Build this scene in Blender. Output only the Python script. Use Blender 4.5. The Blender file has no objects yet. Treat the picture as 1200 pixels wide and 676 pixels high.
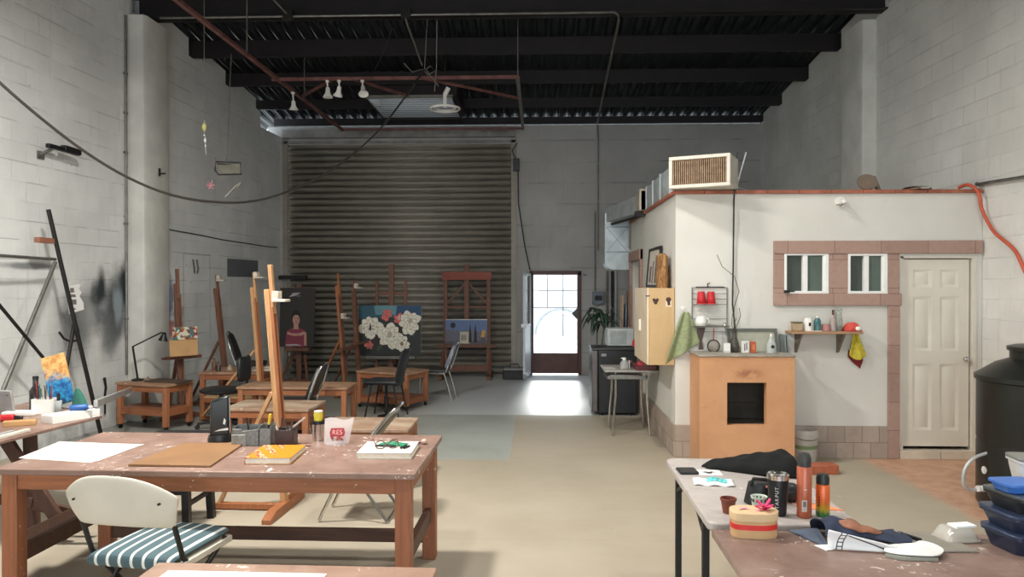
import bpy, bmesh, math, random
from mathutils import Vector, Matrix
random.seed(7)
PI = math.pi
SC = bpy.context.scene
COL = SC.collection
V = Vector

# ------------------------------------------------------------------ colours / materials
def lin(c):
    return tuple(((x/12.92) if x <= .04045 else ((x+.055)/1.055)**2.4) for x in [v/255. for v in c])

class NT:
    def __init__(s, name):
        s.m = bpy.data.materials.new(name); s.m.use_nodes = True
        s.t = s.m.node_tree; s.t.nodes.clear()
        s.out = s.n('ShaderNodeOutputMaterial')
    def n(s, ty, **k):
        nd = s.t.nodes.new(ty)
        for a, b in k.items():
            setattr(nd, a, b)
        return nd
    def l(s, a, b): s.t.links.new(a, b)
    def set(s, sock, v):
        if isinstance(v, bpy.types.NodeSocket): s.l(v, sock)
        else:
            if sock.type == 'RGBA' and len(v) == 3: v = (*v, 1)
            sock.default_value = v
    def math(s, op, a, b=0.0, c=None, clamp=False):
        nd = s.n('ShaderNodeMath', operation=op); nd.use_clamp = clamp
        s.set(nd.inputs[0], a); s.set(nd.inputs[1], b)
        if c is not None: s.set(nd.inputs[2], c)
        return nd.outputs[0]
    def mix(s, f, a, b, mode='MIX'):
        nd = s.n('ShaderNodeMix', data_type='RGBA', blend_type=mode)
        s.set(nd.inputs[0], f); s.set(nd.inputs[6], a); s.set(nd.inputs[7], b)
        return nd.outputs[2]
    def coord(s): return s.n('ShaderNodeTexCoord').outputs['Object']
    def xyz(s, v):
        nd = s.n('ShaderNodeSeparateXYZ'); s.l(v, nd.inputs[0]); return nd.outputs
    def comb(s, x, y, z):
        nd = s.n('ShaderNodeCombineXYZ')
        for i, a in enumerate((x, y, z)): s.set(nd.inputs[i], a)
        return nd.outputs[0]
    def noise(s, v, scale, detail=4, rough=.55, dist=0):
        nd = s.n('ShaderNodeTexNoise'); s.l(v, nd.inputs['Vector'])
        nd.inputs['Scale'].default_value = scale; nd.inputs['Detail'].default_value = detail
        nd.inputs['Roughness'].default_value = rough; nd.inputs['Distortion'].default_value = dist
        return nd.outputs['Fac']
    def ramp(s, f, lo, hi):
        nd = s.n('ShaderNodeMapRange', interpolation_type='SMOOTHSTEP'); s.set(nd.inputs[0], f)
        nd.inputs[1].default_value = lo; nd.inputs[2].default_value = hi
        return nd.outputs[0]
    def scale(s, v, sc):
        nd = s.n('ShaderNodeVectorMath', operation='MULTIPLY'); s.l(v, nd.inputs[0]); nd.inputs[1].default_value = sc
        return nd.outputs[0]
    def bsdf(s, col, rough=.5, metal=0., bump=None, bstr=.2, bdist=.01, spec=None, **kw):
        b = s.n('ShaderNodeBsdfPrincipled')
        s.set(b.inputs['Base Color'], col); s.set(b.inputs['Roughness'], rough); s.set(b.inputs['Metallic'], metal)
        if spec is not None: b.inputs['Specular IOR Level'].default_value = spec
        for k, v in kw.items(): s.set(b.inputs[k.replace('_', ' ')], v)
        if bump is not None:
            bn = s.n('ShaderNodeBump'); s.l(bump, bn.inputs['Height'])
            bn.inputs['Strength'].default_value = bstr; bn.inputs['Distance'].default_value = bdist
            s.l(bn.outputs[0], b.inputs['Normal'])
        s.l(b.outputs[0], s.out.inputs[0]); s.b = b
        return s.m

_cache = {}
def plain(name, rgb, rough=.5, metal=0., var=.12, sc=9., spec=None, bstr=.0):
    if name in _cache: return _cache[name]
    t = NT(name); c = t.coord(); nz = t.noise(c, sc, 4)
    a = lin(rgb); lo = tuple(x*(1-var) for x in a); hi = tuple(min(1, x*(1+var)) for x in a)
    col = t.mix(t.ramp(nz, .3, .7), lo, hi)
    m = t.bsdf(col, rough, metal, bump=nz if bstr else None, bstr=bstr, spec=spec)
    _cache[name] = m; return m

def wood(name, rgb, dark=.62, rough=.5, ax='z', sc=1., fleck=0.):
    if name in _cache: return _cache[name]
    t = NT(name); c = t.coord()
    st = {'x': (2, 26, 26), 'y': (26, 2, 26), 'z': (26, 26, 2)}[ax]
    g = t.noise(t.scale(c, tuple(q*sc for q in st)), 1.3, 5, .6, .8)
    blot = t.noise(c, 3.2, 3)
    a = lin(rgb)
    col = t.mix(t.ramp(g, .3, .72), tuple(x*dark for x in a), a)
    col = t.mix(t.math('MULTIPLY', t.ramp(blot, .45, .8), .35), col, tuple(x*.6 for x in a))
    if fleck:
        f = t.ramp(t.noise(c, 34, 3, .5), .72-fleck, .76-fleck)
        col = t.mix(f, col, lin((214, 200, 186)))
    m = t.bsdf(col, rough, bump=g, bstr=.12, bdist=.004)
    _cache[name] = m; return m

def painted_top(name, rgb, rgb2, white=.5, rough=.42):
    """a work surface worn by paint: blotches, rubbed patches, white drips and scratches"""
    if name in _cache: return _cache[name]
    t = NT(name); c = t.coord()
    b1 = t.noise(c, 2.6, 6, .62, .4); b2 = t.noise(t.scale(c, (1, 1, 1)), 9, 5, .65, .6)
    col = t.mix(t.ramp(b1, .35, .68), lin(rgb), lin(rgb2))
    col = t.mix(t.math('MULTIPLY', t.ramp(b2, .5, .75), .45), col, tuple(x*.62 for x in lin(rgb)))
    fl = t.ramp(t.noise(c, 22, 4, .6, 1.2), .665-.06*white, .685-.06*white)
    mask = t.ramp(t.noise(c, 3.1, 2), .44, .60)
    col = t.mix(t.math('MULTIPLY', fl, mask), col, lin((222, 214, 205)))
    scr = t.ramp(t.noise(t.scale(c, (5, 60, 10)), 1.2, 2, .5, 1.6), .70, .73)
    col = t.mix(t.math('MULTIPLY', scr, .3), col, lin((215, 205, 195)))
    m = t.bsdf(col, t.math('ADD', t.math('MULTIPLY', b2, .3), rough-.15), bump=b2, bstr=.1, bdist=.003)
    _cache[name] = m; return m

def glass(name, rgb=(235, 242, 240), rough=.03, alpha=.25):
    """clear thin film: see-through with a sheen"""
    if name in _cache: return _cache[name]
    t = NT(name)
    tr = t.n('ShaderNodeBsdfTransparent'); t.set(tr.inputs[0], lin(rgb))
    gl = t.n('ShaderNodeBsdfPrincipled'); t.set(gl.inputs['Base Color'], lin(rgb)); gl.inputs['Roughness'].default_value = rough
    mx = t.n('ShaderNodeMixShader'); mx.inputs[0].default_value = alpha
    t.l(tr.outputs[0], mx.inputs[1]); t.l(gl.outputs[0], mx.inputs[2]); t.l(mx.outputs[0], t.out.inputs[0])
    _cache[name] = t.m; return t.m

def emit(name, rgb, st):
    if name in _cache: return _cache[name]
    t = NT(name); e = t.n('ShaderNodeEmission'); t.set(e.inputs[0], lin(rgb)); e.inputs[1].default_value = st
    t.l(e.outputs[0], t.out.inputs[0]); _cache[name] = t.m; return t.m

# ------------------------------------------------------------------ mesh collector
class MB:
    def __init__(s): s.bm = bmesh.new(); s.mi = 0
    def _f(s, vs, smooth=True):
        try:
            f = s.bm.faces.new(vs); f.material_index = s.mi; f.smooth = smooth
        except ValueError: pass
    def pts(s, ps): return [s.bm.verts.new(V(p)) for p in ps]
    def hexa(s, p):
        v = s.pts(p)
        for q in ((3, 2, 1, 0), (4, 5, 6, 7), (0, 1, 5, 4), (1, 2, 6, 5), (2, 3, 7, 6), (3, 0, 4, 7)):
            s._f([v[i] for i in q])
        return s
    def box(s, x0, x1, y0, y1, z0, z1):
        return s.hexa([(x0, y0, z0), (x1, y0, z0), (x1, y1, z0), (x0, y1, z0), (x0, y0, z1), (x1, y0, z1), (x1, y1, z1), (x0, y1, z1)])
    def cbox(s, c, sz, M=None):
        M = M or Matrix.Identity(3); h = [q/2 for q in sz]; c = V(c)
        P = [(-1, -1, -1), (1, -1, -1), (1, 1, -1), (-1, 1, -1), (-1, -1, 1), (1, -1, 1), (1, 1, 1), (-1, 1, 1)]
        return s.hexa([c + M @ V((a*h[0], b*h[1], d*h[2])) for a, b, d in P])
    def bar(s, p, q, w, h, up=(0, 0, 1)):
        p, q = V(p), V(q); d = (q-p).normalized(); u = V(up)
        if abs(d.dot(u)) > .98: u = V((1, 0, 0)) if abs(d.x) < .9 else V((0, 1, 0))
        r = d.cross(u).normalized(); u = r.cross(d)
        r *= w/2; u *= h/2
        return s.hexa([p-r-u, p+r-u, p+r+u, p-r+u, q-r-u, q+r-u, q+r+u, q-r+u])
    def tube(s, ps, r, n=8, closed=False, r1=None):
        ps = [V(p) for p in ps]; rings = []; N = len(ps); prev = None
        for i, p in enumerate(ps):
            a = ps[(i-1) % N] if (closed or i) else p; b = ps[(i+1) % N] if (closed or i < N-1) else p
            d = (b-a).normalized()
            if prev is None:
                u = V((0, 0, 1)) if abs(d.z) < .9 else V((1, 0, 0))
                u = (u - d*u.dot(d)).normalized()
            else:
                u = prev - d*prev.dot(d); u = u.normalized() if u.length > 1e-6 else V((0, 0, 1))
            prev = u; w = d.cross(u)
            rr = r if r1 is None else r + (r1-r)*i/max(1, N-1)
            rings.append(s.pts([p + (u*math.cos(2*PI*k/n) + w*math.sin(2*PI*k/n))*rr for k in range(n)]))
        for i in range(N if closed else N-1):
            A, B = rings[i], rings[(i+1) % N]
            for k in range(n): s._f([A[k], A[(k+1) % n], B[(k+1) % n], B[k]])
        if not closed:
            s._f(rings[0][::-1]); s._f(rings[-1])
        return s
    def lathe(s, prof, c=(0, 0, 0), n=24, M=None, sx=1, sy=1):
        M = M or Matrix.Identity(3); c = V(c); rings = []
        for r, z in prof:
            if r < 1e-5: rings.append(s.pts([c + M @ V((0, 0, z))]))
            else: rings.append(s.pts([c + M @ V((r*sx*math.cos(2*PI*k/n), r*sy*math.sin(2*PI*k/n), z)) for k in range(n)]))
        for A, B in zip(rings, rings[1:]):
            for k in range(n):
                a0, a1 = A[k % len(A)], A[(k+1) % len(A)]; b0, b1 = B[k % len(B)], B[(k+1) % len(B)]
                if len(A) == 1 and len(B) == 1: continue
                if len(A) == 1: s._f([a0, b1, b0])
                elif len(B) == 1: s._f([a0, a1, b0])
                else: s._f([a0, a1, b1, b0])
        return s
    def cyl(s, p, q, r, n=16, r1=None):
        p, q = V(p), V(q); d = q-p; M = d.to_track_quat('Z', 'Y').to_matrix()
        r1 = r if r1 is None else r1
        return s.lathe([(0, 0), (r, 0), (r1, d.length), (0, d.length)], p, n, M)
    def prism(s, poly, dvec):
        d = V(dvec); a = s.pts(poly); b = s.pts([V(p)+d for p in poly]); n = len(a)
        s._f(a[::-1], False); s._f(b, False)
        for i in range(n): s._f([a[i], a[(i+1) % n], b[(i+1) % n], b[i]], False)
        return s
    def poly(s, ps): s._f(s.pts(ps), False); return s
    def grid(s, nu, nv, fn, thick=0.):
        vs = [[None]*(nv+1) for _ in range(nu+1)]
        for i in range(nu+1):
            for j in range(nv+1): vs[i][j] = s.bm.verts.new(V(fn(i/nu, j/nv)))
        for i in range(nu):
            for j in range(nv): s._f([vs[i][j], vs[i+1][j], vs[i+1][j+1], vs[i][j+1]])
        return s
    def ball(s, c, r, n=12, sx=1, sy=1, sz=1):
        pr = [(r*math.sin(PI*i/8), -r*sz*math.cos(PI*i/8)) for i in range(9)]
        return s.lathe(pr, c, n, None, sx, sy)
    def build(s, name, mat, parent=None, bevel=0, label=None, solid=0, sub=0, kind=None, sharp=.7, seg=2):
        bm = s.bm
        bmesh.ops.recalc_face_normals(bm, faces=bm.faces[:])
        me = bpy.data.meshes.new(name); bm.to_mesh(me); bm.free()
        for m in (mat if isinstance(mat, (list, tuple)) else [mat]): me.materials.append(m)
        me.set_sharp_from_angle(angle=sharp)
        o = bpy.data.objects.new(name, me); COL.objects.link(o)
        if parent: o.parent = parent
        if solid:
            md = o.modifiers.new('t', 'SOLIDIFY'); md.thickness = solid; md.offset = 0
        if sub:
            md = o.modifiers.new('s', 'SUBSURF'); md.levels = sub; md.render_levels = sub
        if bevel:
            md = o.modifiers.new('b', 'BEVEL'); md.width = bevel; md.segments = seg; md.limit_method = 'ANGLE'; md.angle_limit = .6
        if label: o['label'] = label
        if kind: o['kind'] = kind
        return o

def tag(o, label, cat, group=None, loc=None, rz=None):
    o['label'] = label; o['category'] = cat
    if group: o['group'] = group
    if loc is not None: o.location = loc
    if rz is not None: o.rotation_euler = (0, 0, math.radians(rz))
    return o
def thing(name, label, cat, loc=(0, 0, 0), rz=0, group=None):
    o = bpy.data.objects.new(name, None); COL.objects.link(o); o.empty_display_size = .05
    return tag(o, label, cat, group, loc, rz)
def struct(o): o['kind'] = 'structure'; return o
def dup(root, label, loc, rz, group=None):
    r = root.copy(); COL.objects.link(r); tag(r, label, root['category'], group, loc, rz)
    for ch in list(root.children):
        c = ch.copy(); COL.objects.link(c); c.parent = r
        for g in list(ch.children):
            d = g.copy(); COL.objects.link(d); d.parent = c
    return r
def text(body, size, mat, parent, loc, rot, name='lettering', ext=.0006):
    cu = bpy.data.curves.new('t', 'FONT'); cu.body = body; cu.size = size; cu.extrude = ext
    cu.align_x = 'CENTER'; cu.align_y = 'CENTER'
    tmp = bpy.data.objects.new('t', cu); COL.objects.link(tmp)
    dg = bpy.context.evaluated_depsgraph_get()
    me = bpy.data.meshes.new_from_object(tmp.evaluated_get(dg))
    bpy.data.objects.remove(tmp); bpy.data.curves.remove(cu)
    me.materials.clear(); me.materials.append(mat)
    o = bpy.data.objects.new(name, me); COL.objects.link(o); o.parent = parent
    o.location = loc; o.rotation_euler = rot
    return o
def rotz(a): return Matrix.Rotation(math.radians(a), 3, 'Z')
def rot(a, ax): return Matrix.Rotation(math.radians(a), 3, ax)
def catenary(p, q, sag, n=28):
    p, q = V(p), V(q)
    return [p.lerp(q, i/n) - V((0, 0, sag*4*(i/n)*(1-i/n))) for i in range(n+1)]
def arc(c, r, a0, a1, n, f): return [f(c[0]+r*math.cos(math.radians(a0+(a1-a0)*i/n)), c[1]+r*math.sin(math.radians(a0+(a1-a0)*i/n))) for i in range(n+1)]

# ------------------------------------------------------------------ room measurements
LW = lambda y: -5.05 - .038*(14.5-y)       # inner face of the left wall
RW = lambda y: 4.22 + .03*(14.5-y)         # inner face of the right wall
BY = 14.5                                  # inner face of the back wall
DECK = lambda y: 5.46 - .125*(y-10.5)      # roof deck underside
TOPW = lambda y: 5.13 - .09*(y-11)         # wall head, where the purlins bear

# ------------------------------------------------------------------ shared materials
def block_wall(name, ax, rgb, extra=None, line=.45, bw=.40, bh=.20, bmp=.45):
    t = NT(name); c = t.coord(); x, y, z = t.xyz(c)
    u = y if ax == 'y' else x
    uv = t.comb(u, z, 0.)
    wob = t.noise(c, 3., 3)
    nz = t.noise(c, 1.1, 5, .6); nf = t.noise(c, 24, 4, .6)
    br = t.n('ShaderNodeTexBrick'); t.l(uv, br.inputs['Vector'])
    br.inputs['Scale'].default_value = 1.; br.inputs['Mortar Size'].default_value = .006; br.inputs['Mortar Smooth'].default_value = .4
    br.inputs['Brick Width'].default_value = bw; br.inputs['Row Height'].default_value = bh
    br.inputs['Color1'].default_value = (1, 1, 1, 1); br.inputs['Color2'].default_value = (.93, .93, .93, 1); br.inputs['Mortar'].default_value = (1, 1, 1, 1)
    a = lin(rgb)
    col = t.mix(t.ramp(nz, .3, .75), tuple(q*.86 for q in a), tuple(q*1.05 for q in a))
    col = t.mix(.8, col, br.outputs['Color'], 'MULTIPLY')
    # broken mortar lines that show only in places
    zc = t.math('FRACT', t.math('DIVIDE', z, bh))
    hz = t.math('SUBTRACT', 1., t.ramp(t.math('ABSOLUTE', t.math('SUBTRACT', zc, t.math('MULTIPLY', wob, .06))), .0, .05))
    lm = t.ramp(t.noise(t.scale(c, (1.1, 1.1, 5.)), 1.3, 3), .50, .60)
    col = t.mix(t.math('MULTIPLY', t.math('MULTIPLY', hz, lm), line), col, tuple(q*.22 for q in a))
    lm2 = t.ramp(t.noise(c, 1.9, 3), .45, .6)
    col = t.mix(t.math('MULTIPLY', t.math('MULTIPLY', br.outputs['Fac'], lm2), .22), col, tuple(q*.35 for q in a))
    # scuffs and drips
    dr = t.ramp(t.noise(t.scale(c, (7, 7, .8)), 1.2, 4, .6), .58, .8)
    col = t.mix(t.math('MULTIPLY', dr, .22), col, lin((120, 116, 104)))
    sp = t.ramp(t.noise(c, 7.5, 2, .4), .775, .80)
    col = t.mix(t.math('MULTIPLY', sp, .6), col, lin((70, 66, 60)))
    low = t.math('MULTIPLY', t.math('SUBTRACT', 1., t.ramp(z, .0, .55)), t.ramp(t.noise(c, 3.5, 4, .6), .35, .7))
    col = t.mix(t.math('MULTIPLY', low, .5), col, lin((110, 104, 92)))
    if extra: col = extra(t, col, c, x, y, z)
    hgt = t.math('SUBTRACT', t.math('MULTIPLY', nf, .35), t.math('MULTIPLY', br.outputs['Fac'], .8))
    return t.bsdf(col, .72, bump=hgt, bstr=bmp, bdist=.015, spec=.3)

def blob(t, a, b, ca, cb, ra, rb, lo=1.0, hi=.35, nz=None, k=.6):
    da = t.math('DIVIDE', t.math('SUBTRACT', a, ca), ra); db = t.math('DIVIDE', t.math('SUBTRACT', b, cb), rb)
    d = t.math('SQRT', t.math('ADD', t.math('MULTIPLY', da, da), t.math('MULTIPLY', db, db)))
    if nz is not None: d = t.math('ADD', d, t.math('MULTIPLY', t.math('SUBTRACT', nz, .5), k))
    return t.ramp(d, lo, hi)

def left_paint(t, col, c, x, y, z):
    n1 = t.noise(c, 3.2, 4, .6); n2 = t.noise(t.scale(c, (4, 4, 1.5)), 2, 4)
    grey = lin((50, 57, 61))
    for (cy, cz, ry, rz, k) in ((9.12, 1.46, .42, .52, .50), (8.85, 1.72, .12, .26, .75), (9.30, 1.72, .11, .36, .80), (9.15, 1.55, .2, .3, .45),
                                (9.42, 1.30, .075, .2, 1.), (9.02, 1.2, .28, .42, .4), (8.5, 1.38, .36, .44, .38), (8.32, 1.22, .3, .5, .30), (8.75, 1.62, .13, .22, .55),
                                (7.65, 1.94, .5, .045, .5), (8.0, 3.07, .26, .035, .0)):
        if k: col = t.mix(t.math('MULTIPLY', blob(t, y, z, cy, cz, ry*1.1, rz*1.1, 1.1, .35, n1, .8), min(1, k*1.4)), col, grey if k < 1 else lin((26, 28, 30)))
    col = t.mix(t.math('MULTIPLY', blob(t, y, z, 9.18, 1.5, .14, .34, 1., .3, n2, .9), .55), col, lin((176, 190, 198)))
    # brush-wiping marks beside the pillar
    for (cy, cz, ry, rz, rgb) in ((10.42, 1.55, .11, .33, (40, 84, 140)), (10.33, 1.35, .12, .3, (120, 96, 150)), (10.62, 1.3, .16, .3, (150, 130, 150)), (10.45, 1.12, .12, .16, (190, 90, 80))):
        col = t.mix(t.math('MULTIPLY', blob(t, y, z, cy, cz, ry, rz, 1.05, .5, t.noise(c, 9, 4, .7), 1.5), .7), col, lin(rgb))
    # a patched rectangle outlined by its joint, and a grey painted panel
    def rect(a0, a1, b0, b1, e=.012):
        return t.math('MULTIPLY', t.math('MULTIPLY', t.ramp(y, a0-e, a0), t.math('SUBTRACT', 1., t.ramp(y, a1, a1+e))),
                      t.math('MULTIPLY', t.ramp(z, b0-e, b0), t.math('SUBTRACT', 1., t.ramp(z, b1, b1+e))))
    edge = t.math('SUBTRACT', rect(10.78, 11.60, .9, 2.20), rect(10.80, 11.585, .9, 2.185))
    col = t.mix(t.math('MULTIPLY', edge, .5), col, lin((90, 90, 86)))
    return t.mix(rect(12.2, 13.42, 1.88, 2.17), col, lin((112, 116, 118)))

M_wl = block_wall('white_block_left', 'y', (232, 233, 230), left_paint)
M_wr = block_wall('white_block_right', 'y', (230, 229, 223), None, .16, bmp=.5)
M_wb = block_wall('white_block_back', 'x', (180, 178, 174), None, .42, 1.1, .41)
M_pl = plain('pillar_plaster', (206, 205, 198), .7, var=.1, sc=2.4, bstr=.06)

def stucco():
    t = NT('cream_plaster'); c = t.coord(); x, y, z = t.xyz(c)
    n = t.noise(c, 1.3, 4); f = t.noise(c, 60, 3)
    col = t.mix(t.ramp(n, .3, .75), lin((208, 206, 197)), lin((218, 216, 208)))
    dirt = t.ramp(t.noise(c, 5, 4, .65), .62, .82)
    col = t.mix(t.math('MULTIPLY', dirt, .25), col, lin((170, 160, 140)))
    return t.bsdf(col, .75, bump=f, bstr=.12, bdist=.004, spec=.25)
M_cream = stucco()

def stone():
    t = NT('pink_quarry_stone'); c = t.coord(); x, y, z = t.xyz(c)
    uv = t.comb(t.math('ADD', x, y), z, 0.)
    br = t.n('ShaderNodeTexBrick'); t.l(uv, br.inputs['Vector']); br.offset = .37
    br.inputs['Scale'].default_value = 1.; br.inputs['Mortar Size'].default_value = .004
    br.inputs['Brick Width'].default_value = .46; br.inputs['Row Height'].default_value = .285
    br.inputs['Color1'].default_value = (*lin((158, 130, 118)), 1); br.inputs['Color2'].default_value = (*lin((176, 147, 133)), 1); br.inputs['Mortar'].default_value = (*lin((132, 108, 98)), 1)
    n = t.noise(c, 14, 5, .7); g = t.noise(c, 90, 2)
    col = t.mix(t.math('MULTIPLY', t.ramp(n, .45, .75), .4), br.outputs['Color'], lin((142, 114, 102)))
    col = t.mix(t.math('MULTIPLY', t.ramp(g, .62, .72), .25), col, lin((222, 200, 186)))
    return t.bsdf(col, .8, bump=g, bstr=.2, bdist=.004, spec=.2)
M_stone = stone()

def skirt_tile():
    t = NT('skirting_stone'); c = t.coord(); x, y, z = t.xyz(c)
    uv = t.comb(t.math('ADD', x, y), t.math('ADD', z, .02), 0.)
    br = t.n('ShaderNodeTexBrick'); t.l(uv, br.inputs['Vector']); br.offset = .5
    br.inputs['Scale'].default_value = 1.; br.inputs['Mortar Size'].default_value = .003
    br.inputs['Brick Width'].default_value = .17; br.inputs['Row Height'].default_value = .18
    br.inputs['Color1'].default_value = (*lin((162, 148, 136)), 1); br.inputs['Color2'].default_value = (*lin((176, 160, 147)), 1); br.inputs['Mortar'].default_value = (*lin((120, 106, 94)), 1)
    n = t.noise(c, 12, 5, .7)
    col = t.mix(t.math('MULTIPLY', t.ramp(n, .45, .75), .35), br.outputs['Color'], lin((150, 128, 112)))
    return t.bsdf(col, .78, bump=n, bstr=.15, bdist=.004, spec=.25)
M_skirt = skirt_tile()

def floor_mat():
    t = NT('painted_concrete_floor'); c = t.coord(); x, y, z = t.xyz(c)
    n = t.noise(c, .8, 5, .62); f = t.noise(c, 7, 5, .65); w = t.noise(c, 2.2, 3)
    wob = t.math('MULTIPLY', t.math('SUBTRACT', w, .5), .05)
    beige = t.mix(t.ramp(n, .3, .72), lin((163, 152, 133)), lin((175, 165, 147)))
    worn = t.ramp(t.noise(c, 1.7, 5, .7), .52, .74)
    beige = t.mix(t.math('MULTIPLY', worn, .35), beige, lin((172, 160, 138)))
    grey = t.mix(t.ramp(n, .35, .7), lin((156, 159, 152)), lin((172, 176, 169)))
    # left studio floor is unpainted grey; the entrance bay too
    gx = t.math('SUBTRACT', 1., t.ramp(t.math('ADD', x, wob), -.315, -.295))
    gy = t.ramp(t.math('ADD', y, wob), 7.45, 7.47)
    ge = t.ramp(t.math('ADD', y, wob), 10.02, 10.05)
    gm = t.math('MAXIMUM', t.math('MULTIPLY', gx, gy), ge)
    far = t.ramp(y, 9.9, 10.2)
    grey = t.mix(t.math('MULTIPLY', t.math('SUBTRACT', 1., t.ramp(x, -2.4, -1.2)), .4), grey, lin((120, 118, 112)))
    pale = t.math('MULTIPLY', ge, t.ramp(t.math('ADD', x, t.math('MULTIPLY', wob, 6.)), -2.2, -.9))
    grey = t.mix(t.math('MULTIPLY', pale, .8), grey, lin((212, 216, 218)))  # daylight from the door, painted in as a paler entrance floor
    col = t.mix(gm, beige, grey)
    tx = t.ramp(t.math('ADD', x, t.math('MULTIPLY', wob, 3.)), 3.16, 3.34)
    tm = t.math('MULTIPLY', tx, t.math('SUBTRACT', 1., t.ramp(y, 7.6, 7.7)))
    terra = t.mix(t.ramp(f, .3, .7), lin((180, 138, 112)), lin((202, 162, 134)))
    col = t.mix(tm, col, terra)
    # joints between the painted boards / slabs
    jn = t.math('SUBTRACT', 1., t.ramp(t.math('ABSOLUTE', t.math('SUBTRACT', t.math('FRACT', t.math('DIVIDE', t.math('ADD', y, .35), 1.22)), .5)), .0, .006))
    jm = t.ramp(t.noise(c, 1.4, 2), .42, .56)
    col = t.mix(t.math('MULTIPLY', t.math('MULTIPLY', jn, jm), .28), col, lin((120, 106, 84)))
    st = t.ramp(t.noise(c, 4.5, 6, .75, .4), .66, .78)
    col = t.mix(t.math('MULTIPLY', t.math('MULTIPLY', st, .35), t.math('SUBTRACT', 1., t.math('MULTIPLY', gm, .85))), col, lin((128, 114, 92)))
    sp = t.ramp(t.noise(c, 16, 3, .5), .74, .77)
    col = t.mix(t.math('MULTIPLY', sp, .35), col, lin((225, 218, 200)))
    ro = t.math('ADD', t.math('MULTIPLY', t.math('MULTIPLY', f, .2), t.math('SUBTRACT', 1., gm)), t.math('SUBTRACT', .5, t.math('ADD', t.math('MULTIPLY', gm, .06), t.math('MULTIPLY', ge, .14))))
    return t.bsdf(col, ro, bump=f, bstr=.02, bdist=.004, spec=.45)
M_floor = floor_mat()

M_deck = plain('dark_roof_sheet', (28, 33, 37), .6, .2, .2, 3)
M_beam = plain('oxide_painted_steel', (27, 21, 22), .6, .1, .25, 4)
M_rust = plain('red_oxide_rail', (112, 72, 66), .6, .1, .3, 9)
M_gsteel = plain('grey_steel', (120, 118, 112), .45, .6, .2, 12)
M_galv = plain('galvanised_sheet', (178, 186, 188), .42, .3, .14, 6)
M_chrome = plain('chrome', (205, 205, 202), .18, 1., .05, 6)
M_alu = plain('brushed_aluminium', (182, 184, 182), .42, .3, .08, 9)
M_black = plain('black_plastic', (22, 23, 24), .42, 0, .2, 8)
M_blackm = plain('black_matte_metal', (30, 28, 27), .5, .2, .2, 9)
M_vinyl = plain('black_vinyl', (30, 32, 34), .45, 0, .2, 14, bstr=.05)
M_white = plain('white_plastic', (232, 230, 224), .4, 0, .04, 6)
M_offw = plain('warm_white_enamel', (206, 200, 186), .45, 0, .05, 5)
M_paper = plain('white_paper', (244, 243, 240), .8, 0, .03, 5)
M_easel = wood('pale_easel_wood', (206, 156, 108), .68, .5, 'z')
M_easel2 = wood('orange_easel_wood', (170, 106, 66), .66, .5, 'z')
M_red = wood('red_brown_easel_wood', (124, 82, 62), .6, .6, 'z')
M_frame = wood('orange_brown_frame_wood', (160, 99, 66), .66, .5, 'z', fleck=.02)
M_framex = wood('orange_brown_rail_wood', (164, 102, 66), .66, .5, 'x', fleck=.02)
M_bench = wood('bench_leg_wood', (174, 112, 76), .7, .55, 'z')
M_dark = wood('dark_brown_wood', (92, 62, 46), .6, .6, 'x')
M_darkz = wood('dark_brown_post_wood', (88, 58, 44), .6, .6, 'z')
M_top = painted_top('mauve_worn_tabletop', (126, 99, 87), (148, 120, 107), .85)
M_top2 = painted_top('brown_worn_tabletop', (124, 100, 90), (148, 124, 112), .75)
M_top3 = painted_top('paint_spattered_board', (150, 120, 98), (184, 166, 144), 1.1, .55)
M_top4 = painted_top('peach_worn_board', (144, 110, 90), (166, 134, 114), .6, .55)
M_birch = wood('birch_board', (204, 170, 122), .92, .5, 'z', .5)
M_card = plain('brown_cardboard', (186, 146, 100), .8, 0, .08, 6)
M_terra = None
M_glass = glass('clear_glass')
M_redp = plain('red_plastic', (196, 36, 44), .4, 0, .08, 8)

# ================================================================== THE SETTING
def wall_side(f, sgn, open_end):
    pr = [(-4, 0), (14.7, 0), (14.7, 4.62), (13.55, 4.62), (13.54, TOPW(13.54))] if open_end else [(-4, 0), (14.7, 0), (14.7, TOPW(14.5))]
    bays = [(9.85, 10.95), (11.15, 12.15), (12.35, 13.35)] + ([] if open_end else [(13.55, 14.35)])
    for a, b in reversed(bays):
        pr += [(b, TOPW(b)), (b, DECK(b)-.01), (a, DECK(a)-.01), (a, TOPW(a))]
    pr += [(9.5, TOPW(9.5)), (9.5, DECK(9.5)-.01), (-4, DECK(-4)-.01)]
    m = MB()
    a = m.pts([(f(y), y, z) for y, z in pr]); b = m.pts([(f(y)+sgn*.18, y, z) for y, z in pr]); n = len(a)
    m._f(a, False); m._f(b[::-1], False)
    for i in range(n): m._f([a[i], a[(i+1) % n], b[(i+1) % n], b[i]], False)
    return m
struct(wall_side(LW, -1, True).build('wall_left', M_wl))
struct(wall_side(RW, 1, False).build('wall_right', M_wr))
m = MB(); m.box(-5.7, -5.42, -4, 13.5, 4.6, 6.6); struct(m.build('wall_leak_block_left', M_wl))  # added outer strips, both sides, keep sky light out of the purlin notches
m = MB(); m.box(4.86, 5.1, -4, 14.9, 4.4, 6.6); struct(m.build('wall_leak_block_right', M_wr))
SX0, SX1, SZ = -5.0, -.44, 4.58
DX0, DX1, DZ = -.16, .78, 1.98
m = MB()
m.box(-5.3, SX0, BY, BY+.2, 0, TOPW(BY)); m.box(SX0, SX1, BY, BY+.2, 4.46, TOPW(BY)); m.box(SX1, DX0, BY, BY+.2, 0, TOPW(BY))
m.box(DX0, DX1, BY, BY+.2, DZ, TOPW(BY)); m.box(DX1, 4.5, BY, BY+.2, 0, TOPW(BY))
struct(m.build('wall_back', M_wb))
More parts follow.
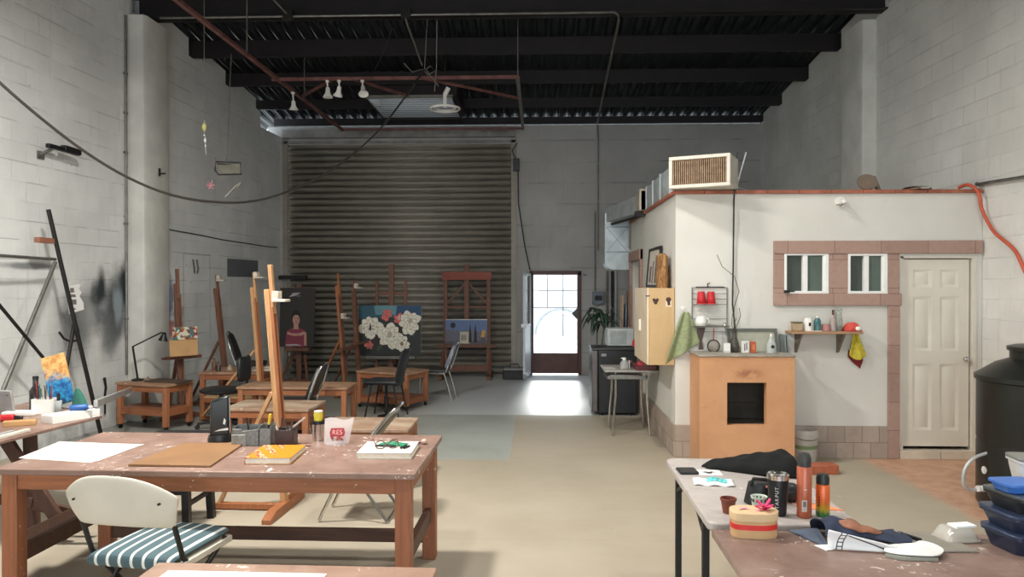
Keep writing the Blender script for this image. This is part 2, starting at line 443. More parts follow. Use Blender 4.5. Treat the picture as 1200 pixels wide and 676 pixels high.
m = MB(); m.box(-6, -3., -4.2, -4, 0, 7.4); m.box(2.6, 5.2, -4.2, -4, 0, 7.4); m.box(-3., 2.6, -4.2, -4, 3.7, 7.4); struct(m.build('wall_front', M_wr))
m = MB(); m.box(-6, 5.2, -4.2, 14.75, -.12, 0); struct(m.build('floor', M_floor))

# corrugated roof deck with its skylight opening
def deck():
    m = MB(); sk = (-2.85, -1.40, 12.37, 13.76)
    w = .2; x = -6.0; xs = []
    while x < 5.2:
        xs += [(x, 0), (x+.06, 0), (x+.09, .045), (x+.17, .045)]; x += w
    ys = [-4.2, 9.6, sk[2], sk[3], 15.1]
    for (xa, ha), (xb, hb) in zip(xs, xs[1:]):
        for ya, yb in zip(ys, ys[1:]):
            if ya == sk[2] and xa >= sk[0] and xb <= sk[1]: continue
            m.poly([(xa, ya, DECK(ya)+ha), (xb, ya, DECK(ya)+hb), (xb, yb, DECK(yb)+hb), (xa, yb, DECK(yb)+ha)])
    return m
struct(deck().build('ceiling', M_deck, solid=.004))
def sky_sheet():
    t = NT('skylight_sheet'); tl = t.n('ShaderNodeBsdfTranslucent'); t.set(tl.inputs[0], (.045, .047, .045))
    b = t.n('ShaderNodeBsdfPrincipled'); t.set(b.inputs['Base Color'], lin((120, 122, 118))); b.inputs['Roughness'].default_value = .4
    mx = t.n('ShaderNodeAddShader'); t.l(tl.outputs[0], mx.inputs[0]); t.l(b.outputs[0], mx.inputs[1]); t.l(mx.outputs[0], t.out.inputs[0])
    return t.m
# main beam and purlins
m = MB(); zb, zt = 5.2, DECK(9.7)-.01
m.box(LW(9.7)+.002, RW(9.7)-.002, 9.66, 9.69, zb, zt); m.box(LW(9.7)+.002, RW(9.7)-.002, 9.58, 9.77, zb, zb+.02); m.box(LW(9.7)+.002, RW(9.7)-.002, 9.58, 9.77, zt-.02, zt)
struct(m.build('ceiling_beam', M_beam))
for yy in (11.05, 12.25, 13.45, 14.43):
    m = MB(); zb, zt = TOPW(yy)+.005, DECK(yy+.06)-.004
    xa, xb = LW(yy)-.1, RW(yy)+.1
    m.box(xa, xb, yy-.004, yy+.004, zb, zt); m.box(xa, xb, yy, yy+.06, zb, zb+.006); m.box(xa, xb, yy, yy+.06, zt-.006, zt)
    struct(m.build('ceiling_purlin', M_beam))
# pillars
m = MB(); m.prism([(LW(9.4)-.05, 9.38, 0), (-5.03, 9.38, 0), (-5.0, 9.44, 0), (-5.0, 9.96, 0), (-5.02, 10.02, 0), (LW(10)-.05, 10.02, 0)], (0, 0, 5.18))
struct(m.build('pillar_left', M_pl, bevel=.01))
m = MB(); m.prism([(RW(9.9)+.05, 9.9, 0), (RW(9.9)-.17, 9.9, 0), (RW(9.9)-.19, 9.95, 0), (RW(10.5)-.19, 10.5, 0), (RW(10.5)+.05, 10.5, 0)], (0, 0, 5.18))
struct(m.build('pillar_right', M_pl, bevel=.01))

# ---- roller shutter (door_1)
def shutter_mat():
    t = NT('shutter_steel'); c = t.coord(); x, y, z = t.xyz(c)
    n = t.noise(c, 1.4, 5, .65); d = t.noise(t.scale(c, (1, 1, 8)), 3, 4, .6)
    col = t.mix(t.ramp(n, .3, .7), lin((140, 134, 123)), lin((158, 151, 139)))
    col = t.mix(t.math('MULTIPLY', t.ramp(d, .5, .75), .35), col, lin((112, 104, 92)))
    return t.bsdf(col, .55, .25)
M_shut = shutter_mat()
d1 = thing('door_1', 'closed olive grey roller shutter in the back wall', 'roller shutter', (0, 0, 0)); struct(d1)
m = MB(); nsl = 37; h = 4.5/nsl
rows = []
for i in range(nsl):
    z0 = i*h
    rows += [(z0, .095), (z0+h*.40, .004), (z0+h*.46, .0), (z0+h*.66, .0), (z0+h*.86, .010), (z0+h-.003, .03)]
rows.append((4.5, .05))
prev = None
for z, dy in rows:
    cur = m.pts([(SX0+.07, BY+.03+dy, z), (SX1-.05, BY+.03+dy, z)])
    if prev: m._f([prev[0], prev[1], cur[1], cur[0]], False)
    prev = cur
m.build('slat_curtain', M_shut, d1, solid=.003)
for a, b in ((SX0, SX0+.1), (SX1-.1, SX1)):
    m = MB(); m.box(a, b, BY-.03, BY+.02, 0, SZ); m.build('guide_rail', M_shut, d1)
m = MB(); m.box(SX0+.02, SX1-.02, BY-.12, BY+.02, SZ-.0, SZ+.16); m.box(SX0+.02, SX1-.02, BY-.03, BY+.02, SZ-.1, SZ-.05)
m.build('housing', plain('grey_lintel_box', (140, 138, 134), .6, .1, .25, 4), d1)

# ---- back door (door_2): brown frame, grid of panes, open leaf
M_brown = plain('brown_painted_steel', (84, 54, 46), .5, .1, .15, 6)
d2 = thing('door_2', 'brown steel back door with a grid of panes and bright daylight', 'door', (0, 0, 0)); struct(d2)
m = MB(); m.box(DX0-.03, DX0+.03, BY-.03, BY+.08, 0, DZ); m.box(DX1-.03, DX1+.03, BY-.03, BY+.08, 0, DZ); m.box(DX0-.03, DX1+.03, BY-.03, BY+.08, DZ-.05, DZ+.03)
m.build('door_frame', M_brown, d2)
m = MB(); m.box(DX0+.03, DX1-.03, BY+.0, BY+.03, .03, .40); m.build('kick_panel', M_brown, d2, bevel=.006)
m = MB()
for fx in (.33, .67): x = DX0+.03+(DX1-DX0-.06)*fx; m.box(x-.007, x+.007, BY+.0, BY+.02, 1.30 if fx < .5 else .75, DZ-.05)
for zz in (1.30, 1.63): m.box(DX0+.03, DX1-.03, BY+.0, BY+.02, zz-.007, zz+.007)
m.box(DX0+.03, DX0+.05, BY, BY+.03, .4, DZ-.05); m.box(DX1-.05, DX1-.03, BY, BY+.03, .4, DZ-.05); m.box(DX0+.03, DX1-.03, BY, BY+.03, .4, .42)
m.build('muntin_grid', M_brown, d2)
m = MB(); m.prism([(DX1-.16, BY-.005, 1.18), (DX1-.03, BY-.005, 1.05), (DX1-.03, BY-.005, 1.31)], (0, .004, 0)); m.build('corner_card', plain('grey_card', (96, 96, 100), .7), d2)
m = MB(); m.box(DX0+.05, DX1-.05, BY+.012, BY+.016, .42, DZ-.05); m.build('pane', glass('door_glass', (250, 252, 252), .05, .06), d2)
lf = thing('door_3', 'grey white open leaf of the back door standing inward', 'door', (DX0-.02, BY-.06, 0), -96); struct(lf)
m = MB(); m.box(0, .045, -.02, .02, .03, DZ-.02); m.box(.86, .905, -.02, .02, .03, DZ-.02); m.box(0, .905, -.02, .02, DZ-.07, DZ-.02); m.box(0, .905, -.02, .02, .03, .12); m.box(0, .905, -.02, .02, .95, 1.0)
m.build('leaf_frame', plain('grey_white_steel', (196, 198, 202), .45, .1, .06), lf)
m = MB(); m.box(.045, .86, -.008, .008, .12, .95); m.build('lower_panel', plain('pale_panel', (206, 208, 212), .4, 0, .05), lf)
m = MB(); m.box(.045, .86, -.004, .004, 1.0, DZ-.07); m.build('pane', glass('leaf_glass', (150, 140, 138), .1, .5), lf)
m = MB(); m.box(.80, .93, -.05, .05, .97, 1.03); m.build('lock_case', plain('lock_white', (228, 228, 228), .4), lf)

# ---- the inner room (booth)
B0, BX, BTOP = 7.667, 1.38, 2.66
BEND = 11.35
WINS = [(2.46, 2.90, 1.655, 2.065), (3.09, 3.48, 1.655, 2.06)]
DOOR = (3.62, 4.36, .06, 2.03)
m = MB()
def holes_panel(m, x0, x1, z0, z1, holes, y0, y1):
    xs = sorted({x0, x1, *[h[0] for h in holes], *[h[1] for h in holes]}); zs = sorted({z0, z1, *[h[2] for h in holes], *[h[3] for h in holes]})
    for xa, xb in zip(xs, xs[1:]):
        za = None
        for za, zb in zip(zs, zs[1:]):
            cx, cz = (xa+xb)/2, (za+zb)/2
            if any(h[0] < cx < h[1] and h[2] < cz < h[3] for h in holes): continue
            m.box(xa, xb, y0, y1, za, zb)
holes_panel(m, BX, RW(B0)-.005, 0, BTOP, [*WINS, (DOOR[0], DOOR[1], 0, DOOR[3])], B0, B0+.14)
struct(m.build('wall_booth_front', M_cream))
m = MB(); oy0, oy1, oz = 10.2, 11.15, 2.08
m.box(BX, BX+.14, B0+.14, oy0, 0, BTOP); m.box(BX, BX+.14, oy0, oy1, oz, BTOP); m.box(BX, BX+.14, oy1, BEND, 0, BTOP)
struct(m.build('wall_booth_left', M_cream))
m = MB(); m.box(BX+.14, RW(BEND)-.01, BEND-.14, BEND, 0, BTOP); struct(m.build('wall_booth_back', M_cream))
m = MB(); m.box(BX+.14, RW(9)-.02, B0+.14, BEND-.14, BTOP-.12, BTOP-.02); struct(m.build('ceiling_booth', M_cream))
M_tile = plain('terracotta_coping', (160, 96, 72), .7, 0, .25, 7)
m = MB(); x = BX-.03
while x < 4.38: m.box(x, min(x+.31, 4.41), B0-.035, B0+.2, BTOP, BTOP+.035); x += .315
yy = B0+.2
while yy < BEND: m.box(BX-.035, BX+.16, yy, min(yy+.31, BEND), BTOP, BTOP+.035); yy += .315
struct(m.build('trim_1', M_tile, bevel=.004))
# stone surround of windows and door
m = MB(); e = .028
m.box(2.355, 4.41, B0-e-.012, B0, 2.055, 2.185)
m.box(2.355, 2.46, B0-e, B0, 1.655, 2.055); m.box(2.90, 3.09, B0-e, B0, 1.655, 2.055); m.box(3.48, 3.60, B0-e, B0, 1.655, 2.055)
m.box(2.355, 3.62, B0-e-.006, B0, 1.535, 1.655); m.box(3.49, 3.605, B0-e, B0, 0.0, 1.535)
struct(m.build('trim_2', M_stone, bevel=.006))
m = MB(); m.box(2.42, 3.49, B0-.022, B0, 0, .325); struct(m.build('baseboard_booth_front', M_skirt, bevel=.004))
m = MB(); m.box(BX-.022, BX, B0-.022, 10.1, 0, .325); m.box(BX, 1.55, B0-.022, B0, 0, .325); struct(m.build('baseboard_booth_left', M_skirt, bevel=.004))
m = MB(); m.box(BX-.04, BX, oy0-.14, oy0, 0, oz+.14); m.box(BX-.04, BX, oy1, oy1+.12, 0, oz+.14); m.box(BX-.05, BX, oy0-.14, oy1+.12, oz, oz+.14)
struct(m.build('trim_3', M_stone, bevel=.006))
M_winfr = plain('white_window_frame', (238, 238, 234), .35, 0, .03)
M_frost = plain('dark_frosted_pane', (62, 72, 66), .3, 0, .12, 3)
M_frost2 = plain('grey_green_frosted_pane', (84, 98, 90), .32, 0, .12, 3)
for k, (x0, x1, z0, z1) in enumerate(WINS):
    w = thing('window_%d' % (k+2), '', 'window'); struct(w)
    w['label'] = ('white sliding window with two dark panes above the wall rack side', 'white sliding window with two dark panes nearest the cream door')[k]
    m = MB(); f = .026; xm = (x0+x1)/2-.01
    m.box(x0, x1, B0-.03, B0+.05, z1-f, z1); m.box(x0, x1, B0-.035, B0+.05, z0, z0+f); m.box(x0, x0+f, B0-.03, B0+.05, z0+f, z1-f); m.box(x1-f-.012, x1, B0-.03, B0+.05, z0+f, z1-f)
    m.build('window_frame', M_winfr, w, bevel=.003)
    m = MB(); m.box(xm-.024, xm+.024, B0-.022, B0+.03, z0+f, z1-f); m.box(x1-.055, x1-.03, B0-.02, B0+.03, z0+f, z1-f); m.build('sash_bar', M_winfr, w, bevel=.003)
    m = MB(); m.box(x0+f, xm-.024, B0+.02, B0+.026, z0+f, z1-f); m.build('pane', M_frost, w)
    m = MB(); m.box(xm+.024, x1-f-.012, B0+.0, B0+.006, z0+f, z1-f); m.build('pane', M_frost2, w)
m = MB(); m.box(2.455, 2.50, B0-.075, B0-.035, 1.66, 1.69); m.box(2.47, 2.55, B0-.07, B0-.06, 1.672, 1.682); tag(m.build('window_latch', M_blackm), 'small dark latch at the bottom corner of the window by the rack', 'latch')
# booth door, six panel
d4 = thing('door_4', 'cream six panel inner door beside the right wall', 'door'); struct(d4)
M_door = plain('cream_door_paint', (217, 211, 197), .5, 0, .04, 3)
dx0, dx1, dz0, dz1 = DOOR
m = MB()
m.box(dx0, dx0+.03, B0, B0+.1, .06, dz1); m.box(dx1-.035, dx1, B0-.01, B0+.1, .06, dz1); m.box(dx0, dx1, B0, B0+.1, dz1-.02, dz1); m.build('door_jamb', M_door, d4)
def panel_door(m, x0, x1, z0, z1, y):
    cols = [(x0+.10, x0+.10+(x1-x0-.28)/2), (x1-.10-(x1-x0-.28)/2, x1-.10)]; H = z1-z0
    rws = [(z0+.16, z0+.44*H), (z0+.51*H, z0+.80*H), (z0+.85*H, z0+.945*H)]
    hs = [(a, b, c, d) for a, b in cols for c, d in rws]
    holes_panel(m, x0, x1, z0, z1, hs, y, y+.04)
    for a, b, c, d in hs:
        m.box(a, b, y+.016, y+.03, c, d)
        for i in range(1):
            g = .028; o1 = [(a, y+.004, c), (b, y+.004, c), (b, y+.004, d), (a, y+.004, d)]; o2 = [(a+g, y+.016, c+g), (b-g, y+.016, c+g), (b-g, y+.016, d-g), (a+g, y+.016, d-g)]
            g2 = g+.03; o3 = [(a+g2, y+.004, c+g2), (b-g2, y+.004, c+g2), (b-g2, y+.004, d-g2), (a+g2, y+.004, d-g2)]
            A, Bq, Cq = m.pts(o1), m.pts(o2), m.pts(o3)
            for q in range(4):
                m._f([A[q], A[(q+1) % 4], Bq[(q+1) % 4], Bq[q]], False); m._f([Bq[q], Bq[(q+1) % 4], Cq[(q+1) % 4], Cq[q]], False)
            m._f(Cq, False)
m = MB(); panel_door(m, dx0+.035, dx1-.05, .12, dz1-.03, B0+.03); m.build('door_leaf', M_door, d4)
m = MB(); m.ball((dx1-.10, B0-.02, 1.0), .028); m.cyl((dx1-.10, B0+.03, 1.0), (dx1-.10, B0-.02, 1.0), .012); m.build('knob', M_chrome, d4)
m = MB()
for i in range(2): m.box(3.61+i*.4, 3.61+i*.4+.395, B0-.03, B0+.12, 0, .085)
struct(m.build('trim_4', plain('threshold_tile', (206, 194, 176), .5, 0, .08), bevel=.003))

# ---- outside, seen through the back door
M_out = plain('sunlit_concrete', (212, 210, 204), .9, 0, .06, 1)
m = MB(); m.box(-16, 18, BY+.2, 34, -.15, -.02); struct(m.build('ground_outside', M_out))
m = MB(); m.box(-14, 16, 30, 30.3, -.1, 3.2); struct(m.build('wall_across_street', plain('pale_street_wall', (222, 222, 220), .9, 0, .05, 1)))
M_truck = plain('white_truck_paint', (226, 230, 232), .3, 0, .03)
tk = thing('truck', 'white parked truck beyond the back door showing its wheel arch', 'truck', (0, 0, -.02))
m = MB(); ty = 19.0
pf = [(-3.2, .55)] + [(.55+.62*math.cos(a), .5+.62*math.sin(a)) for a in [math.radians(180-180*i/16) for i in range(17)]] + [(4.2, .55), (4.2, 1.25), (2.2, 1.3), (1.7, 2.0), (.3, 2.05), (-.2, 1.35), (-3.2, 1.35)]
pf = [(a, max(b, .5)) for a, b in pf]
m.prism([(a, ty, b) for a, b in pf], (0, 1.8, 0)); m.build('body', M_truck, tk)
m = MB(); m.tube([(.55+.64*math.cos(math.radians(180-180*i/16)), ty-.01, .5+.64*math.sin(math.radians(180-180*i/16))) for i in range(17)], .03, 6); m.build('arch_trim', plain('grey_trim', (170, 174, 176), .6), tk)
m = MB(); m.cyl((.55, ty+.02, .5), (.55, ty+.28, .5), .5, 32); w = m.build('wheel', plain('washed_out_tyre', (232, 234, 236), .9), tk, bevel=.03)  # tyre and hub coloured near white to imitate washed-out daylight
m = MB(); m.cyl((.55, ty-.0, .5), (.55, ty+.05, .5), .3, 24)
for k in range(5): m.cyl((.55+.17*math.cos(k*1.257), ty-.02, .5+.17*math.sin(k*1.257)), (.55+.17*math.cos(k*1.257), ty, .5+.17*math.sin(k*1.257)), .03, 8)
m.build('hub', plain('pale_hub', (226, 228, 230), .4, 0), w)

# ================================================================== LIGHT
def pendant(loc, watts, label, size=.42, zt=None):
    r = thing('pendant_lamp', label, 'lamp', loc, 0, 'pendant lamps above the studio')
    m = MB(); m.lathe([(.05, .24), (.07, .22), (.10, .16), (.24, .03), (.25, 0)], n=32); m.build('lamp_shade', M_blackm, r, solid=.006)
    m = MB(); m.tube([(0, 0, .24), (0, 0, DECK(loc[1])-loc[2]-.004)], .008, 6); m.build('cord', M_black, r)
    m = MB(); m.ball((0, 0, .09), .06, 12); m.build('bulb', emit('lamp_glow', (255, 238, 214), 6.), r)
    li = bpy.data.lights.new('lamp_light', 'AREA'); li.shape = 'DISK'; li.size = size; li.energy = watts; li.color = (1., .97, .91)
    lo = bpy.data.objects.new('lamp_light', li); COL.objects.link(lo); lo.location = (loc[0], loc[1], loc[2]-.01)
    return r
pendant((.35, 6.1, 4.75), 84, 'black pendant lamp hanging from the roof over the aisle')
pendant((-1.6, 2.3, 4.9), 105, 'black pendant lamp hanging above the work table')
pendant((-2.4, 4.6, 4.6), 285, 'black pendant lamp added to brighten the left block wall')  # added lamp, there to lift the left wall
pendant((2.4, 3.3, 4.85), 62, 'black pendant lamp added to brighten the right side')  # added lamp, there to lift the right wall and inner door
gl = bpy.data.lights.new('rear_fill_light', 'AREA'); gl.shape = 'RECTANGLE'; gl.size = 5.5; gl.size_y = 3.6; gl.energy = 95; gl.color = (.95, .97, 1.)  # added fill light behind the camera, in the front wall opening
go = bpy.data.objects.new('rear_fill_light', gl); COL.objects.link(go); go.location = (-.2, -4.0, 1.85); go.rotation_euler = (math.radians(90), 0, 0)
su = bpy.data.lights.new('sun', 'SUN'); su.energy = 3.2; su.angle = .16; su.color = (1., .97, .92)
so = bpy.data.objects.new('sun', su); COL.objects.link(so)
so.rotation_euler = V((-.03, -.90, -.43)).to_track_quat('-Z', 'Y').to_euler()
W = bpy.data.worlds.new('sky'); SC.world = W; W.use_nodes = True
wt = W.node_tree; wt.nodes.clear()
wo = wt.nodes.new('ShaderNodeOutputWorld'); wb = wt.nodes.new('ShaderNodeBackground'); wb.inputs[0].default_value = (.80, .90, 1., 1); wb.inputs[1].default_value = 4.6
wt.links.new(wb.outputs[0], wo.inputs[0])

# ================================================================== CAMERA
cam = bpy.data.cameras.new('camera'); co = bpy.data.objects.new('camera', cam); COL.objects.link(co)
cam.sensor_width = 36; cam.lens = 36*880/1200; cam.clip_end = 200; cam.clip_start = .05
co.location = (0, 0, 1.75); co.rotation_euler = (math.radians(90-.33), 0, math.radians(2.08))
SC.camera = co
SC.view_settings.view_transform = 'Standard'; SC.view_settings.look = 'None'; SC.view_settings.gamma = 1; SC.view_settings.use_curve_mapping = False
SC.view_settings.exposure = 0.
SC.cycles.max_bounces = 10; SC.cycles.transparent_max_bounces = 16
# ================================================================== FURNITURE
def table4(root, w, d, h, leg=.07, top=.03, apron=.09, mt=None, ml=None, mr=None, inset=.03, over=0.):
    """four-legged table centred on its root, w along X, d along Y"""
    m = MB(); m.box(-w/2-over, w/2+over, -d/2-over, d/2+over, h-top, h); m.build('tabletop', mt, root, bevel=.005)
    for sx in (-1, 1):
        for sy in (-1, 1):
            m = MB(); cx, cy = sx*(w/2-inset-leg/2), sy*(d/2-inset-leg/2)
            m.box(cx-leg/2, cx+leg/2, cy-leg/2, cy+leg/2, 0, h-top); m.build('leg', ml, root, bevel=.005)
    m = MB(); a = inset+leg*.25
    for sy in (-1, 1): y = sy*(d/2-a); m.box(-w/2+a+leg*.7, w/2-a-leg*.7, y-.012, y+.012, h-top-apron, h-top)
    for sx in (-1, 1): x = sx*(w/2-a); m.box(x-.012, x+.012, -d/2+a+leg*.7, d/2-a-leg*.7, h-top-apron, h-top)
    m.build('apron', mr, root, bevel=.003)

# ---- big work table
wt_ = thing('work_table', 'long mauve topped wooden work table carrying the drawing things, striped chair pulled up', 'table', (-1.765, 4.362, 0), -.6)
TW, TD, TH = 2.26, 1.0, .77
table4(wt_, TW, TD, TH, .085, .032, .085, M_top, M_frame, M_framex, .028)
m = MB(); m.box(-TW/2+.08, TW/2-.08, TD/2-.095, TD/2-.055, .10, .18); m.build('stretcher', M_dark, wt_, bevel=.004)
for sx in (-1, 1):
    m = MB(); x = sx*(TW/2-.075); m.box(x-.02, x+.02, -TD/2+.1, TD/2-.1, .24, .33); m.build('side_rail', M_dark, wt_, bevel=.004)
# ---- near table at the bottom edge of the photo
nt_ = thing('worn_table', 'peach brown worn table with a white sheet in front of the striped chair', 'table', (-.853, 2.19, 0), -.8)
table4(nt_, .99, .8, .77, .07, .03, .08, M_top4, M_frame, M_framex, .03)
m = MB(); m.box(-.42, .13, -.1, .32, .771, .7722); tag(m.build('paper_sheet', M_paper), 'white paper sheet on the peach brown worn table', 'paper', None, (-.853, 2.19, 0), -1)

# ---- drawing benches (low tables)
def bench(label, loc, rz, w, d, h, mt, shelf=None, casters=False, rails=True, panel=None):
    r = thing('drawing_bench', label, 'bench', loc, rz, 'low drawing benches')
    L = .06; top = .03
    m = MB(); m.box(-w/2, w/2, -d/2, d/2, h-top, h); m.build('seat_board', mt, r, bevel=.005)
    z0 = .055 if casters else 0
    for sx in (-1, 1):
        for sy in (-1, 1):
            cx, cy = sx*(w/2-.012-L/2), sy*(d/2-.012-L/2)
            m = MB(); m.box(cx-L/2, cx+L/2, cy-L/2, cy+L/2, z0, h-top); lg = m.build('leg', M_bench, r, bevel=.005)
            if casters:
                m = MB(); m.cyl((cx-.011, cy, .025), (cx+.011, cy, .025), .025, 14); m.box(cx-.016, cx+.016, cy-.012, cy+.012, .03, z0); m.build('caster', M_black, lg)
    m = MB()
    for sy in (-1, 1): y = sy*(d/2-.03); m.box(-w/2+.07, w/2-.07, y-.012, y+.012, h-top-.07, h-top)
    for sx in (-1, 1): x = sx*(w/2-.03); m.box(x-.012, x+.012, -d/2+.07, d/2-.07, h-top-.07, h-top)
    m.build('rail', M_framex, r, bevel=.003)
    if shelf is not None:
        m = MB(); m.box(-w/2+.015, w/2-.015, -d/2+.015, d/2-.015, shelf, shelf+.016); m.build('shelf', panel or M_framex, r, bevel=.002)
        m = MB()
        for sy in (-1, 1): y = sy*(d/2-.03); m.box(-w/2+.07, w/2-.07, y-.014, y+.014, shelf-.06, shelf)
        for sx in (-1, 1): x = sx*(w/2-.03); m.box(x-.014, x+.014, -d/2+.07, d/2-.07, shelf-.06, shelf)
        m.build('shelf_rail', M_framex, r, bevel=.003)
    return r
M_ply = wood('raw_plywood', (178, 152, 118), .8, .7, 'x')
M_bt = painted_top('worn_bench_board', (148, 112, 86), (176, 142, 112), .5, .6)
bench('orange brown bench on casters with lower shelf and black desk lamp', (-4.70, 9.02, 0), -17, .78, .46, .56, M_bt, .24, True)
bench('orange brown bench behind the swivel chair, bottles on its top', (-4.02, 9.95, 0), -2, .85, .62, .60, M_bt, .26, False, panel=M_birch)
bench('paint spattered low bench just behind the black speaker on the work table', (-2.70, 7.6, 0), -2, .88, .56, .52, M_top3)
bench('orange low bench behind the banquet chair near the portrait', (-2.86, 8.82, 0), -1, 1.3, .5, .56, M_bt, .12, False)
bench('paint spattered low bench nearest behind the work table', (-1.5, 6.6, 0), 0, .78, .58, .52, M_top3, .07)
bench('orange brown bench with open side below the flower painting', (-2.1, 10.7, 0), -22, .86, .6, .52, M_bt, .14, True)

# ---- mast easels: local +X is the side that faces the sitter
def mast_easel(label, loc, rz, H, lean=.14, foot=.7, bar=.58, mat=None, mat2=None, clampz=.86, strutz=.48, tray=None, feet_y=0.):
    mat = mat or M_easel; mat2 = mat2 or M_easel2
    r = thing('mast_easel', label, 'easel', loc, rz, 'wooden mast easels')
    m = MB(); a, b = -foot/2, foot/2
    m.prism([(.03, a, 0), (.03, a, .035), (.03, a+.12, .075), (.03, b-.12, .075), (.03, b, .035), (.03, b, 0)], (-.07, 0, 0)); m.build('foot', mat2, r, bevel=.004)
    m = MB(); m.bar((-.03, 0, .03), (-bar, 0, .03), .05, .045); m.build('back_bar', mat2, r, bevel=.004)
    X = lambda z: -lean*z/H
    zl = H*.9
    m = MB(); m.bar((X(.06), 0, .06), (X(zl), 0, zl), .07, .04, (1, 0, 0)); m.build('mast', mat, r, bevel=.004)
    m = MB(); m.bar((X(.3)+.032, -.028, .3), (X(H*.83)+.032, -.028, H*.83), .02, .024, (1, 0, 0)); m.bar((X(.3)+.032, .028, .3), (X(H*.83)+.032, .028, H*.83), .02, .024, (1, 0, 0)); m.build('groove_strip', mat2, r, bevel=.002)
    m = MB(); m.bar((X(H*.8)+.034, 0, H*.8), (X(H)+.034, 0, H), .045, .028, (1, 0, 0)); m.build('slider', mat, r, bevel=.004)
    zc = H*clampz
    m = MB(); m.cbox((X(zc)+.065, 0, zc+.02), (.05, .085, .085)); m.cbox((X(zc)+.105, 0, zc-.01), (.10, .10, .02)); m.build('canvas_clamp', plain('paint_daubed_clamp', (196, 184, 168), .7, 0, .3, 30), r, bevel=.003)
    m = MB(); m.bar((-bar+.03, 0, .05), (X(H*strutz)-.03, 0, H*strutz), .04, .028); m.build('strut', mat, r, bevel=.003)
    if tray:
        m = MB(); m.box(X(tray)+.01, X(tray)+.13, -.24, .24, tray, tray+.025); m.box(X(tray)+.115, X(tray)+.13, -.24, .24, tray+.025, tray+.045); m.build('tray', mat2, r, bevel=.003)
    return r
mast_easel('tall pale mast easel standing right behind the work table', (-1.965, 5.735, 0), -2, 1.9, .15, .72, .55)
mast_easel('pale mast easel between the swivel chair and the tall near easel', (-3.52, 9.44, 0), -4, 1.9, .15, .6, .84, clampz=.97, tray=.5)
mast_easel('reddish mast easel behind the bench with bottles', (-4.47, 10.62, 0), -3, 1.88, .2, .6, .6, M_red, M_red, clampz=.965, strutz=.5)
mast_easel('thin reddish mast easel left of the flower painting, arm low on the mast', (-3.04, 11.7, 0), -14, 1.92, .17, .6, .55, M_easel2, M_red, clampz=.64, strutz=.45, tray=.72)
mast_easel('dark reddish mast easel touching the flower painting edge', (-2.99, 12.36, 0), -10, 1.83, .12, .6, .5, M_red, M_red, clampz=.93, strutz=.45, tray=.76)
ed = mast_easel('red brown mast easel holding a small palette beside the pillar', (-4.66, 9.62, 0), -40, 1.95, .16, .55, .42, M_red, M_red, clampz=.5, strutz=.45, tray=.78)

def easel_pic_frame(): pass
# palette + cardboard on that easel
r = thing('cardboard_sheet', 'tan cardboard flap on the tray of the easel by the pillar', 'cardboard', (-4.62, 9.52, .83), -40)
m = MB(); m.cbox((.085, 0, .105), (.012, .36, .21), rot(-6, 'Y')); m.build('flap', M_card, r)
r = thing('paint_palette', 'small colourful paint palette above the cardboard flap by the pillar', 'palette', (-4.62, 9.52, .83), -40)
def pal_mat():
    t = NT('mixed_paint'); c = t.coord(); n = t.n('ShaderNodeTexVoronoi'); t.l(c, n.inputs['Vector']); n.inputs['Scale'].default_value = 30
    q = t.xyz(n.outputs['Color']); col = t.mix(t.ramp(q[0], .3, .6), lin((60, 110, 104)), lin((174, 110, 66)))
    col = t.mix(t.ramp(q[1], .6, .7), col, lin((206, 196, 176))); col = t.mix(t.ramp(q[2], .75, .8), col, lin((130, 52, 48)))
    return t.bsdf(col, .5, bump=q[0], bstr=.3)
m = MB(); m.cbox((.078, .02, .29), (.012, .32, .16), rot(-6, 'Y')); m.build('palette_board', pal_mat(), r)

# ---- H-frame studio easel at the shutter with landscape painting
r = thing('studio_easel', 'large red brown frame easel with cross braces against the roller shutter', 'easel', (-1.36, 14.05, 0))
m = MB(); z0 = .1
for x in (-.40, .41): mm = MB(); mm.bar((x, -.02, .08), (x, .02, 1.95), .075, .05, (0, 1, 0)); mm.build('side_post', M_red, r, bevel=.004)
m = MB(); m.bar((0, -.03, .55), (0, .03, 2.12), .09, .05, (0, 1, 0)); m.build('centre_mast', M_red, r, bevel=.004)
m = MB(); m.box(-.46, .47, -.04, .03, 1.83, 1.98); m.build('top_crossbar', wood('red_crossbar', (150, 74, 54), .7, .6, 'x'), r, bevel=.004)
for p, q in (((-.40, .03, 1.35), (0, .03, 1.80)), ((.41, .03, 1.35), (0, .03, 1.80)), ((-.38, .033, 1.32), (.39, .033, 1.32))): m = MB(); m.bar(p, q, .04, .02, (0, 1, 0)); m.build('cross_brace', M_red, r, bevel=.003)
m = MB(); m.box(-.55, .56, -.12, .03, .57, .60); m.box(-.55, .56, -.12, -.105, .60, .625); m.build('tray', M_red, r, bevel=.003)
m = MB(); m.box(-.42, .43, -.05, .0, .12, .23); m.build('base_rail', M_red, r, bevel=.004)
for x in (-.44, .45):
    m = MB(); m.prism([(x-.035, -.48, 0), (x-.035, -.48, .06), (x-.035, -.36, .11), (x-.035, .2, .11), (x-.035, .2, 0)], (.07, 0, 0)); m.bar((x, -.34, .1), (x, -.02, .5), .05, .03); m.build('foot', M_red, r, bevel=.004)

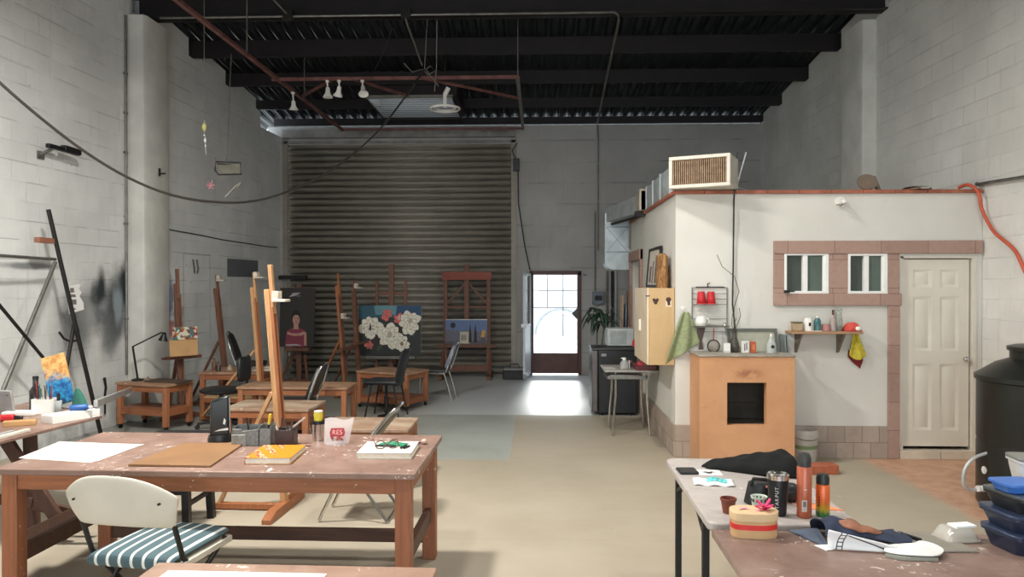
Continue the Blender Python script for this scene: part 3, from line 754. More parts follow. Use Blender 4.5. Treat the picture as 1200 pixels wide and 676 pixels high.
def canvas(name, label, w, h, loc, tilt, rz, paint, mats, cat='painting'):
    """stretched canvas facing local -Y: wooden edge, painted face and motif in one mesh"""
    r = thing(name, label, cat, loc, rz)
    M = rot(-tilt, 'X')
    m = MB(); m.cbox((0, .012, h/2), (w, .024, h)); o = m.build('stretched_canvas', mats[0], r, bevel=.002)
    m = MB(); paint(m); p = m.build('painted_picture', mats[1:], r)
    for q in (o, p): q.rotation_euler = (math.radians(-tilt), 0, 0)
    return r
class Paint:
    def __init__(s, m): s.m = m; s.k = 0
    def shape(s, pts, mi):
        s.k += 1; y = -.001-.00003*s.k; s.m.mi = mi
        s.m.poly([(a, y, b) for a, b in pts])
    def ell(s, cx, cz, rx, rz, mi, a=0, n=14):
        a = math.radians(a); s.shape([(cx+rx*math.cos(t)*math.cos(a)-rz*math.sin(t)*math.sin(a), cz+rx*math.cos(t)*math.sin(a)+rz*math.sin(t)*math.cos(a)) for t in [2*PI*i/n for i in range(n)]], mi)
    def petal(s, cx, cz, L, wd, a, mi):
        a = math.radians(a); P = [(0, 0), (.25, .36), (.55, .5), (.82, .42), (1, .12), (1.02, -.1), (.8, -.42), (.5, -.5), (.2, -.34)]
        s.shape([(cx+(u*L)*math.cos(a)-(v*wd)*math.sin(a), cz+(u*L)*math.sin(a)+(v*wd)*math.cos(a)) for u, v in P], mi)
    def flower(s, cx, cz, r, base, shade, edge, n=8, rings=2, seed=1):
        rd = random.Random(seed)
        for q in range(rings, 0, -1):
            k = max(4, n-2*(rings-q)); L0 = r*(q/rings)**.7
            for i in range(k):
                a = 360*i/k + rd.uniform(-16, 16) + 31*q; L = L0*rd.uniform(.86, 1.12); W_ = L*rd.uniform(.62, .8)
                s.petal(cx, cz, L+.004, W_+.008, a, edge); s.petal(cx, cz, L, W_, a, base)
                s.petal(cx, cz, L*.62, W_*.30, a+rd.uniform(-8, 8), shade if rd.random() < .75 else base)
# landscape
def P_land(m):
    p = Paint(m); w, h = .78, .48
    p.shape([(-w/2, 0), (w/2, 0), (w/2, h), (-w/2, h)], 0)
    p.shape([(-w/2, 0), (w/2, 0), (w/2, .22), (.1, .30), (-.12, .27), (-w/2, .30)], 1)
    p.shape([(-w/2, 0), (w/2, 0), (w/2, .10), (-w/2, .08)], 2)
    p.shape([(-.12, .04), (.06, .04), (.06, .26), (-.12, .26)], 3); p.shape([(-.10, .10), (.0, .10), (.0, .2), (-.1, .2)], 4)
    p.shape([(-.24, .06), (-.12, .06), (-.12, .2), (-.24, .2)], 1)
    for cx, z1 in ((.07, .43), (.17, .42)): p.shape([(cx-.03, .06), (cx+.03, .06), (cx+.024, .22), (cx, z1), (cx-.024, .22)], 5)
    p.shape([(.27, .16), (.34, .16), (.36, .28), (.30, .30)], 6); p.ell(-.25, .38, .05, .055, 5); p.ell(.31, .12, .05, .03, 2)
mk = lambda n, c: plain('paint_'+n, c, .6, 0, .14, 30)
canvas('landscape_painting', 'small landscape painting with blue sky and dark cypresses on the big frame easel', .78, .49, (-1.36, 13.965, .603), 1, 0, P_land,
       [M_paper, mk('sky_blue', (96, 116, 156)), mk('slate', (104, 104, 118)), mk('dusk', (88, 80, 84)), mk('plaster', (192, 184, 164)), mk('stone_shade', (146, 138, 124)), mk('cypress', (26, 30, 38)), mk('ochre', (200, 154, 60))])
# flower easel + painting
r = thing('flower_easel', 'red brown three post easel behind the white flower painting', 'easel', (-2.58, 12.98, 0))
for x, z in ((-.25, 1.8), (.25, 1.82)): m = MB(); m.bar((x, -.04, 0.02), (x, .05, z), .05, .04, (0, 1, 0)); m.build('side_post', M_red, r, bevel=.003)
m = MB(); m.bar((0, -.03, .3), (0, .06, 2.1), .09, .05, (0, 1, 0)); m.build('centre_mast', M_red, r, bevel=.003)
m = MB(); m.box(-.28, .28, .03, .06, 1.56, 1.62); m.build('crossbar', M_red, r, bevel=.003)
m = MB(); m.box(-.28, .28, -.04, 0, .22, .29); m.build('crossbar', M_red, r, bevel=.003)
m = MB(); m.box(-.45, .45, -.22, -.05, .47, .50); m.box(-.45, .45, -.22, -.2, .5, .52); m.build('tray', M_gsteel, r, bevel=.003)
m = MB(); m.bar((0, .05, 1.5), (0, .62, .03), .05, .04); m.build('rear_leg', M_red, r, bevel=.003)
def P_flow(m):
    p = Paint(m); w, h = 1.09, .86
    p.shape([(-w/2, 0), (w/2, 0), (w/2, h), (-w/2, h)], 0)
    p.shape([(-w/2, .62), (-.1, .66), (w/2, .6), (w/2, h), (-w/2, h)], 1); p.shape([(-.25, .7), (.1, .7), (.12, h), (-.28, h)], 2); p.shape([(.1, .66), (w/2, .62), (w/2, h), (.12, h)], 9)
    for i in range(26):
        rd = random.Random(i); p.petal(rd.uniform(-.36, .36), rd.uniform(.16, .46), .15, .07, rd.uniform(0, 360), rd.choice((7, 8, 8, 0)))
    p.flower(-.06, .70, .105, 5, 6, 6, 5, 2, 3); p.flower(.15, .63, .10, 5, 3, 6, 5, 2, 5); p.flower(-.36, .17, .075, 5, 6, 8, 6, 2, 6)
    p.flower(-.335, .48, .215, 3, 4, 10, 8, 2, 7); p.shape([(-.36, .43), (-.32, .43), (-.325, .53), (-.35, .52)], 8)
    p.flower(.345, .56, .20, 3, 4, 10, 8, 2, 9); p.ell(.36, .60, .035, .05, 4)
    p.flower(.0, .33, .225, 3, 4, 10, 8, 3, 21); p.ell(.0, .36, .04, .06, 4); p.flower(.215, .20, .14, 3, 4, 10, 7, 2, 12); p.ell(.215, .20, .026, .03, 8); p.ell(.215, .20, .012, .014, 11)
canvas('flower_painting', 'large painting of white and pink blossoms on teal leaning on the three post easel', 1.09, .86, (-2.58, 12.85, .523), 4, 0, P_flow,
       [M_paper, mk('deep_green_black', (34, 40, 38)), mk('teal', (36, 82, 96)), mk('light_teal', (92, 138, 148)), mk('petal_white', (226, 220, 202)), mk('petal_shade', (176, 168, 148)), mk('coral', (210, 110, 104)), mk('deep_coral', (170, 66, 62)), mk('leaf_green', (60, 72, 54)), mk('dark_umber', (46, 32, 28)), mk('blue_teal', (30, 70, 104)), mk('petal_edge', (120, 112, 96)), mk('stamen', (200, 156, 70))])
# portrait on its easel
r = thing('portrait_easel', 'dark wooden easel with paint tray under the portrait painting', 'easel', (-4.27, 13.2, 0))
m = MB(); m.bar((.0, 0, .05), (.0, .03, 1.75), .09, .05, (0, 1, 0)); m.build('centre_mast', M_red, r, bevel=.003)
m = MB(); m.box(-.2, .24, -.2, -.02, .58, .62); m.box(-.2, .24, -.2, -.18, .62, .64); m.build('tray', M_red, r, bevel=.003)
for x in (-.25, .25): m = MB(); m.bar((x, -.3, .03), (x*.4, .0, .5), .04, .03); m.bar((x, -.32, .02), (x, .3, .02), .05, .04); m.build('leg', M_red, r, bevel=.003)
m = MB(); m.box(-.25, .25, -.02, .02, .02, .06); m.build('base_rail', M_red, r, bevel=.003)
def P_port(m):
    p = Paint(m); w, h = .62, 1.04
    p.shape([(-w/2, 0), (w/2, 0), (w/2, h), (-w/2, h)], 0)
    p.ell(-.02, .52, .085, .13, 1)                                   # hair behind
    p.shape([(-.2, .0), (-.19, .2), (-.17, .28), (-.09, .33), (.05, .33), (.13, .30), (.17, .22), (.175, .02), (.16, 0)], 2)   # dress
    p.shape([(-.06, .31), (.03, .31), (.025, .42), (-.055, .42)], 3)
    p.ell(-.015, .475, .065, .095, 3)
    p.shape([(-.09, .5), (-.05, .56), (.03, .56), (.06, .5), (.055, .60), (-.02, .63), (-.085, .59)], 1)
    p.shape([(-.17, .22), (-.05, .19), (.09, .2), (.15, .235), (.14, .275), (.02, .235), (-.1, .24), (-.17, .27)], 3)   # folded arm
    p.shape([(.125, .27), (.172, .25), (.178, .02), (.135, .02)], 3)
    for x in (-.04, .012): p.ell(x, .49, .012, .005, 4); p.ell(x, .508, .016, .004, 1)
    p.ell(-.013, .455, .008, .016, 5); p.ell(-.013, .43, .018, .007, 6); p.shape([(-.2, .04), (.0, .05), (.1, .02), (-.18, .015)], 7)
    p.shape([(-.15, .88), (-.02, .9), (.06, .96), (-.08, .95)], 7); p.ell(.02, .90, .05, .018, 8)
canvas('portrait_painting', 'dark portrait painting of a woman in a pink dress with dark hair', .62, 1.04, (-4.28, 13.10, .645), 3, 0, P_port,
       [M_black, mk('near_black', (46, 43, 38)), mk('hair_black', (16, 14, 14)), mk('rose_dress', (128, 48, 68)), mk('skin', (186, 136, 122)), mk('eye_dark', (30, 22, 20)), mk('skin_shade', (158, 108, 96)), mk('lip_red', (150, 60, 62)), mk('dim_white', (170, 164, 160)), mk('dim_grey', (90, 92, 96))])

# ---- chairs
def banquet_chair(label, loc, rz, rear=None, scale=1., group='banquet chairs of the studio'):
    """local +X is where the sitter faces"""
    r = thing('banquet_chair', label, 'chair', loc, rz, group); s = scale
    m = MB(); m.box(-.2, .2, -.2, .2, .425*s, .475*s); m.build('seat', M_vinyl, r, bevel=.02, seg=3)
    bx = lambda z: -.19-.16*(z-.45)/.42
    pts = [(-.175, .5), (-.185, .6), (-.17, .74), (-.12, .83), (0, .86), (.12, .83), (.17, .74), (.185, .6), (.175, .5)]
    m = MB(); m.prism([(bx(z), y, z*s) for y, z in pts], (.035, 0, .01)); m.build('backrest', rear or M_vinyl, r, bevel=.008)
    m = MB(); fr = [(bx(.44)-.01, -.195, .44*s)] + [(bx(z)-.012, y*1.10, (z+.02 if z > .7 else z)*s) for y, z in pts] + [(bx(.44)-.01, .195, .44*s)]
    m.tube(fr, .0125, 8); m.build('back_frame', M_chrome, r)
    for sy in (-1, 1):
        m = MB(); m.tube([(.17, sy*.185, .43*s), (.21, sy*.195, .2*s), (.235, sy*.2, 0)], .0115, 8); m.build('leg', M_chrome, r)
        m = MB(); m.tube([(-.17, sy*.185, .43*s), (-.24, sy*.195, .2*s), (-.29, sy*.2, 0)], .0115, 8); m.build('leg', M_chrome, r)
    m = MB(); m.tube([(.18, -.19, .415*s), (.18, .19, .415*s), (-.18, .19, .415*s), (-.18, -.19, .415*s)], .011, 8, True); m.build('seat_frame', M_chrome, r)
    return r
banquet_chair('black banquet chair with chrome frame between the two spattered and orange low benches', (-2.72, 8.22, 0), 180)
banquet_chair('black banquet chair with door light painted on its back standing alone in front of the landscape easel', (-1.58, 11.35, 0), 176, plain('door_light_vinyl', (112, 122, 146), .35, 0, .1, 14))  # blue grey backrest colour imitates door light reflected in black vinyl
banquet_chair('black chrome framed chair in the far corner behind the swivel chair', (-4.46, 11.5, 0), 10, scale=1.16)
# swivel chair
r = thing('swivel_chair', 'black swivel office chair in front of the bench with bottles', 'chair', (-3.86, 8.98, 0), 183)
m = MB(); m.lathe([(0, .43), (.19, .43), (.235, .45), (.24, .475), (.2, .495), (0, .49)], n=28, sx=1.05); m.build('seat', M_vinyl, r)
m = MB()
m.grid(8, 10, lambda u, v: (-.27-.05*math.cos((u-.5)*PI)*1.0+.03*(v-.5)**2, (u-.5)*.42*(1-.25*abs(2*v-1)**3), .58+.30*v)); m.build('backrest', M_vinyl, r, solid=.05, sub=1)
m = MB(); m.bar((-.15, 0, .44), (-.30, 0, .46), .05, .02); m.bar((-.30, 0, .45), (-.33, 0, .74), .05, .02); m.build('back_bracket', M_blackm, r, bevel=.004)
m = MB(); m.cyl((0, 0, .08), (0, 0, .44), .025, 12); m.cyl((0, 0, .08), (0, 0, .26), .035, 12); m.build('column', M_blackm, r)
for k in range(5):
    a = k*1.2566+.3; c, s = math.cos(a), math.sin(a)
    m = MB(); m.bar((.03*c, .03*s, .10), (.27*c, .27*s, .065), .045, .03); lg = m.build('base_arm', M_black, r, bevel=.005)
    m = MB(); m.cyl((.27*c-.02*s, .27*s+.02*c, .028), (.27*c+.02*s, .27*s-.02*c, .028), .028, 12); m.build('caster', M_black, lg)
# drafting chair (column + four wire legs)
r = thing('drafting_chair', 'black chair on a centre column and splayed legs facing the flower painting bench', 'chair', (-2.02, 9.85, 0), 174)
m = MB(); m.box(-.2, .24, -.21, .21, .44, .50); m.build('seat', M_vinyl, r, bevel=.025, seg=3)
m = MB(); m.grid(6, 10, lambda u, v: (-.2-.12*v*v-.02*math.sin(v*PI)+.05*((u-.5)*2)**2, (u-.5)*.40*(1-.12*v), .42+.48*v)); m.build('backrest', M_vinyl, r, solid=.03, sub=1)
m = MB(); m.cyl((0, 0, .02), (0, 0, .43), .018, 12); m.cyl((0, 0, .06), (0, 0, .27), .028, 12); m.lathe([(0, 0), (.11, 0), (.12, .015), (.05, .03), (0, .03)]); m.build('column', M_blackm, r)
for sx in (-1, 1):
    for sy in (-1, 1): m = MB(); m.tube([(sx*.15, sy*.16, .44), (sx*.23, sy*.2, 0)], .011, 8); m.build('leg', M_blackm, r)
# folding chair behind the work table
r = thing('metal_folding_chair', 'grey metal folding chair tucked behind the right end of the work table', 'chair', (-1.36, 5.64, 0), 180)
m = MB(); m.box(-.17, .2, -.19, .19, .44, .465); m.build('seat', M_vinyl, r, bevel=.01)
for sy in (-1, 1):
    m = MB(); m.tube([(.26, sy*.185, .012), (.12, sy*.19, .3), (-.1, sy*.195, .6), (-.25, sy*.19, .78), (-.30, sy*.15, .83)], .0125, 8); m.build('frame_rail', M_chrome, r)
    m = MB(); m.tube([(-.25, sy*.2, .012), (-.05, sy*.205, .30), (.1, sy*.205, .455)], .0115, 8); m.build('leg', M_gsteel, r)
m = MB(); m.tube([(-.30, -.15, .83), (-.305, -.08, .84), (-.305, .08, .84), (-.30, .15, .83)], .0125, 8); m.tube([(-.25, -.2, .012), (-.25, .2, .012)], .011, 8); m.build('cross_tube', M_chrome, r)
m = MB(); m.grid(6, 4, lambda u, v: (-.13-.15*v+.03*((u-.5)*2)**2-.02, (u-.5)*.34, .60+.19*v)); m.build('backrest', M_gsteel, r, solid=.012)
# white folding chair with striped cushion
r = thing('white_folding_chair', 'white plastic folding chair with green and white striped cushion pulled up to the work table', 'chair', (-1.895, 3.72, 0), -9)
def stripe():
    t = NT('striped_canvas'); c = t.coord(); x, y, z = t.xyz(c)
    k = t.math('FRACT', t.math('DIVIDE', t.math('ADD', x, t.math('MULTIPLY', y, .0)), .064))
    s_ = t.math('MULTIPLY', t.ramp(k, .06, .10), t.math('SUBTRACT', 1., t.ramp(k, .30, .34)))
    n = t.noise(c, 90, 2)
    col = t.mix(s_, lin((74, 96, 102)), lin((224, 226, 220)))
    mk_ = t.ramp(t.noise(c, 8, 3), .4, .7); col = t.mix(t.math('MULTIPLY', mk_, .15), col, lin((50, 62, 66)))
    return t.bsdf(col, .85, bump=n, bstr=.15, bdist=.003)
m = MB(); m.box(-.235, .235, -.24, .235, .405, .43)
m.build('seat', M_offw, r, bevel=.012)
m = MB()
def cush(u, v):
    a = math.sin(PI*min(1, max(0, u)))**.4
    if v < .25: q = v/.25; return ((u-.5)*.46, -.235-.012*math.sin(q*PI)-.012*q+.0*a, .405+.045*q+.022*a*q*q)
    q = (v-.25)/.75; return ((u-.5)*.46, -.247+.03*0+.475*q, .450+.022*a+.010*math.sin(PI*q)*a)
m.grid(16, 18, cush)
m.build('cushion', stripe(), r, solid=.012, sub=1)
def backshell(u, v):
    y = (u-.5)*2; w = .25+.05*v**.8; x = y*w
    zz = .635 + (.245-.11*abs(y)**2.6)*v - .02*abs(y)**2*(1-v)
    return (x, -.335 + .085*abs(y)**2.2 - .05*v - .012*math.sin(v*PI), zz)
def shell_mat():
    t = NT('stained_white_shell'); c = t.coord(); n = t.noise(c, 3, 3); col = t.mix(t.ramp(n, .3, .7), lin((196, 189, 174)), lin((208, 202, 188)))
    sp = t.math('MULTIPLY', t.ramp(t.noise(c, 38, 3, .6), .60, .66), t.ramp(t.noise(c, 7, 2), .56, .66)); col = t.mix(t.math('MULTIPLY', sp, .8), col, lin((96, 62, 48)))
    return t.bsdf(col, .45)
m = MB(); m.grid(20, 8, backshell); bk = m.build('backrest', shell_mat(), r, solid=.022, sub=1)
for x, z in ((-.22, .75), (.225, .75)): m = MB(); m.cyl((x, -.35, z), (x, -.28, z), .006, 8); m.build('screw', M_blackm, bk)
for sx in (-1, 1):
    m = MB(); m.tube([(sx*.245, -.285, .69), (sx*.245, -.26, .62), (sx*.245, -.20, .46), (sx*.245, .22, .0)], .0125, 8); m.build('leg', M_blackm, r)
    m = MB(); m.tube([(sx*.228, .18, .43), (sx*.228, -.06, .3), (sx*.228, -.33, 0)], .0125, 8); m.build('leg', M_blackm, r)
    m = MB(); m.bar((sx*.252, -.2, .42), (sx*.252, .2, .42), .012, .03); m.build('seat_rail', M_offw, r, bevel=.003)
# black stool under the work table
r = thing('wooden_stool', 'black wooden stool whose legs show beneath the work table', 'stool', (-2.65, 5.34, 0))
m = MB(); m.box(-.21, .21, -.21, .21, .62, .655); m.build('seat', M_black, r, bevel=.008)
for sx in (-1, 1):
    for sy in (-1, 1): m = MB(); m.bar((sx*.195, sy*.195, 0), (sx*.17, sy*.17, .62), .055, .05); m.build('leg', M_black, r, bevel=.004)
for sx in (-1, 1): m = MB(); m.bar((sx*.18, -.18, .20), (sx*.18, .18, .20), .03, .03); m.build('rung', M_black, r, bevel=.004)
for sy in (-1, 1): m = MB(); m.bar((-.18, sy*.18, .29), (.18, sy*.18, .29), .03, .03); m.build('rung', M_black, r, bevel=.004)

# ---- left side table with crossed legs
r = thing('side_table', 'narrow cluttered brown table along the white block wall with crossed plank legs', 'table', (0, 0, 0))
m = MB(); m.prism([(-4.35, 3.2, .725), (-3.46, 3.2, .725), (-3.44, 4.7, .725), (-3.34, 5.62, .725), (-3.45, 5.74, .725), (-4.35, 6.25, .725)], (0, 0, .022)); m.build('tabletop', M_top, r, bevel=.004)
m = MB(); m.bar((-3.52, 5.10, 0), (-3.56, 5.12, .725), .075, .06); m.build('post', M_darkz, r, bevel=.004)
m = MB(); m.bar((-4.2, 5.10, 0), (-4.2, 5.12, .725), .075, .06); m.build('post', M_darkz, r, bevel=.004)
m = MB(); m.bar((-4.2, 3.5, 0), (-4.2, 3.5, .725), .075, .06); m.build('post', M_darkz, r, bevel=.004)
m = MB(); m.bar((-3.56, 3.5, 0), (-3.56, 3.5, .725), .075, .06); m.build('post', M_darkz, r, bevel=.004)
m = MB(); m.bar((-3.19, 4.98, .03), (-3.66, 4.99, .72), .085, .04, (0, 1, 0)); m.build('cross_leg', M_darkz, r, bevel=.006)
m = MB(); m.bar((-3.50, 4.93, .03), (-2.72, 4.93, .40), .085, .04, (0, 1, 0)); m.build('cross_leg', M_darkz, r, bevel=.006)
m = MB(); m.bar((-3.5, 5.07, .22), (-3.05, 5.07, .14), .07, .03, (0, 1, 0)); m.bar((-4.2, 5.06, .3), (-3.5, 5.06, .24), .07, .03, (0, 1, 0)); m.build('stretcher', M_dark, r, bevel=.004)

# ---- grey folding table and brown worn table on the right
M_gtop = painted_top('grey_plastic_tabletop', (168, 160, 156), (182, 174, 168), .25, .45)
r = thing('folding_table', 'grey plastic folding table with black steel legs carrying the black bag', 'table', (1.045, 3.79, 0), -.8)
m = MB(); w, d = .64, 1.19; cr = .05; pl = []
for cx, cy, a0 in ((w/2-cr, d/2-cr, 0), (-w/2+cr, d/2-cr, 90), (-w/2+cr, -d/2+cr, 180), (w/2-cr, -d/2+cr, 270)):
    pl += [(cx+cr*math.cos(math.radians(a0+18*i)), cy+cr*math.sin(math.radians(a0+18*i)), .70) for i in range(6)]
m.prism(pl, (0, 0, .04)); m.build('tabletop', M_gtop, r, bevel=.008)
for sx in (-1, 1):
    for sy in (-1, 1): m = MB(); m.bar((sx*.285, sy*.36, 0), (sx*.285, sy*.36, .70), .032, .032); m.build('leg', M_blackm, r, bevel=.004)
for sy in (-1, 1): m = MB(); m.bar((-.285, sy*.36, .08), (.285, sy*.36, .08), .025, .025); m.build('cross_bar', M_blackm, r, bevel=.003)
for sx in (-1, 1):
    for sy in (-1, 1): m = MB(); m.bar((sx*.285, sy*.34, .62), (sx*.285, sy*.16, .70), .025, .02); m.build('brace', M_blackm, r)
r = thing('brown_table', 'brown worn table spattered white, in front of the grey folding table', 'table', (1.52, 2.42, 0), -.6)
table4(r, 1.63, 1.4, .735, .06, .03, .07, M_top2, M_darkz, M_dark, .12)
# ================================================================== OVERHEAD
# hung track frame
FZ = 4.62
r = thing('hanging_track_frame', 'red oxide rail frame hanging under the roof and carrying the spot lamps', 'rail', (0, 0, 0))
m = MB(); m.bar((-3.66, 6.6, FZ), (-3.66, 13.9, FZ), .05, .04); m.build('long_rail', M_rust, r)
m = MB(); m.bar((-.30, 10.45, FZ), (-.30, 13.9, FZ), .05, .04); m.build('long_rail', M_gsteel, r)
m = MB(); m.bar((-3.75, 10.42, FZ), (-.28, 10.42, FZ), .035, .045); m.build('cross_rail', M_rust, r)
m = MB(); m.bar((-3.66, 13.85, FZ), (-.30, 13.85, FZ), .03, .04); m.build('cross_rail', M_rust, r)
for a, b in (((-1.6, 10.45), (-.32, 11.6)), ((-2.9, 10.45), (-3.64, 11.4)), ((-2.6, 10.45), (-2.0, 11.4))):
    m = MB(); m.bar((*a, FZ), (*b, FZ), .035, .035); m.build('diagonal_rail', M_rust, r)
for x, y in ((-3.66, 7.3), (-3.66, 9.3), (-3.66, 11.6), (-.30, 10.5), (-.30, 13.5)):
    m = MB(); m.tube([(x, y, FZ), (x, y, DECK(y)-.005)], .009, 6); m.build('hanger_rod', M_gsteel, r)
# spot lamps
def spot(loc, rz, tilt, label, long=.14):
    r = thing('spot_lamp', label, 'spot lamp', loc, rz, 'white spot lamps on the red rail'); r.scale = (.78, .78, .78)
    m = MB(); m.cyl((0, 0, -.03), (0, 0, 0), .035, 12); m.build('mount', M_white, r)
    m = MB(); m.tube([(0, 0, -.02), (.01, 0, -long)], .014, 8); m.build('arm', M_white, r)
    M = rot(tilt, 'X'); m = MB()
    m.lathe([(0, .01), (.035, .01), (.04, -.05), (.045, -.09), (.085, -.15), (.088, -.165), (.07, -.16), (0, -.15)], (.01, 0, -long), 20, M); m.build('lamp_head', M_white, r)
    return r
s1 = spot((-2.965, 10.42, FZ-.022), 0, 0, 'white spot lamp pointing straight down, left of the pair under the red rail')
spot((-2.80, 10.42, FZ-.022), 40, 25, 'white spot lamp turned edge on between two others under the red rail', .12)
spot((-2.47, 10.42, FZ-.022), 20, -32, 'white spot lamp tilted left nearest the hung panel', .13)
spot((-3.66, 11.05, FZ-.02), 10, 12, 'white spot lamp on the long rail nearest the left wall', .17)
# circular lamp hanging under the cables
r = thing('ring_lamp', 'white ring lamp hanging below the cable knot under the roof', 'lamp', (-1.36, 10.8, 4.30))
m = MB(); m.tube([(.21*math.cos(2*PI*i/28), .21*math.sin(2*PI*i/28), -.02) for i in range(28)], .016, 8, True); m.build('ring_tube', M_white, r)
m = MB(); m.tube([(.15*math.cos(2*PI*i/24), .15*math.sin(2*PI*i/24), -.01) for i in range(24)], .014, 8, True); m.build('inner_ring_tube', M_white, r)
m = MB(); m.cyl((0, 0, .0), (0, 0, .18), .03, 12); m.cyl((0, 0, .18), (.05, 0, .28), .035, 12); m.build('lamp_holder', M_white, r)
for k in range(3): a = k*2.09; m = MB(); m.tube([(0, 0, .03), (.21*math.cos(a), .21*math.sin(a), -.02)], .005, 6); m.build('spoke', M_gsteel, r)
m = MB(); m.tube([(.04, 0, .27), (.0, -.05, .45), (.04, 0, 1.0)], .006, 6); m.build('cord', M_black, r)
# cables under the roof
M_cab = plain('black_cable', (26, 25, 25), .5)
M_cabw = plain('dusty_cable', (120, 116, 110), .6)
def smooth(ps, k=4):
    ps = [V(p) for p in ps]; out = []
    for i in range(len(ps)-1):
        p0, p1, p2, p3 = ps[max(0, i-1)], ps[i], ps[i+1], ps[min(len(ps)-1, i+2)]
        for j in range(k):
            t = j/k; out.append(.5*((2*p1)+(p2-p0)*t+(2*p0-5*p1+4*p2-p3)*t*t+(3*p1-p0-3*p2+p3)*t**3))
    return out+[ps[-1]]
m = MB(); m.tube(smooth([(-3.798, 4.708, 3.359), (-3.676, 5.0, 3.123), (-3.564, 5.273, 2.932), (-3.439, 5.577, 2.752), (-3.301, 5.919, 2.606), (-3.145, 6.306, 2.514), (-2.969, 6.746, 2.5), (-2.769, 7.253, 2.567), (-2.537, 7.842, 2.776), (-2.266, 8.534, 3.138), (-1.946, 9.362, 3.75), (-1.584, 10.3, 4.697)]), .0115, 8)
tag(m.build('hanging_cable', plain('long_black_cable', (44, 42, 40), .3, 0, .2, 3, spec=.9)), 'long sagging cable swooping across the left half of the hall', 'cable')
kx, ky, kz = -1.584, 10.300, 4.697
m = MB(); m.tube([(kx+.012, ky+.03, kz+.01), (kx+.08, ky+.03, kz+.06), (kx+.15, ky+.04, kz), (kx+.05, ky+.035, kz-.06), (kx-.03, ky+.04, kz+.02), (kx-.17, ky+.03, kz-.02), (kx-.28, ky+.03, kz+.10)], .007, 6); m.tube([(kx+.03, ky+.03, kz), (kx+.20, ky+.045, kz-.22)], .006, 6); m.tube([(kx, ky+.03, kz), (kx+.05, ky, 5.48)], .006, 6)
tag(m.build('hanging_cable_knot', M_cabw), 'knotted loose wires where the sagging cable meets the roof', 'wire')
m = MB(); m.tube([(-1.33, 9.9, 5.5), (-1.36, 9.95, 5.2), (-1.40, 10.2, 4.7), (-1.44, 10.3, 4.4)], .006, 6); tag(m.build('hanging_wire', M_cabw), 'thin wire dropping from the main beam past the red rail', 'wire')
m = MB(); m.tube(catenary((-1.95, 9.9, 5.15), (-2.35, 10.42, FZ+.03), .06, 12), .008, 6); tag(m.build('hanging_wire', M_cab), 'curved black wire from junction box to the red rail', 'wire')
# conduit run below the main beam
r = thing('roof_conduit', 'grey conduit run with boxes along the front of the main roof beam', 'conduit', (0, 0, 0))
m = MB(); pts = [(-4.9, 9.56, 5.19), (.95, 9.56, 5.19), (1.0, 9.6, 5.17), (1.02, 9.7, 5.14), (1.1, 14.3, 4.82), (1.12, 14.46, 4.72), (1.13, 14.47, 4.5), (1.13, 14.47, 2.4)]
m.tube(pts, .016, 8); m.build('pipe', M_gsteel, r)
for x in (-3.22, -1.70): m = MB(); m.box(x-.06, x+.06, 9.50, 9.575, 5.13, 5.26); m.build('junction_box', M_blackm, r, bevel=.004)
m = MB(); m.tube([(-3.22, 9.52, 5.2), (-3.6, 8.9, 5.6)], .012, 6); tag(m.build('roof_hanger_rod', M_gsteel), 'slanted grey rod above the first junction box', 'rod')
m = MB(); m.tube([(-1.70, 9.50, 5.12), (kx-.02, ky-.04, kz+.05)], .012, 6); tag(m.build('roof_hanger_rod', M_gsteel), 'slanted grey rod from the second junction box down to the cable knot', 'rod')
# hung louvre panel
r = thing('hanging_light_panel', 'pale ribbed skylight panel framed under the dark roof', 'skylight', (0, 0, 0))
M_pan = plain('panel_frame_steel', (128, 128, 122), .5, .2)
m = MB(); m.box(-2.86, -1.42, 12.33, 12.37, 4.82, 4.87); m.build('front_bar', M_pan, r)
for x in (-2.87, -1.43): m = MB(); m.bar((x, 12.33, 4.845), (x, 14.0, 4.80), .03, .04); m.build('side_bar', M_beam, r)
m = MB(); m.box(-2.86, -1.42, 13.74, 13.77, 4.78, 4.83); m.build('rear_bar', M_beam, r)
m = MB()
for k in range(14):
    y0 = 12.37+k*.098; zz = 4.85-.036*(y0-12.37)/1.4*1.2
    m.poly([(-2.855, y0, zz), (-1.425, y0, zz), (-1.425, y0+.06, zz-.003), (-2.855, y0+.06, zz-.003)]); m.poly([(-2.855, y0+.06, zz-.003), (-1.425, y0+.06, zz-.003), (-1.425, y0+.098, zz+.016), (-2.855, y0+.098, zz+.016)])
m.build('ribbed_sheet', sky_sheet(), r)
m = MB(); m.box(-2.92, -1.36, 12.345, 12.357, 4.86, DECK(12.35)+.07); m.box(-2.92, -1.36, 13.77, 13.78, 4.82, DECK(13.77)+.05); m.box(-2.92, -2.857, 12.36, 13.78, 4.86, DECK(12.37)+.05); m.box(-1.423, -1.36, 12.36, 13.78, 4.86, DECK(12.37)+.05)
m.build('leak_skirt', M_beam, r)  # added skirt, stops sky light leaking in around the panel
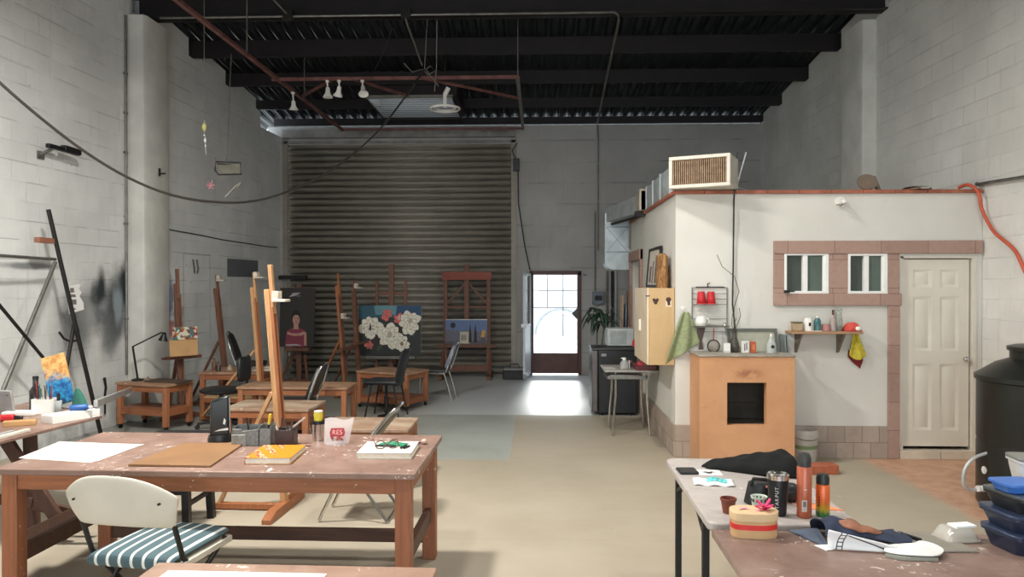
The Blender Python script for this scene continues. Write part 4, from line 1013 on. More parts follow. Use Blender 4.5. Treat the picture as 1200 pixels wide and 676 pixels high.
# hanging little mobile: glass float, picture frame, flower
M_string = plain('grey_string', (120, 118, 112), .7)
m = MB(); m.tube([(-4.07, 9.0, DECK(9)-.01), (-4.07, 9.0, 3.74)], .004, 5); tag(m.build('hanging_string', M_string), 'thin string holding the yellow glass float', 'string')
r = thing('hanging_ornament', 'yellow glass float with beads hanging on a string near the left wall', 'ornament', (-4.07, 9.0, 3.68))
m = MB(); m.ball((0, 0, -.02), .03, 12, 1, 1, 1.7); m.build('float', plain('yellow_glass', (206, 200, 130), .2), r)
m = MB(); m.ball((.0, 0, -.12), .012); m.ball((.01, 0, -.18), .018, 10, 1, 1, 1.8); m.ball((.015, 0, -.25), .011); m.tube([(0, 0, .06), (.005, 0, -.12), (.02, 0, -.36)], .003, 5); m.build('bead_string', M_white, r)
r = thing('hanging_picture_frame', 'small empty black wire picture frame hanging from the red rail', 'frame', (-3.82, 9.1, 3.18))
m = MB(); m.tube([(-.02, 0, .06), (-.02, .15, FZ-3.18)], .006, 6); m.build('rod', M_gsteel, r)
m = MB(); m.tube([(-.155, 0, .075), (.145, .03, .065), (.155, .03, -.075), (-.12, 0, -.085), (-.165, 0, -.03)], .009, 6, True); m.tube([(-.14, 0, .05), (.14, .03, .035)], .007, 6); m.build('wire_frame', M_blackm, r)
m = MB(); m.box(-.13, .14, .012, .016, -.07, .05); m.build('faded_card', plain('faded_card', (110, 108, 94), .8), r)
r = thing('hanging_flower', 'pink paper flower dangling beneath the little wire frame', 'ornament', (-4.02, 9.05, 2.96))
m = MB()
for k in range(6): a = k*1.047; m.tube([(0, 0, 0), (.04*math.cos(a), .01, .04*math.sin(a)), (.06*math.cos(a+.3), 0, .06*math.sin(a+.3))], .012, 6, r1=.004)
m.build('petals', plain('pink_paper', (196, 130, 140), .8), r); m = MB(); m.tube([(0, 0, 0), (.02, 0, .07), (.08, .02, .14)], .003, 5); m.build('thread', M_string, r)
m = MB(); m.tube([(-3.70, 9.1, 2.94), (-3.66, 9.1, 3.0), (-3.72, 9.1, 2.96), (-3.86, 9.1, 2.82)], .008, 6); tag(m.build('hanging_twine', plain('pale_twine', (176, 172, 164), .8)), 'short pale twisted twine dangling right of the pink flower', 'twine')
# ================================================================== LEFT WALL
def lwx(y, off): return LW(y)+off
r = thing('wall_bracket_lamp', 'black bar bracket fixed high on the left block wall', 'bracket', (0, 0, 0))
y0 = 7.7
m = MB(); m.bar((lwx(7.72, .14), 7.72, 3.21), (lwx(8.2, .16), 8.2, 3.20), .05, .045); m.bar((lwx(7.95, .15), 7.95, 3.225), (lwx(8.2, .16), 8.2, 3.215), .07, .06); m.build('bar', M_black, r, bevel=.006)
m = MB(); m.bar((lwx(7.8, .0), 7.8, 3.12), (lwx(7.8, .14), 7.82, 3.2), .05, .02); m.box(lwx(7.8, .002), lwx(7.8, .02), 7.75, 7.85, 3.08, 3.16); m.build('mount', M_gsteel, r)
m = MB(); m.tube([(LW(y)+.012, y, z) for y, z in ((10.1, 2.53), (10.6, 2.51), (11.2, 2.50), (12, 2.47), (13, 2.46), (13.8, 2.45), (14.3, 2.46))], .008, 6); tag(m.build('wall_cable', M_cab), 'black cable tacked along the left wall beyond the pillar', 'cable')
m = MB(); m.tube([(LW(9.33)+.02, 9.33, .6), (LW(9.33)+.02, 9.33, 3.), (LW(9.33)+.02, 9.33, 5.15)], .016, 8)
for z in (1.3, 2.5, 3.4, 3.9, 4.4): m.box(LW(9.33)+.001, LW(9.33)+.03, 9.3, 9.36, z, z+.03)
tag(m.build('wall_conduit', M_gsteel), 'thin grey conduit running up the left wall beside the pillar', 'conduit')
m = MB(); m.bar((-4.99, 9.70, 3.2), (-4.9, 9.68, 3.2), .02, .02); m.bar((-4.985, 9.70, 3.17), (-4.985, 9.70, 3.27), .025, .02); tag(m.build('wall_hook', M_black), 'small black hook on the face of the left pillar', 'hook')
m = MB(); m.tube([(LW(11.1)+.02, 11.02, 2.12), (LW(11.1)+.03, 11.04, 1.98), (LW(11.1)+.02, 11.07, 1.92)], .012, 6); m.tube([(LW(11.1)+.02, 11.14, 2.12), (LW(11.1)+.03, 11.17, 1.98), (LW(11.1)+.02, 11.16, 1.92)], .012, 6); tag(m.build('wall_clip', M_gsteel), 'pair of small metal clips on the patched wall rectangle', 'clip')
m = MB(); m.tube([(LW(8.9)+.02, 8.87, .62), (LW(8.9)+.02, 8.9, .5), (LW(8.9)+.02, 8.88, .42), (LW(8.9)+.02, 8.88, .18)], .018, 6, r1=.012); tag(m.build('wall_strap', M_black), 'short black strap hanging low on the left wall by the casters bench', 'strap')
m = MB(); m.box(-5.02, -4.5, 14.3, 14.42, 1.84, 1.92); tag(m.build('wall_rail_bar', M_blackm), 'dark horizontal bar on the corner beside the roller shutter', 'bar')
# leaning metal frame
r = thing('metal_stand_frame', 'dark metal tube stand frame leaning by the left wall with torn paper', 'frame', (0, 0, 0))
LX = -5.06
def lp(y, z, o=0): return (LX+o-.0*(2.5-z), y, z)
m = MB(); m.tube([lp(7.57, 2.52), lp(8.15, .0, .22)], .022, 10); m.build('post', M_blackm, r)
m = MB(); m.tube([lp(6.2, 2.025), lp(7.68, 2.01)], .016, 8); m.build('top_bar', M_gsteel, r)
m = MB(); m.tube([lp(7.68, 1.98), lp(6.55, .42, .1)], .02, 8); m.build('diagonal', M_gsteel, r)
m = MB(); m.tube([lp(6.7, 1.64, .05), lp(7.42, .96, .08)], .016, 8); m.build('brace', M_blackm, r)
m = MB(); m.tube([lp(7.90, 1.32, .06), lp(7.70, .86, .1)], .02, 8); m.build('short_strut', M_blackm, r)
m = MB(); m.tube([lp(7.66, 1.25, .05), lp(7.72, 1.18, .06), lp(7.82, 1.14, .06), lp(7.95, 1.14, .06)], .012, 8); m.build('curved_handle', M_blackm, r)
m = MB(); m.box(LX-.03, LX+.03, 7.39, 7.63, 2.17, 2.225); m.build('wood_block', wood('block_wood', (158, 104, 82), .7, .6, 'y'), r, bevel=.003)
pp = [lp(7.80, 1.72, .03), lp(7.98, 1.75, .035), lp(8.06, 1.75, .035), lp(8.02, 1.70, .035), lp(8.08, 1.66, .03), lp(8.03, 1.62, .035), lp(8.10, 1.55, .035), lp(8.12, 1.47, .03), lp(7.86, 1.43, .03)]
m = MB(); m.prism(pp, (.003, 0, 0)); m.mi = 1
for a, b, c_, d in ((7.87, 7.96, 1.66, 1.71), (7.88, 7.97, 1.61, 1.64), (7.89, 7.98, 1.53, 1.585), (7.93, 7.965, 1.475, 1.49)): m.box(LX+.034, LX+.0365, a, b, c_, d)
m.build('torn_paper', [M_paper, plain('print_grey', (120, 116, 112), .8)], r)
# long aluminium channel leaning from the side table to the bench
m = MB(); a, b = V((-3.50, 5.80, .805)), V((-4.83, 8.70, .50)); m.bar(a, b, .03, .06); tag(m.build('metal_channel', M_alu, bevel=.003), 'long aluminium channel leaning from the side table end to the casters bench', 'rail')
# desk lamp on the bench
r = thing('desk_lamp', 'black swing arm desk lamp clamped on the casters bench', 'lamp', (-4.95, 9.08, .56))
m = MB(); m.lathe([(0, 0), (.07, 0), (.07, .02), (.03, .03), (0, .03)]); m.build('base', M_black, r)
for o in (-.012, .012): m = MB(); m.tube([(.0, o, .03), (-.06, o, .42)], .007, 6); m.build('lower_arm', M_black, r)
for o in (-.012, .012): m = MB(); m.tube([(-.06, o, .42), (.33, o-.05, .60)], .007, 6); m.build('upper_arm', M_black, r)
m = MB(); m.lathe([(.02, .1), (.03, .06), (.055, 0), (.05, 0)], (.35, -.06, .50), 16, rot(10, 'Y')); m.build('lamp_head', M_black, r, solid=.003)
m = MB(); m.lathe([(0, 0), (.028, 0), (.03, .03), (.012, .045), (.012, .06), (0, .06)], (0, 0, 0)); tag(m.build('small_jar', plain('dim_glass_jar', (130, 120, 104), .3)), 'small dim jar beside the desk lamp on the casters bench', 'jar', None, (-4.78, 9.0, .56))
m = MB(); m.box(-.26, .26, -.12, .12, 0, .018); tag(m.build('drawing_board', plain('dark_board', (74, 58, 48), .7), bevel=.003), 'dark flat board lying on the casters bench under the palette', 'board', None, (-4.52, 9.0, .561), -17)
# bottles on second bench
for i, (x, y, h, rr, lab) in enumerate(((-4.33, 9.85, .17, .03, 'tall brown paint bottle on the bench behind the swivel chair'), (-4.24, 9.78, .12, .032, 'short dark paint bottle beside the tall brown one'), (-4.14, 9.9, .07, .035, 'squat pale paint pot on the bench behind the swivel chair'))):
    m = MB(); m.lathe([(0, 0), (rr, 0), (rr, h*.6), (rr*.45, h*.78), (rr*.45, h), (0, h)], n=14)
    tag(m.build('paint_bottle', plain('bottle%d' % i, ((110, 72, 54), (62, 52, 46), (180, 160, 136))[i], .35)), lab, 'bottle', 'paint bottles on the bench', (x, y, .60))
m = MB(); m.box(-.14, .14, -.09, .09, 0, .035); m.box(-.1, .12, -.06, .07, .035, .06); tag(m.build('folded_cloth', plain('pale_rag', (178, 168, 152), .9), bevel=.012), 'pale folded rag on the bench near the mast easel', 'cloth', None, (-3.66, 9.82, .60), 12)
# ---- on the left side table
z = .747
r = thing('small_painting', 'small orange and blue abstract painting propped on the side table', 'painting', (-3.86, 5.90, z), 6)
def abs_mat():
    t = NT('abstract_paint'); c = t.coord(); x, y, zz = t.xyz(c); n = t.noise(c, 9, 5, .7, .6); n2 = t.noise(c, 22, 4, .7)
    col = t.mix(t.ramp(n2, .35, .65), lin((196, 132, 66)), lin((224, 186, 120)))
    b = t.ramp(t.math('ADD', zz, t.math('MULTIPLY', t.math('SUBTRACT', n, .5), .28)), .30, .22)
    blue = t.mix(t.ramp(n2, .4, .6), lin((20, 78, 140)), lin((52, 150, 196)))
    col = t.mix(b, col, blue)
    dk = t.ramp(t.math('ADD', zz, t.math('MULTIPLY', t.math('SUBTRACT', n2, .5), .12)), .10, .04); col = t.mix(dk, col, lin((40, 62, 70)))
    return t.bsdf(col, .5, bump=n2, bstr=.25)
m = MB(); m.cbox((-.01, .0, .235), (.185, .022, .40), rot(-15, 'Y')@rot(-6, 'X')); m.build('canvas', abs_mat(), r, bevel=.002)
r = thing('brush_tub', 'white tub full of brushes in front of the small abstract painting', 'tub', (-3.84, 5.70, z))
m = MB()
for a, b, c_, d in ((-.075, .075, -.055, -.051), (-.075, .075, .051, .055), (-.075, -.071, -.051, .051), (.071, .075, -.051, .051)): m.box(a, b, c_, d, 0, .115)
m.box(-.071, .071, -.051, .051, 0, .005); m.build('tub', M_white, r, bevel=.001)
cs = [(150, 40, 50), (60, 60, 66), (190, 170, 140), (40, 120, 110), (120, 70, 50), (70, 80, 86), (176, 60, 66), (30, 34, 36)]
nm = ['crimson', 'dark grey', 'pale wooden', 'teal', 'reddish brown', 'slate grey', 'rose red', 'black']
for i in range(8):
    rd = random.Random(i+40); x, y = -.055+.0145*i, rd.uniform(-.035, .035); l = rd.uniform(.07, .14)
    m = MB(); m.tube([(x, y, .01), (x+rd.uniform(-.03, .03)*.5, y, .115+l)], .006, 6, r1=.004); tag(m.build('paint_brush', plain('brush%d' % i, cs[i], .5)), nm[i]+' handled brush standing in the white brush tub', 'brush', 'brushes in the white tub', (-3.84, 5.70, z))
r = thing('marker_pot', 'clear little pot with black marker beside the brush tub', 'pot', (-3.735, 5.70, z))
m = MB(); m.lathe([(.022, 0), (.024, .10)], n=16); m.build('pot', glass('pot_glass', (220, 226, 226), .1, .4), r, solid=.002)
m = MB(); m.cyl((0, 0, .001), (0, 0, .155), .012, 10); tag(m.build('marker_pen', M_black), 'black marker standing in the clear little pot', 'marker', None, (-3.735, 5.70, z))
r = thing('glass_bottle', 'dark glass bottle behind the small abstract painting', 'bottle', (-3.985, 5.80, z)); m = MB(); m.lathe([(0, 0), (.045, 0), (.045, .16), (.02, .2), (.02, .25), (0, .25)], n=18); m.build('body', plain('smoked_glass', (44, 44, 44), .15), r); m = MB(); m.cyl((0, 0, .25), (0, 0, .275), .022); m.build('cap', M_black, r)
m = MB(); m.grid(10, 10, lambda u, v: (-.05+.12*u+.012*math.sin(v*9), -.03+.06*v, .004+.24*math.sin(PI*min(1, u*1.1+.02))**.9*(1-.8*u)*math.sin(PI*v)**.5+.008*math.sin(u*14+v*7)**2))
tag(m.build('green_cloth', plain('green_rag', (52, 112, 96), .9), solid=.006, sub=1), 'dark green rag heaped beside the small abstract painting', 'cloth', None, (-3.672, 5.865, z+.005))
r = thing('plastic_tray', 'long white plastic tray of small odds on the side table', 'tray', (-3.475, 5.42, z), 66)
m = MB(); m.box(-.16, .20, -.07, .07, 0, .012); m.box(-.16, .20, -.07, -.06, .012, .058); m.box(-.16, .20, .06, .07, .012, .058); m.box(-.16, -.15, -.06, .06, .012, .058); m.box(.19, .20, -.06, .06, .012, .058); m.build('tray', M_white, r, bevel=.003)
r = thing('paint_tube', 'blue paint tube lying across the white tray end', 'paint tube', (-3.41, 5.47, z+.0585), 20); m = MB(); m.lathe([(.0, -.075), (.022, -.075), (.026, .03), (.012, .05)], (0, 0, .026), 14, rot(90, 'Y')); m.build('tube', plain('blue_tube', (44, 92, 160), .4), r); m = MB(); m.cyl((.05, 0, .026), (.075, 0, .026), .012, 10); m.build('cap', M_white, r)
m = MB(); m.box(-.12, .12, -.06, .06, 0, .03); tag(m.build('white_box_lid', M_white, bevel=.006), 'flat white lid behind the white plastic tray', 'lid', None, (-3.97, 5.62, z), 5)
m = MB(); m.box(-.10, .10, -.04, .04, 0, .035); tag(m.build('wood_offcut', wood('offcut_wood', (196, 152, 98), .75, .6, 'x'), bevel=.004), 'tan wood offcut lying by the tape ring', 'wood block', None, (-3.69, 5.20, z), 28)
r = thing('packing_tape', 'clear ring of tape standing on the side table', 'tape', (-3.76, 5.06, z+.062), 25); m = MB(); m.lathe([(.045, -.014), (.062, -.014), (.062, .014), (.045, .014), (.045, -.014)], (0, 0, 0), 28, rot(90, 'Y')); m.build('roll', plain('tape_grey', (150, 148, 142), .3), r)
r = thing('staple_gun', 'red hand tool lying at the near end of the side table', 'tool', (-3.93, 5.33, z), 12); m = MB(); m.bar((-.14, 0, .022), (.10, 0, .03), .05, .044); m.build('handle', M_redp, r, bevel=.012); m = MB(); m.bar((.08, 0, .03), (.15, .0, .02), .03, .03); m.build('nose', M_black, r, bevel=.004)
r = thing('grey_slab', 'grey slab with a dark dot standing upright at the side table edge', 'panel', (-4.13, 5.62, z), 80); m = MB(); m.cbox((0, 0, .10), (.02, .22, .19), rot(-10, 'Y')); m.build('slab', plain('slab_grey', (150, 148, 146), .4), r, bevel=.01); m = MB(); m.cyl((-.02, -.07, .16), (.004, -.07, .16), .012, 10); m.build('dot', M_black, r)
m = MB(); m.bar((-.02, -.5, .012), (.03, .46, .012), .035, .022); tag(m.build('picture_moulding', M_offw, bevel=.004), 'long cream moulding strip along the edge of the side table', 'strip', None, (-3.50, 4.52, z))
m = MB(); m.bar((-.02, -.5, .012), (.03, .40, .012), .022, .022); tag(m.build('picture_moulding', M_alu, bevel=.004), 'long metal strip lying inside the cream moulding on the side table', 'strip', None, (-3.565, 4.52, z))
# ================================================================== ON THE BIG WORK TABLE
z = .7705
m = MB(); m.prism([(-2.93, 4.12, z), (-2.46, 4.03, z), (-2.415, 4.50, z), (-2.62, 4.515, z), (-2.98, 4.56, z)], (0, 0, .0012)); tag(m.build('paper_sheet', M_paper), 'stack of blank white paper on the left end of the work table', 'paper')
m = MB(); m.prism([(-2.90, 4.15, z+.0016), (-2.44, 4.06, z+.0016), (-2.42, 4.48, z+.0016), (-2.90, 4.53, z+.0016)], (0, 0, .001)); tag(m.build('paper_sheet', M_paper), 'topmost white sheet of the paper at the work table left end', 'paper')
m = MB(); m.prism([(-2.21, 3.955, z), (-1.755, 3.945, z), (-1.80, 4.52, z), (-2.17, 4.50, z)], (0, 0, .012)); tag(m.build('drawing_board', plain('tan_hardboard', (136, 100, 66), .55, 0, .1, 4), bevel=.002), 'tan hardboard drawing board lying on the work table', 'board')
r = thing('tower_speaker', 'black tower speaker on a round foot standing on the work table', 'speaker', (-1.985, 4.60, z), 17)
m = MB(); m.lathe([(0, 0), (.072, 0), (.074, .02), (.066, .045), (.03, .05), (0, .05)], n=32, sy=.85); m.build('base', M_black, r)
m = MB(); m.prism([(-.058, -.03, .04), (.058, -.03, .04), (.055, -.03, .29), (-.055, -.03, .255)], (0, .075, 0)); m.build('body', plain('dark_green_black_gloss', (24, 30, 30), .25, 0, .1), r, bevel=.012)
m = MB(); m.prism([(.0585, -.028, .06), (.061, -.028, .06), (.058, -.028, .275), (.0555, -.028, .275)], (0, .02, 0)); m.build('silver_edge', M_alu, r)
m = MB(); m.prism([(.02, -.0325, .115), (.032, -.0325, .11), (.036, -.0325, .135), (.027, -.0325, .152)], (0, .002, 0)); m.prism([(-.03, -.0325, .07), (.05, -.0325, .075), (.05, -.0325, .09), (.0, -.0325, .082)], (0, .002, 0)); m.build('logo_mark', M_white, r)
r = thing('mesh_desk_organiser', 'grey wire mesh organiser with yellow handled knife on the work table', 'organiser', (-1.745, 4.53, z), 3)
M_mesh = plain('grey_mesh', (128, 130, 128), .45, .4, .2, 60)
m = MB()
for x0, x1, h in ((-.115, .045, .115), (.048, .118, .125)):
    m.box(x0, x1, -.05, -.046, 0, h*.85); m.box(x0, x1, .046, .05, 0, h); m.box(x0, x0+.004, -.05, .05, 0, h*.95); m.box(x1-.004, x1, -.05, .05, 0, h*.95); m.box(x0, x1, -.05, .05, 0, .004)
m.build('mesh_box', M_mesh, r)
m = MB(); m.box(-.117, -.03, -.056, -.05, 0, .065); m.tube([(-.115, -.056, .066), (-.035, -.056, .066), (-.03, -.056, .05)], .003, 6); m.tube([(-.115, -.05, .1), (-.06, -.05, .1), (-.055, -.05, .085), (.045, -.05, .1)], .003, 6); m.build('card_slot', plain('mesh_front', (142, 144, 140), .45, .4, .2, 60), r)
r = thing('utility_knife', 'yellow handled black utility knife standing in the mesh organiser', 'knife', (-1.745, 4.53, z), 3); m = MB(); m.bar((.085, 0, .006), (.095, -.0, .15), .018, .01); m.build('knife_body', M_black, r); m = MB(); m.bar((.092, 0, .12), (.10, 0, .185), .024, .014); m.build('knife_handle', plain('yellow_plastic', (230, 190, 40), .4), r, bevel=.003)
m = MB(); m.bar((-.03, .02, .006), (-.05, .02, .16), .012, .006); tag(m.build('metal_ruler', M_black), 'short dark ruler standing in the left bay of the mesh organiser', 'ruler', None, (-1.745, 4.53, z), 3)
r = thing('pen_pot', 'dark square pot with brushes and a palette knife on the work table', 'pot', (-1.54, 4.52, z), 4)
m = MB(); s = .055; m.box(-s, s, -s, -s+.006, 0, .10); m.box(-s, s, s-.006, s, 0, .10); m.box(-s, -s+.006, -s, s, 0, .10); m.box(s-.006, s, -s, s, 0, .10); m.box(-s, s, -s, s, 0, .006); m.build('pot', plain('dark_brown_pot', (58, 38, 34), .35, 0, .2), r, bevel=.002)
lab = ['broad pale palette knife leaning right out of the dark square pot', 'narrow pale scraper leaning right out of the dark square pot', 'upright black handled brush in the dark square pot', 'upright charcoal handled brush in the dark square pot', 'short white brush leaning left out of the dark square pot', 'dark brown handled brush in the dark square pot']
for i, (a, b, c_, w) in enumerate((((-.04, 0, .045), (.115, -.03, .17), (206, 204, 198), .03), ((-.035, .035, .04), (.10, .045, .155), (190, 190, 186), .014), ((-.035, -.02, .008), (-.02, -.02, .17), (28, 26, 26), .014), ((.02, -.03, .008), (.0, -.03, .16), (36, 32, 30), .014), ((-.01, -.04, .008), (-.05, -.042, .125), (214, 212, 208), .016), ((.03, -.044, .008), (.045, -.044, .15), (40, 36, 34), .014))):
    m = MB(); m.bar(a, b, w, .006); tag(m.build(('palette_knife', 'scraper', 'paint_brush', 'paint_brush', 'paint_brush', 'paint_brush')[i], plain('ptool%d' % i, c_, .4)), lab[i], ('knife', 'scraper', 'brush', 'brush', 'brush', 'brush')[i], 'tools in the dark square pot', (-1.54, 4.52, z), 4)
r = thing('steel_cup', 'steel cup with a black band on the work table under a small yellow jar', 'cup', (-1.385, 4.66, z))
m = MB(); m.lathe([(0, 0), (.036, 0), (.038, .115), (.040, .118), (.036, .118), (.034, .02), (0, .02)], n=28); m.build('cup', M_chrome, r)
m = MB(); m.cyl((0, 0, .105), (0, 0, .125), .043, 24); m.build('band', M_black, r)
r = thing('yellow_jar', 'small yellow labelled jar standing on the steel cup', 'jar', (-1.385, 4.66, z+.1255)); m = MB(); m.lathe([(0, 0), (.026, 0), (.028, .04), (.026, .053), (0, .053)], n=20); m.build('body', plain('yellow_label', (214, 196, 60), .4), r); m = MB(); m.cyl((0, 0, .053), (0, 0, .060), .027, 20); m.build('jar_lid', M_white, r)
# plastic pouch with red print
r = thing('plastic_pouch', 'clear plastic pouch with red lettered label holding red bits', 'pouch', (-1.245, 4.56, z), 6)
def pouchf(u, v, d): 
    w = .075+.014*v; y = d*(.030*(1-v)**1.2+.003); return ((u-.5)*2*w+.015*v, y*math.sin(PI*u)**.5+.03*v, .15*v+.008*math.sin(u*7)*v)
m = MB()
for d in (-1, 1): m.grid(12, 10, lambda u, v: pouchf(u, v, d))
m.build('film', glass('pouch_film', (246, 240, 238), .12, .42), r)
m = MB()
rd = random.Random(3)
for i in range(40): m.ball((rd.uniform(-.055, .055), rd.uniform(-.016, .016), .012+rd.uniform(0, .042)), rd.uniform(.006, .011), 6)
m.build('red_bits', plain('red_crumbs', (176, 96, 84), .6, 0, .4, 60), r)
m = MB(); m.prism([(-.028, -.034, .052), (.052, -.034, .052), (.058, -.033, .075), (.052, -.028, .102), (-.026, -.028, .102), (-.034, -.033, .075)], (0, .001, 0)); m.build('label_patch', plain('label_red', (176, 44, 54), .5), r)
text('RES', .040, plain('label_pink', (236, 180, 172), .5), r, (.012, -.0355, .077), (math.radians(80), 0, 0))
# books
def book(name, label, loc, rz, w, d, h, cov, page=(222, 214, 196), deco=None):
    r = thing(name, label, 'book', loc, rz, None)
    m = MB(); m.box(-w/2, w/2, -d/2, d/2, 0, .003); m.box(-w/2, w/2, -d/2, d/2, h-.003, h); m.box(-w/2, -w/2+.003, -d/2, d/2, 0, h); m.build('cover', cov, r, bevel=.001)
    m = MB(); m.box(-w/2+.004, w/2-.006, -d/2+.004, d/2-.004, .003, h-.003); m.build('pages', plain('page_edges', page, .8, 0, .08, 40), r)
    return r
def yb():
    t = NT('yellow_cover'); c = t.coord(); x, y, zz = t.xyz(c)
    s_ = t.math('FRACT', t.math('MULTIPLY', t.math('ADD', x, t.math('MULTIPLY', y, .55)), 11.))
    msk = t.math('MULTIPLY', t.math('SUBTRACT', 1., t.ramp(x, -.02, .03)), t.ramp(s_, .45, .5))
    col = t.mix(msk, lin((196, 132, 30)), lin((184, 88, 42))); col = t.mix(t.math('MULTIPLY', msk, t.ramp(t.noise(c, 60, 2), .5, .6)), col, lin((236, 214, 170)))
    return t.bsdf(col, .4)
book('yellow_book', 'thick orange yellow covered book lying on the work table', (-1.485, 4.19, z), 3, .25, .33, .036, yb())
book('sketch_book', 'pale thick book under the green eyeglass case on the work table', (-.875, 4.33, z), 1, .31, .31, .034, plain('cream_cover', (216, 212, 198), .6, 0, .06, 10))
r = thing('eyeglasses', 'brown framed eyeglasses lying open on the pale book', 'eyeglasses', (-.885, 4.33, z+.034), 12)
m = MB()
for sx in (-1, 1): m.tube([(sx*.036+.028*math.cos(2*PI*i/20), .02*math.sin(2*PI*i/20)-.05, .006+.018+.018*math.sin(2*PI*i/20)) for i in range(20)], .003, 6, True)
m.tube([(-.01, -.05, .026), (0, -.052, .03), (.01, -.05, .026)], .0025, 6); m.build('rim', M_brown, r)
for sx in (-1, 1): m = MB(); m.tube([(sx*.066, -.05, .03), (sx*.068-.01, .05, .035), (sx*.06-.03, .09, .02)], .0028, 6); m.build('temple', M_brown, r)
r = thing('eyeglass_case', 'green and black cloth pouch on the pale book', 'pouch', (-.86, 4.385, z+.0345), -6); m = MB(); m.grid(8, 6, lambda u, v: ((u-.5)*.17, (v-.5)*.08, .016*math.sin(PI*u)**.6*math.sin(PI*v)**.6+.001)); m.build('green_side', plain('green_cloth', (40, 128, 92), .8), r, solid=.003); m = MB(); m.box(-.09, .03, -.065, -.035, .0, .008); m.build('black_flap', M_black, r, bevel=.003)
r = thing('ink_marker', 'small black marker clip on the pale book right side', 'marker', (-.765, 4.30, z+.0345), 70); m = MB(); m.cyl((-.03, 0, .006), (.035, 0, .006), .006, 8); m.build('barrel', M_black, r); m = MB(); m.cyl((-.03, .02, .006), (.035, .02, .006), .006, 8); m.build('barrel', M_black, r)
r = thing('round_brush', 'small dark handled brush with pale round head beside the pale book', 'brush', (-.76, 4.57, z), 4); m = MB(); m.bar((-.055, 0, .008), (.035, 0, .008), .012, .010); m.build('handle', M_brown, r, bevel=.002); m = MB(); m.ball((.055, 0, .016), .018, 12, 1, 1, .9); m.build('head', plain('blush_head', (206, 176, 160), .7), r)
# ================================================================== BOOTH, OUTSIDE FACES
# air unit + duct
r = thing('air_cooler_vent', 'boxy cream framed air vent with brown louvres on the corner of the inner room roof', 'air vent', (1.29, 7.55, 2.70), -25)
w, d, h = .60, .42, .315
m = MB(); m.box(0, w, .05, d, 0, h); m.build('casing', plain('vent_casing', (186, 184, 172), .5, .1, .08), r, bevel=.012)
m = MB(); f = .035; m.box(0, w, 0, .055, 0, f); m.box(0, w, 0, .055, h-f, h); m.box(0, f, 0, .055, f, h-f); m.box(w-f, w, 0, .055, f, h-f); m.build('front_frame', M_offw, r, bevel=.004)
m = MB()
n = 26
for i in range(n): x = f+(w-2*f)*(i+.5)/n; m.box(x-.005, x+.005, .012, .04, f, h-f)
for i in range(5): zz = f+(h-2*f)*(i+.5)/5; m.box(f, w-f, .04, .046, zz-.004, zz+.004)
m.build('louvre_grille', plain('dusty_louvre', (150, 124, 98), .7, 0, .25, 20), r)
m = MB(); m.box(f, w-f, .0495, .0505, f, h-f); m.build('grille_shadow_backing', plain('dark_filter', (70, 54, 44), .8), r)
r = thing('air_duct', 'galvanised duct along the inner room roof edge with a rounded drop', 'duct', (0, 0, 0))
dxa, dxb = 1.37, 1.78; dz0, dz1 = 2.70, 2.98
secs = [8.0, 8.55, 9.1, 9.65]
for a, b in zip(secs, secs[1:]):
    m = MB(); m.box(dxa, dxb, a, b, dz0, dz1)
    m.build('duct_section', M_galv, r)
    m = MB(); m.box(dxa-.015, dxb+.015, b-.012, b+.012, dz0-.0, dz1+.015); e = .002
    xo = dxa-e; mid = (xo-.025, (a+b)/2, (dz0+dz1)/2)
    q = [(xo, a+.02, dz0), (xo, b-.02, dz0), (xo, b-.02, dz1), (xo, a+.02, dz1)]
    for i in range(4): m.poly([q[i], q[(i+1) % 4], mid])
    m.build('cross_broken_face', M_galv, r)
m = MB(); m.box(1.30, 1.74, 9.67, 10.15, 2.70, 2.95); m.box(1.28, 1.76, 9.67, 9.70, 2.70, 2.97); m.build('damper_box', plain('primer_box', (186, 176, 160), .55, .2, .12), r, bevel=.004)
m = MB(); m.hexa([(1.30, 10.15, 2.70), (1.74, 10.15, 2.70), (1.42, 11.5, 2.70), (1.02, 11.5, 2.70), (1.30, 10.15, 2.94), (1.74, 10.15, 2.94), (1.42, 11.5, 2.90), (1.02, 11.5, 2.90)]); m.build('duct_section', M_galv, r)
# vertical drop with rounded bottom elbow
x0, x1, ya, yb = 1.0, 1.36, 11.5, 11.95
pf = [(x0, 2.82), (x0+.08, 2.90), (x1, 2.90), (x1, 2.66), (x1, 2.30), (x1+.16, 2.18), (x1+.16, 1.97), (x0+.13, 1.97)] + [(x0+.13+.13*math.cos(math.radians(a)), 2.10+.13*math.sin(math.radians(a))) for a in (255, 235, 215, 195, 180)]
m = MB(); m.prism([(a, ya, b) for a, b in pf], (0, yb-ya, 0)); m.build('duct_drop', M_galv, r)
m = MB()
for zz in (2.62, 2.24): m.box(x0-.01, x1+.01, ya-.012, ya, zz-.012, zz+.012)
m.bar((x0+.03, ya-.004, 2.25), (x1-.02, ya-.004, 2.61), .018, .008); m.bar((x0+.03, ya-.004, 2.61), (x1-.02, ya-.004, 2.25), .018, .008); m.build('cross_stiffener', plain('duct_edge', (140, 146, 146), .4, .7), r)
m = MB(); m.bar((1.10, 11.46, 2.66), (1.40, 9.85, 2.66), .03, .03); m.box(1.25, 1.38, 9.8, 9.95, 2.64, 2.70); m.build('support_rail', M_blackm, r)
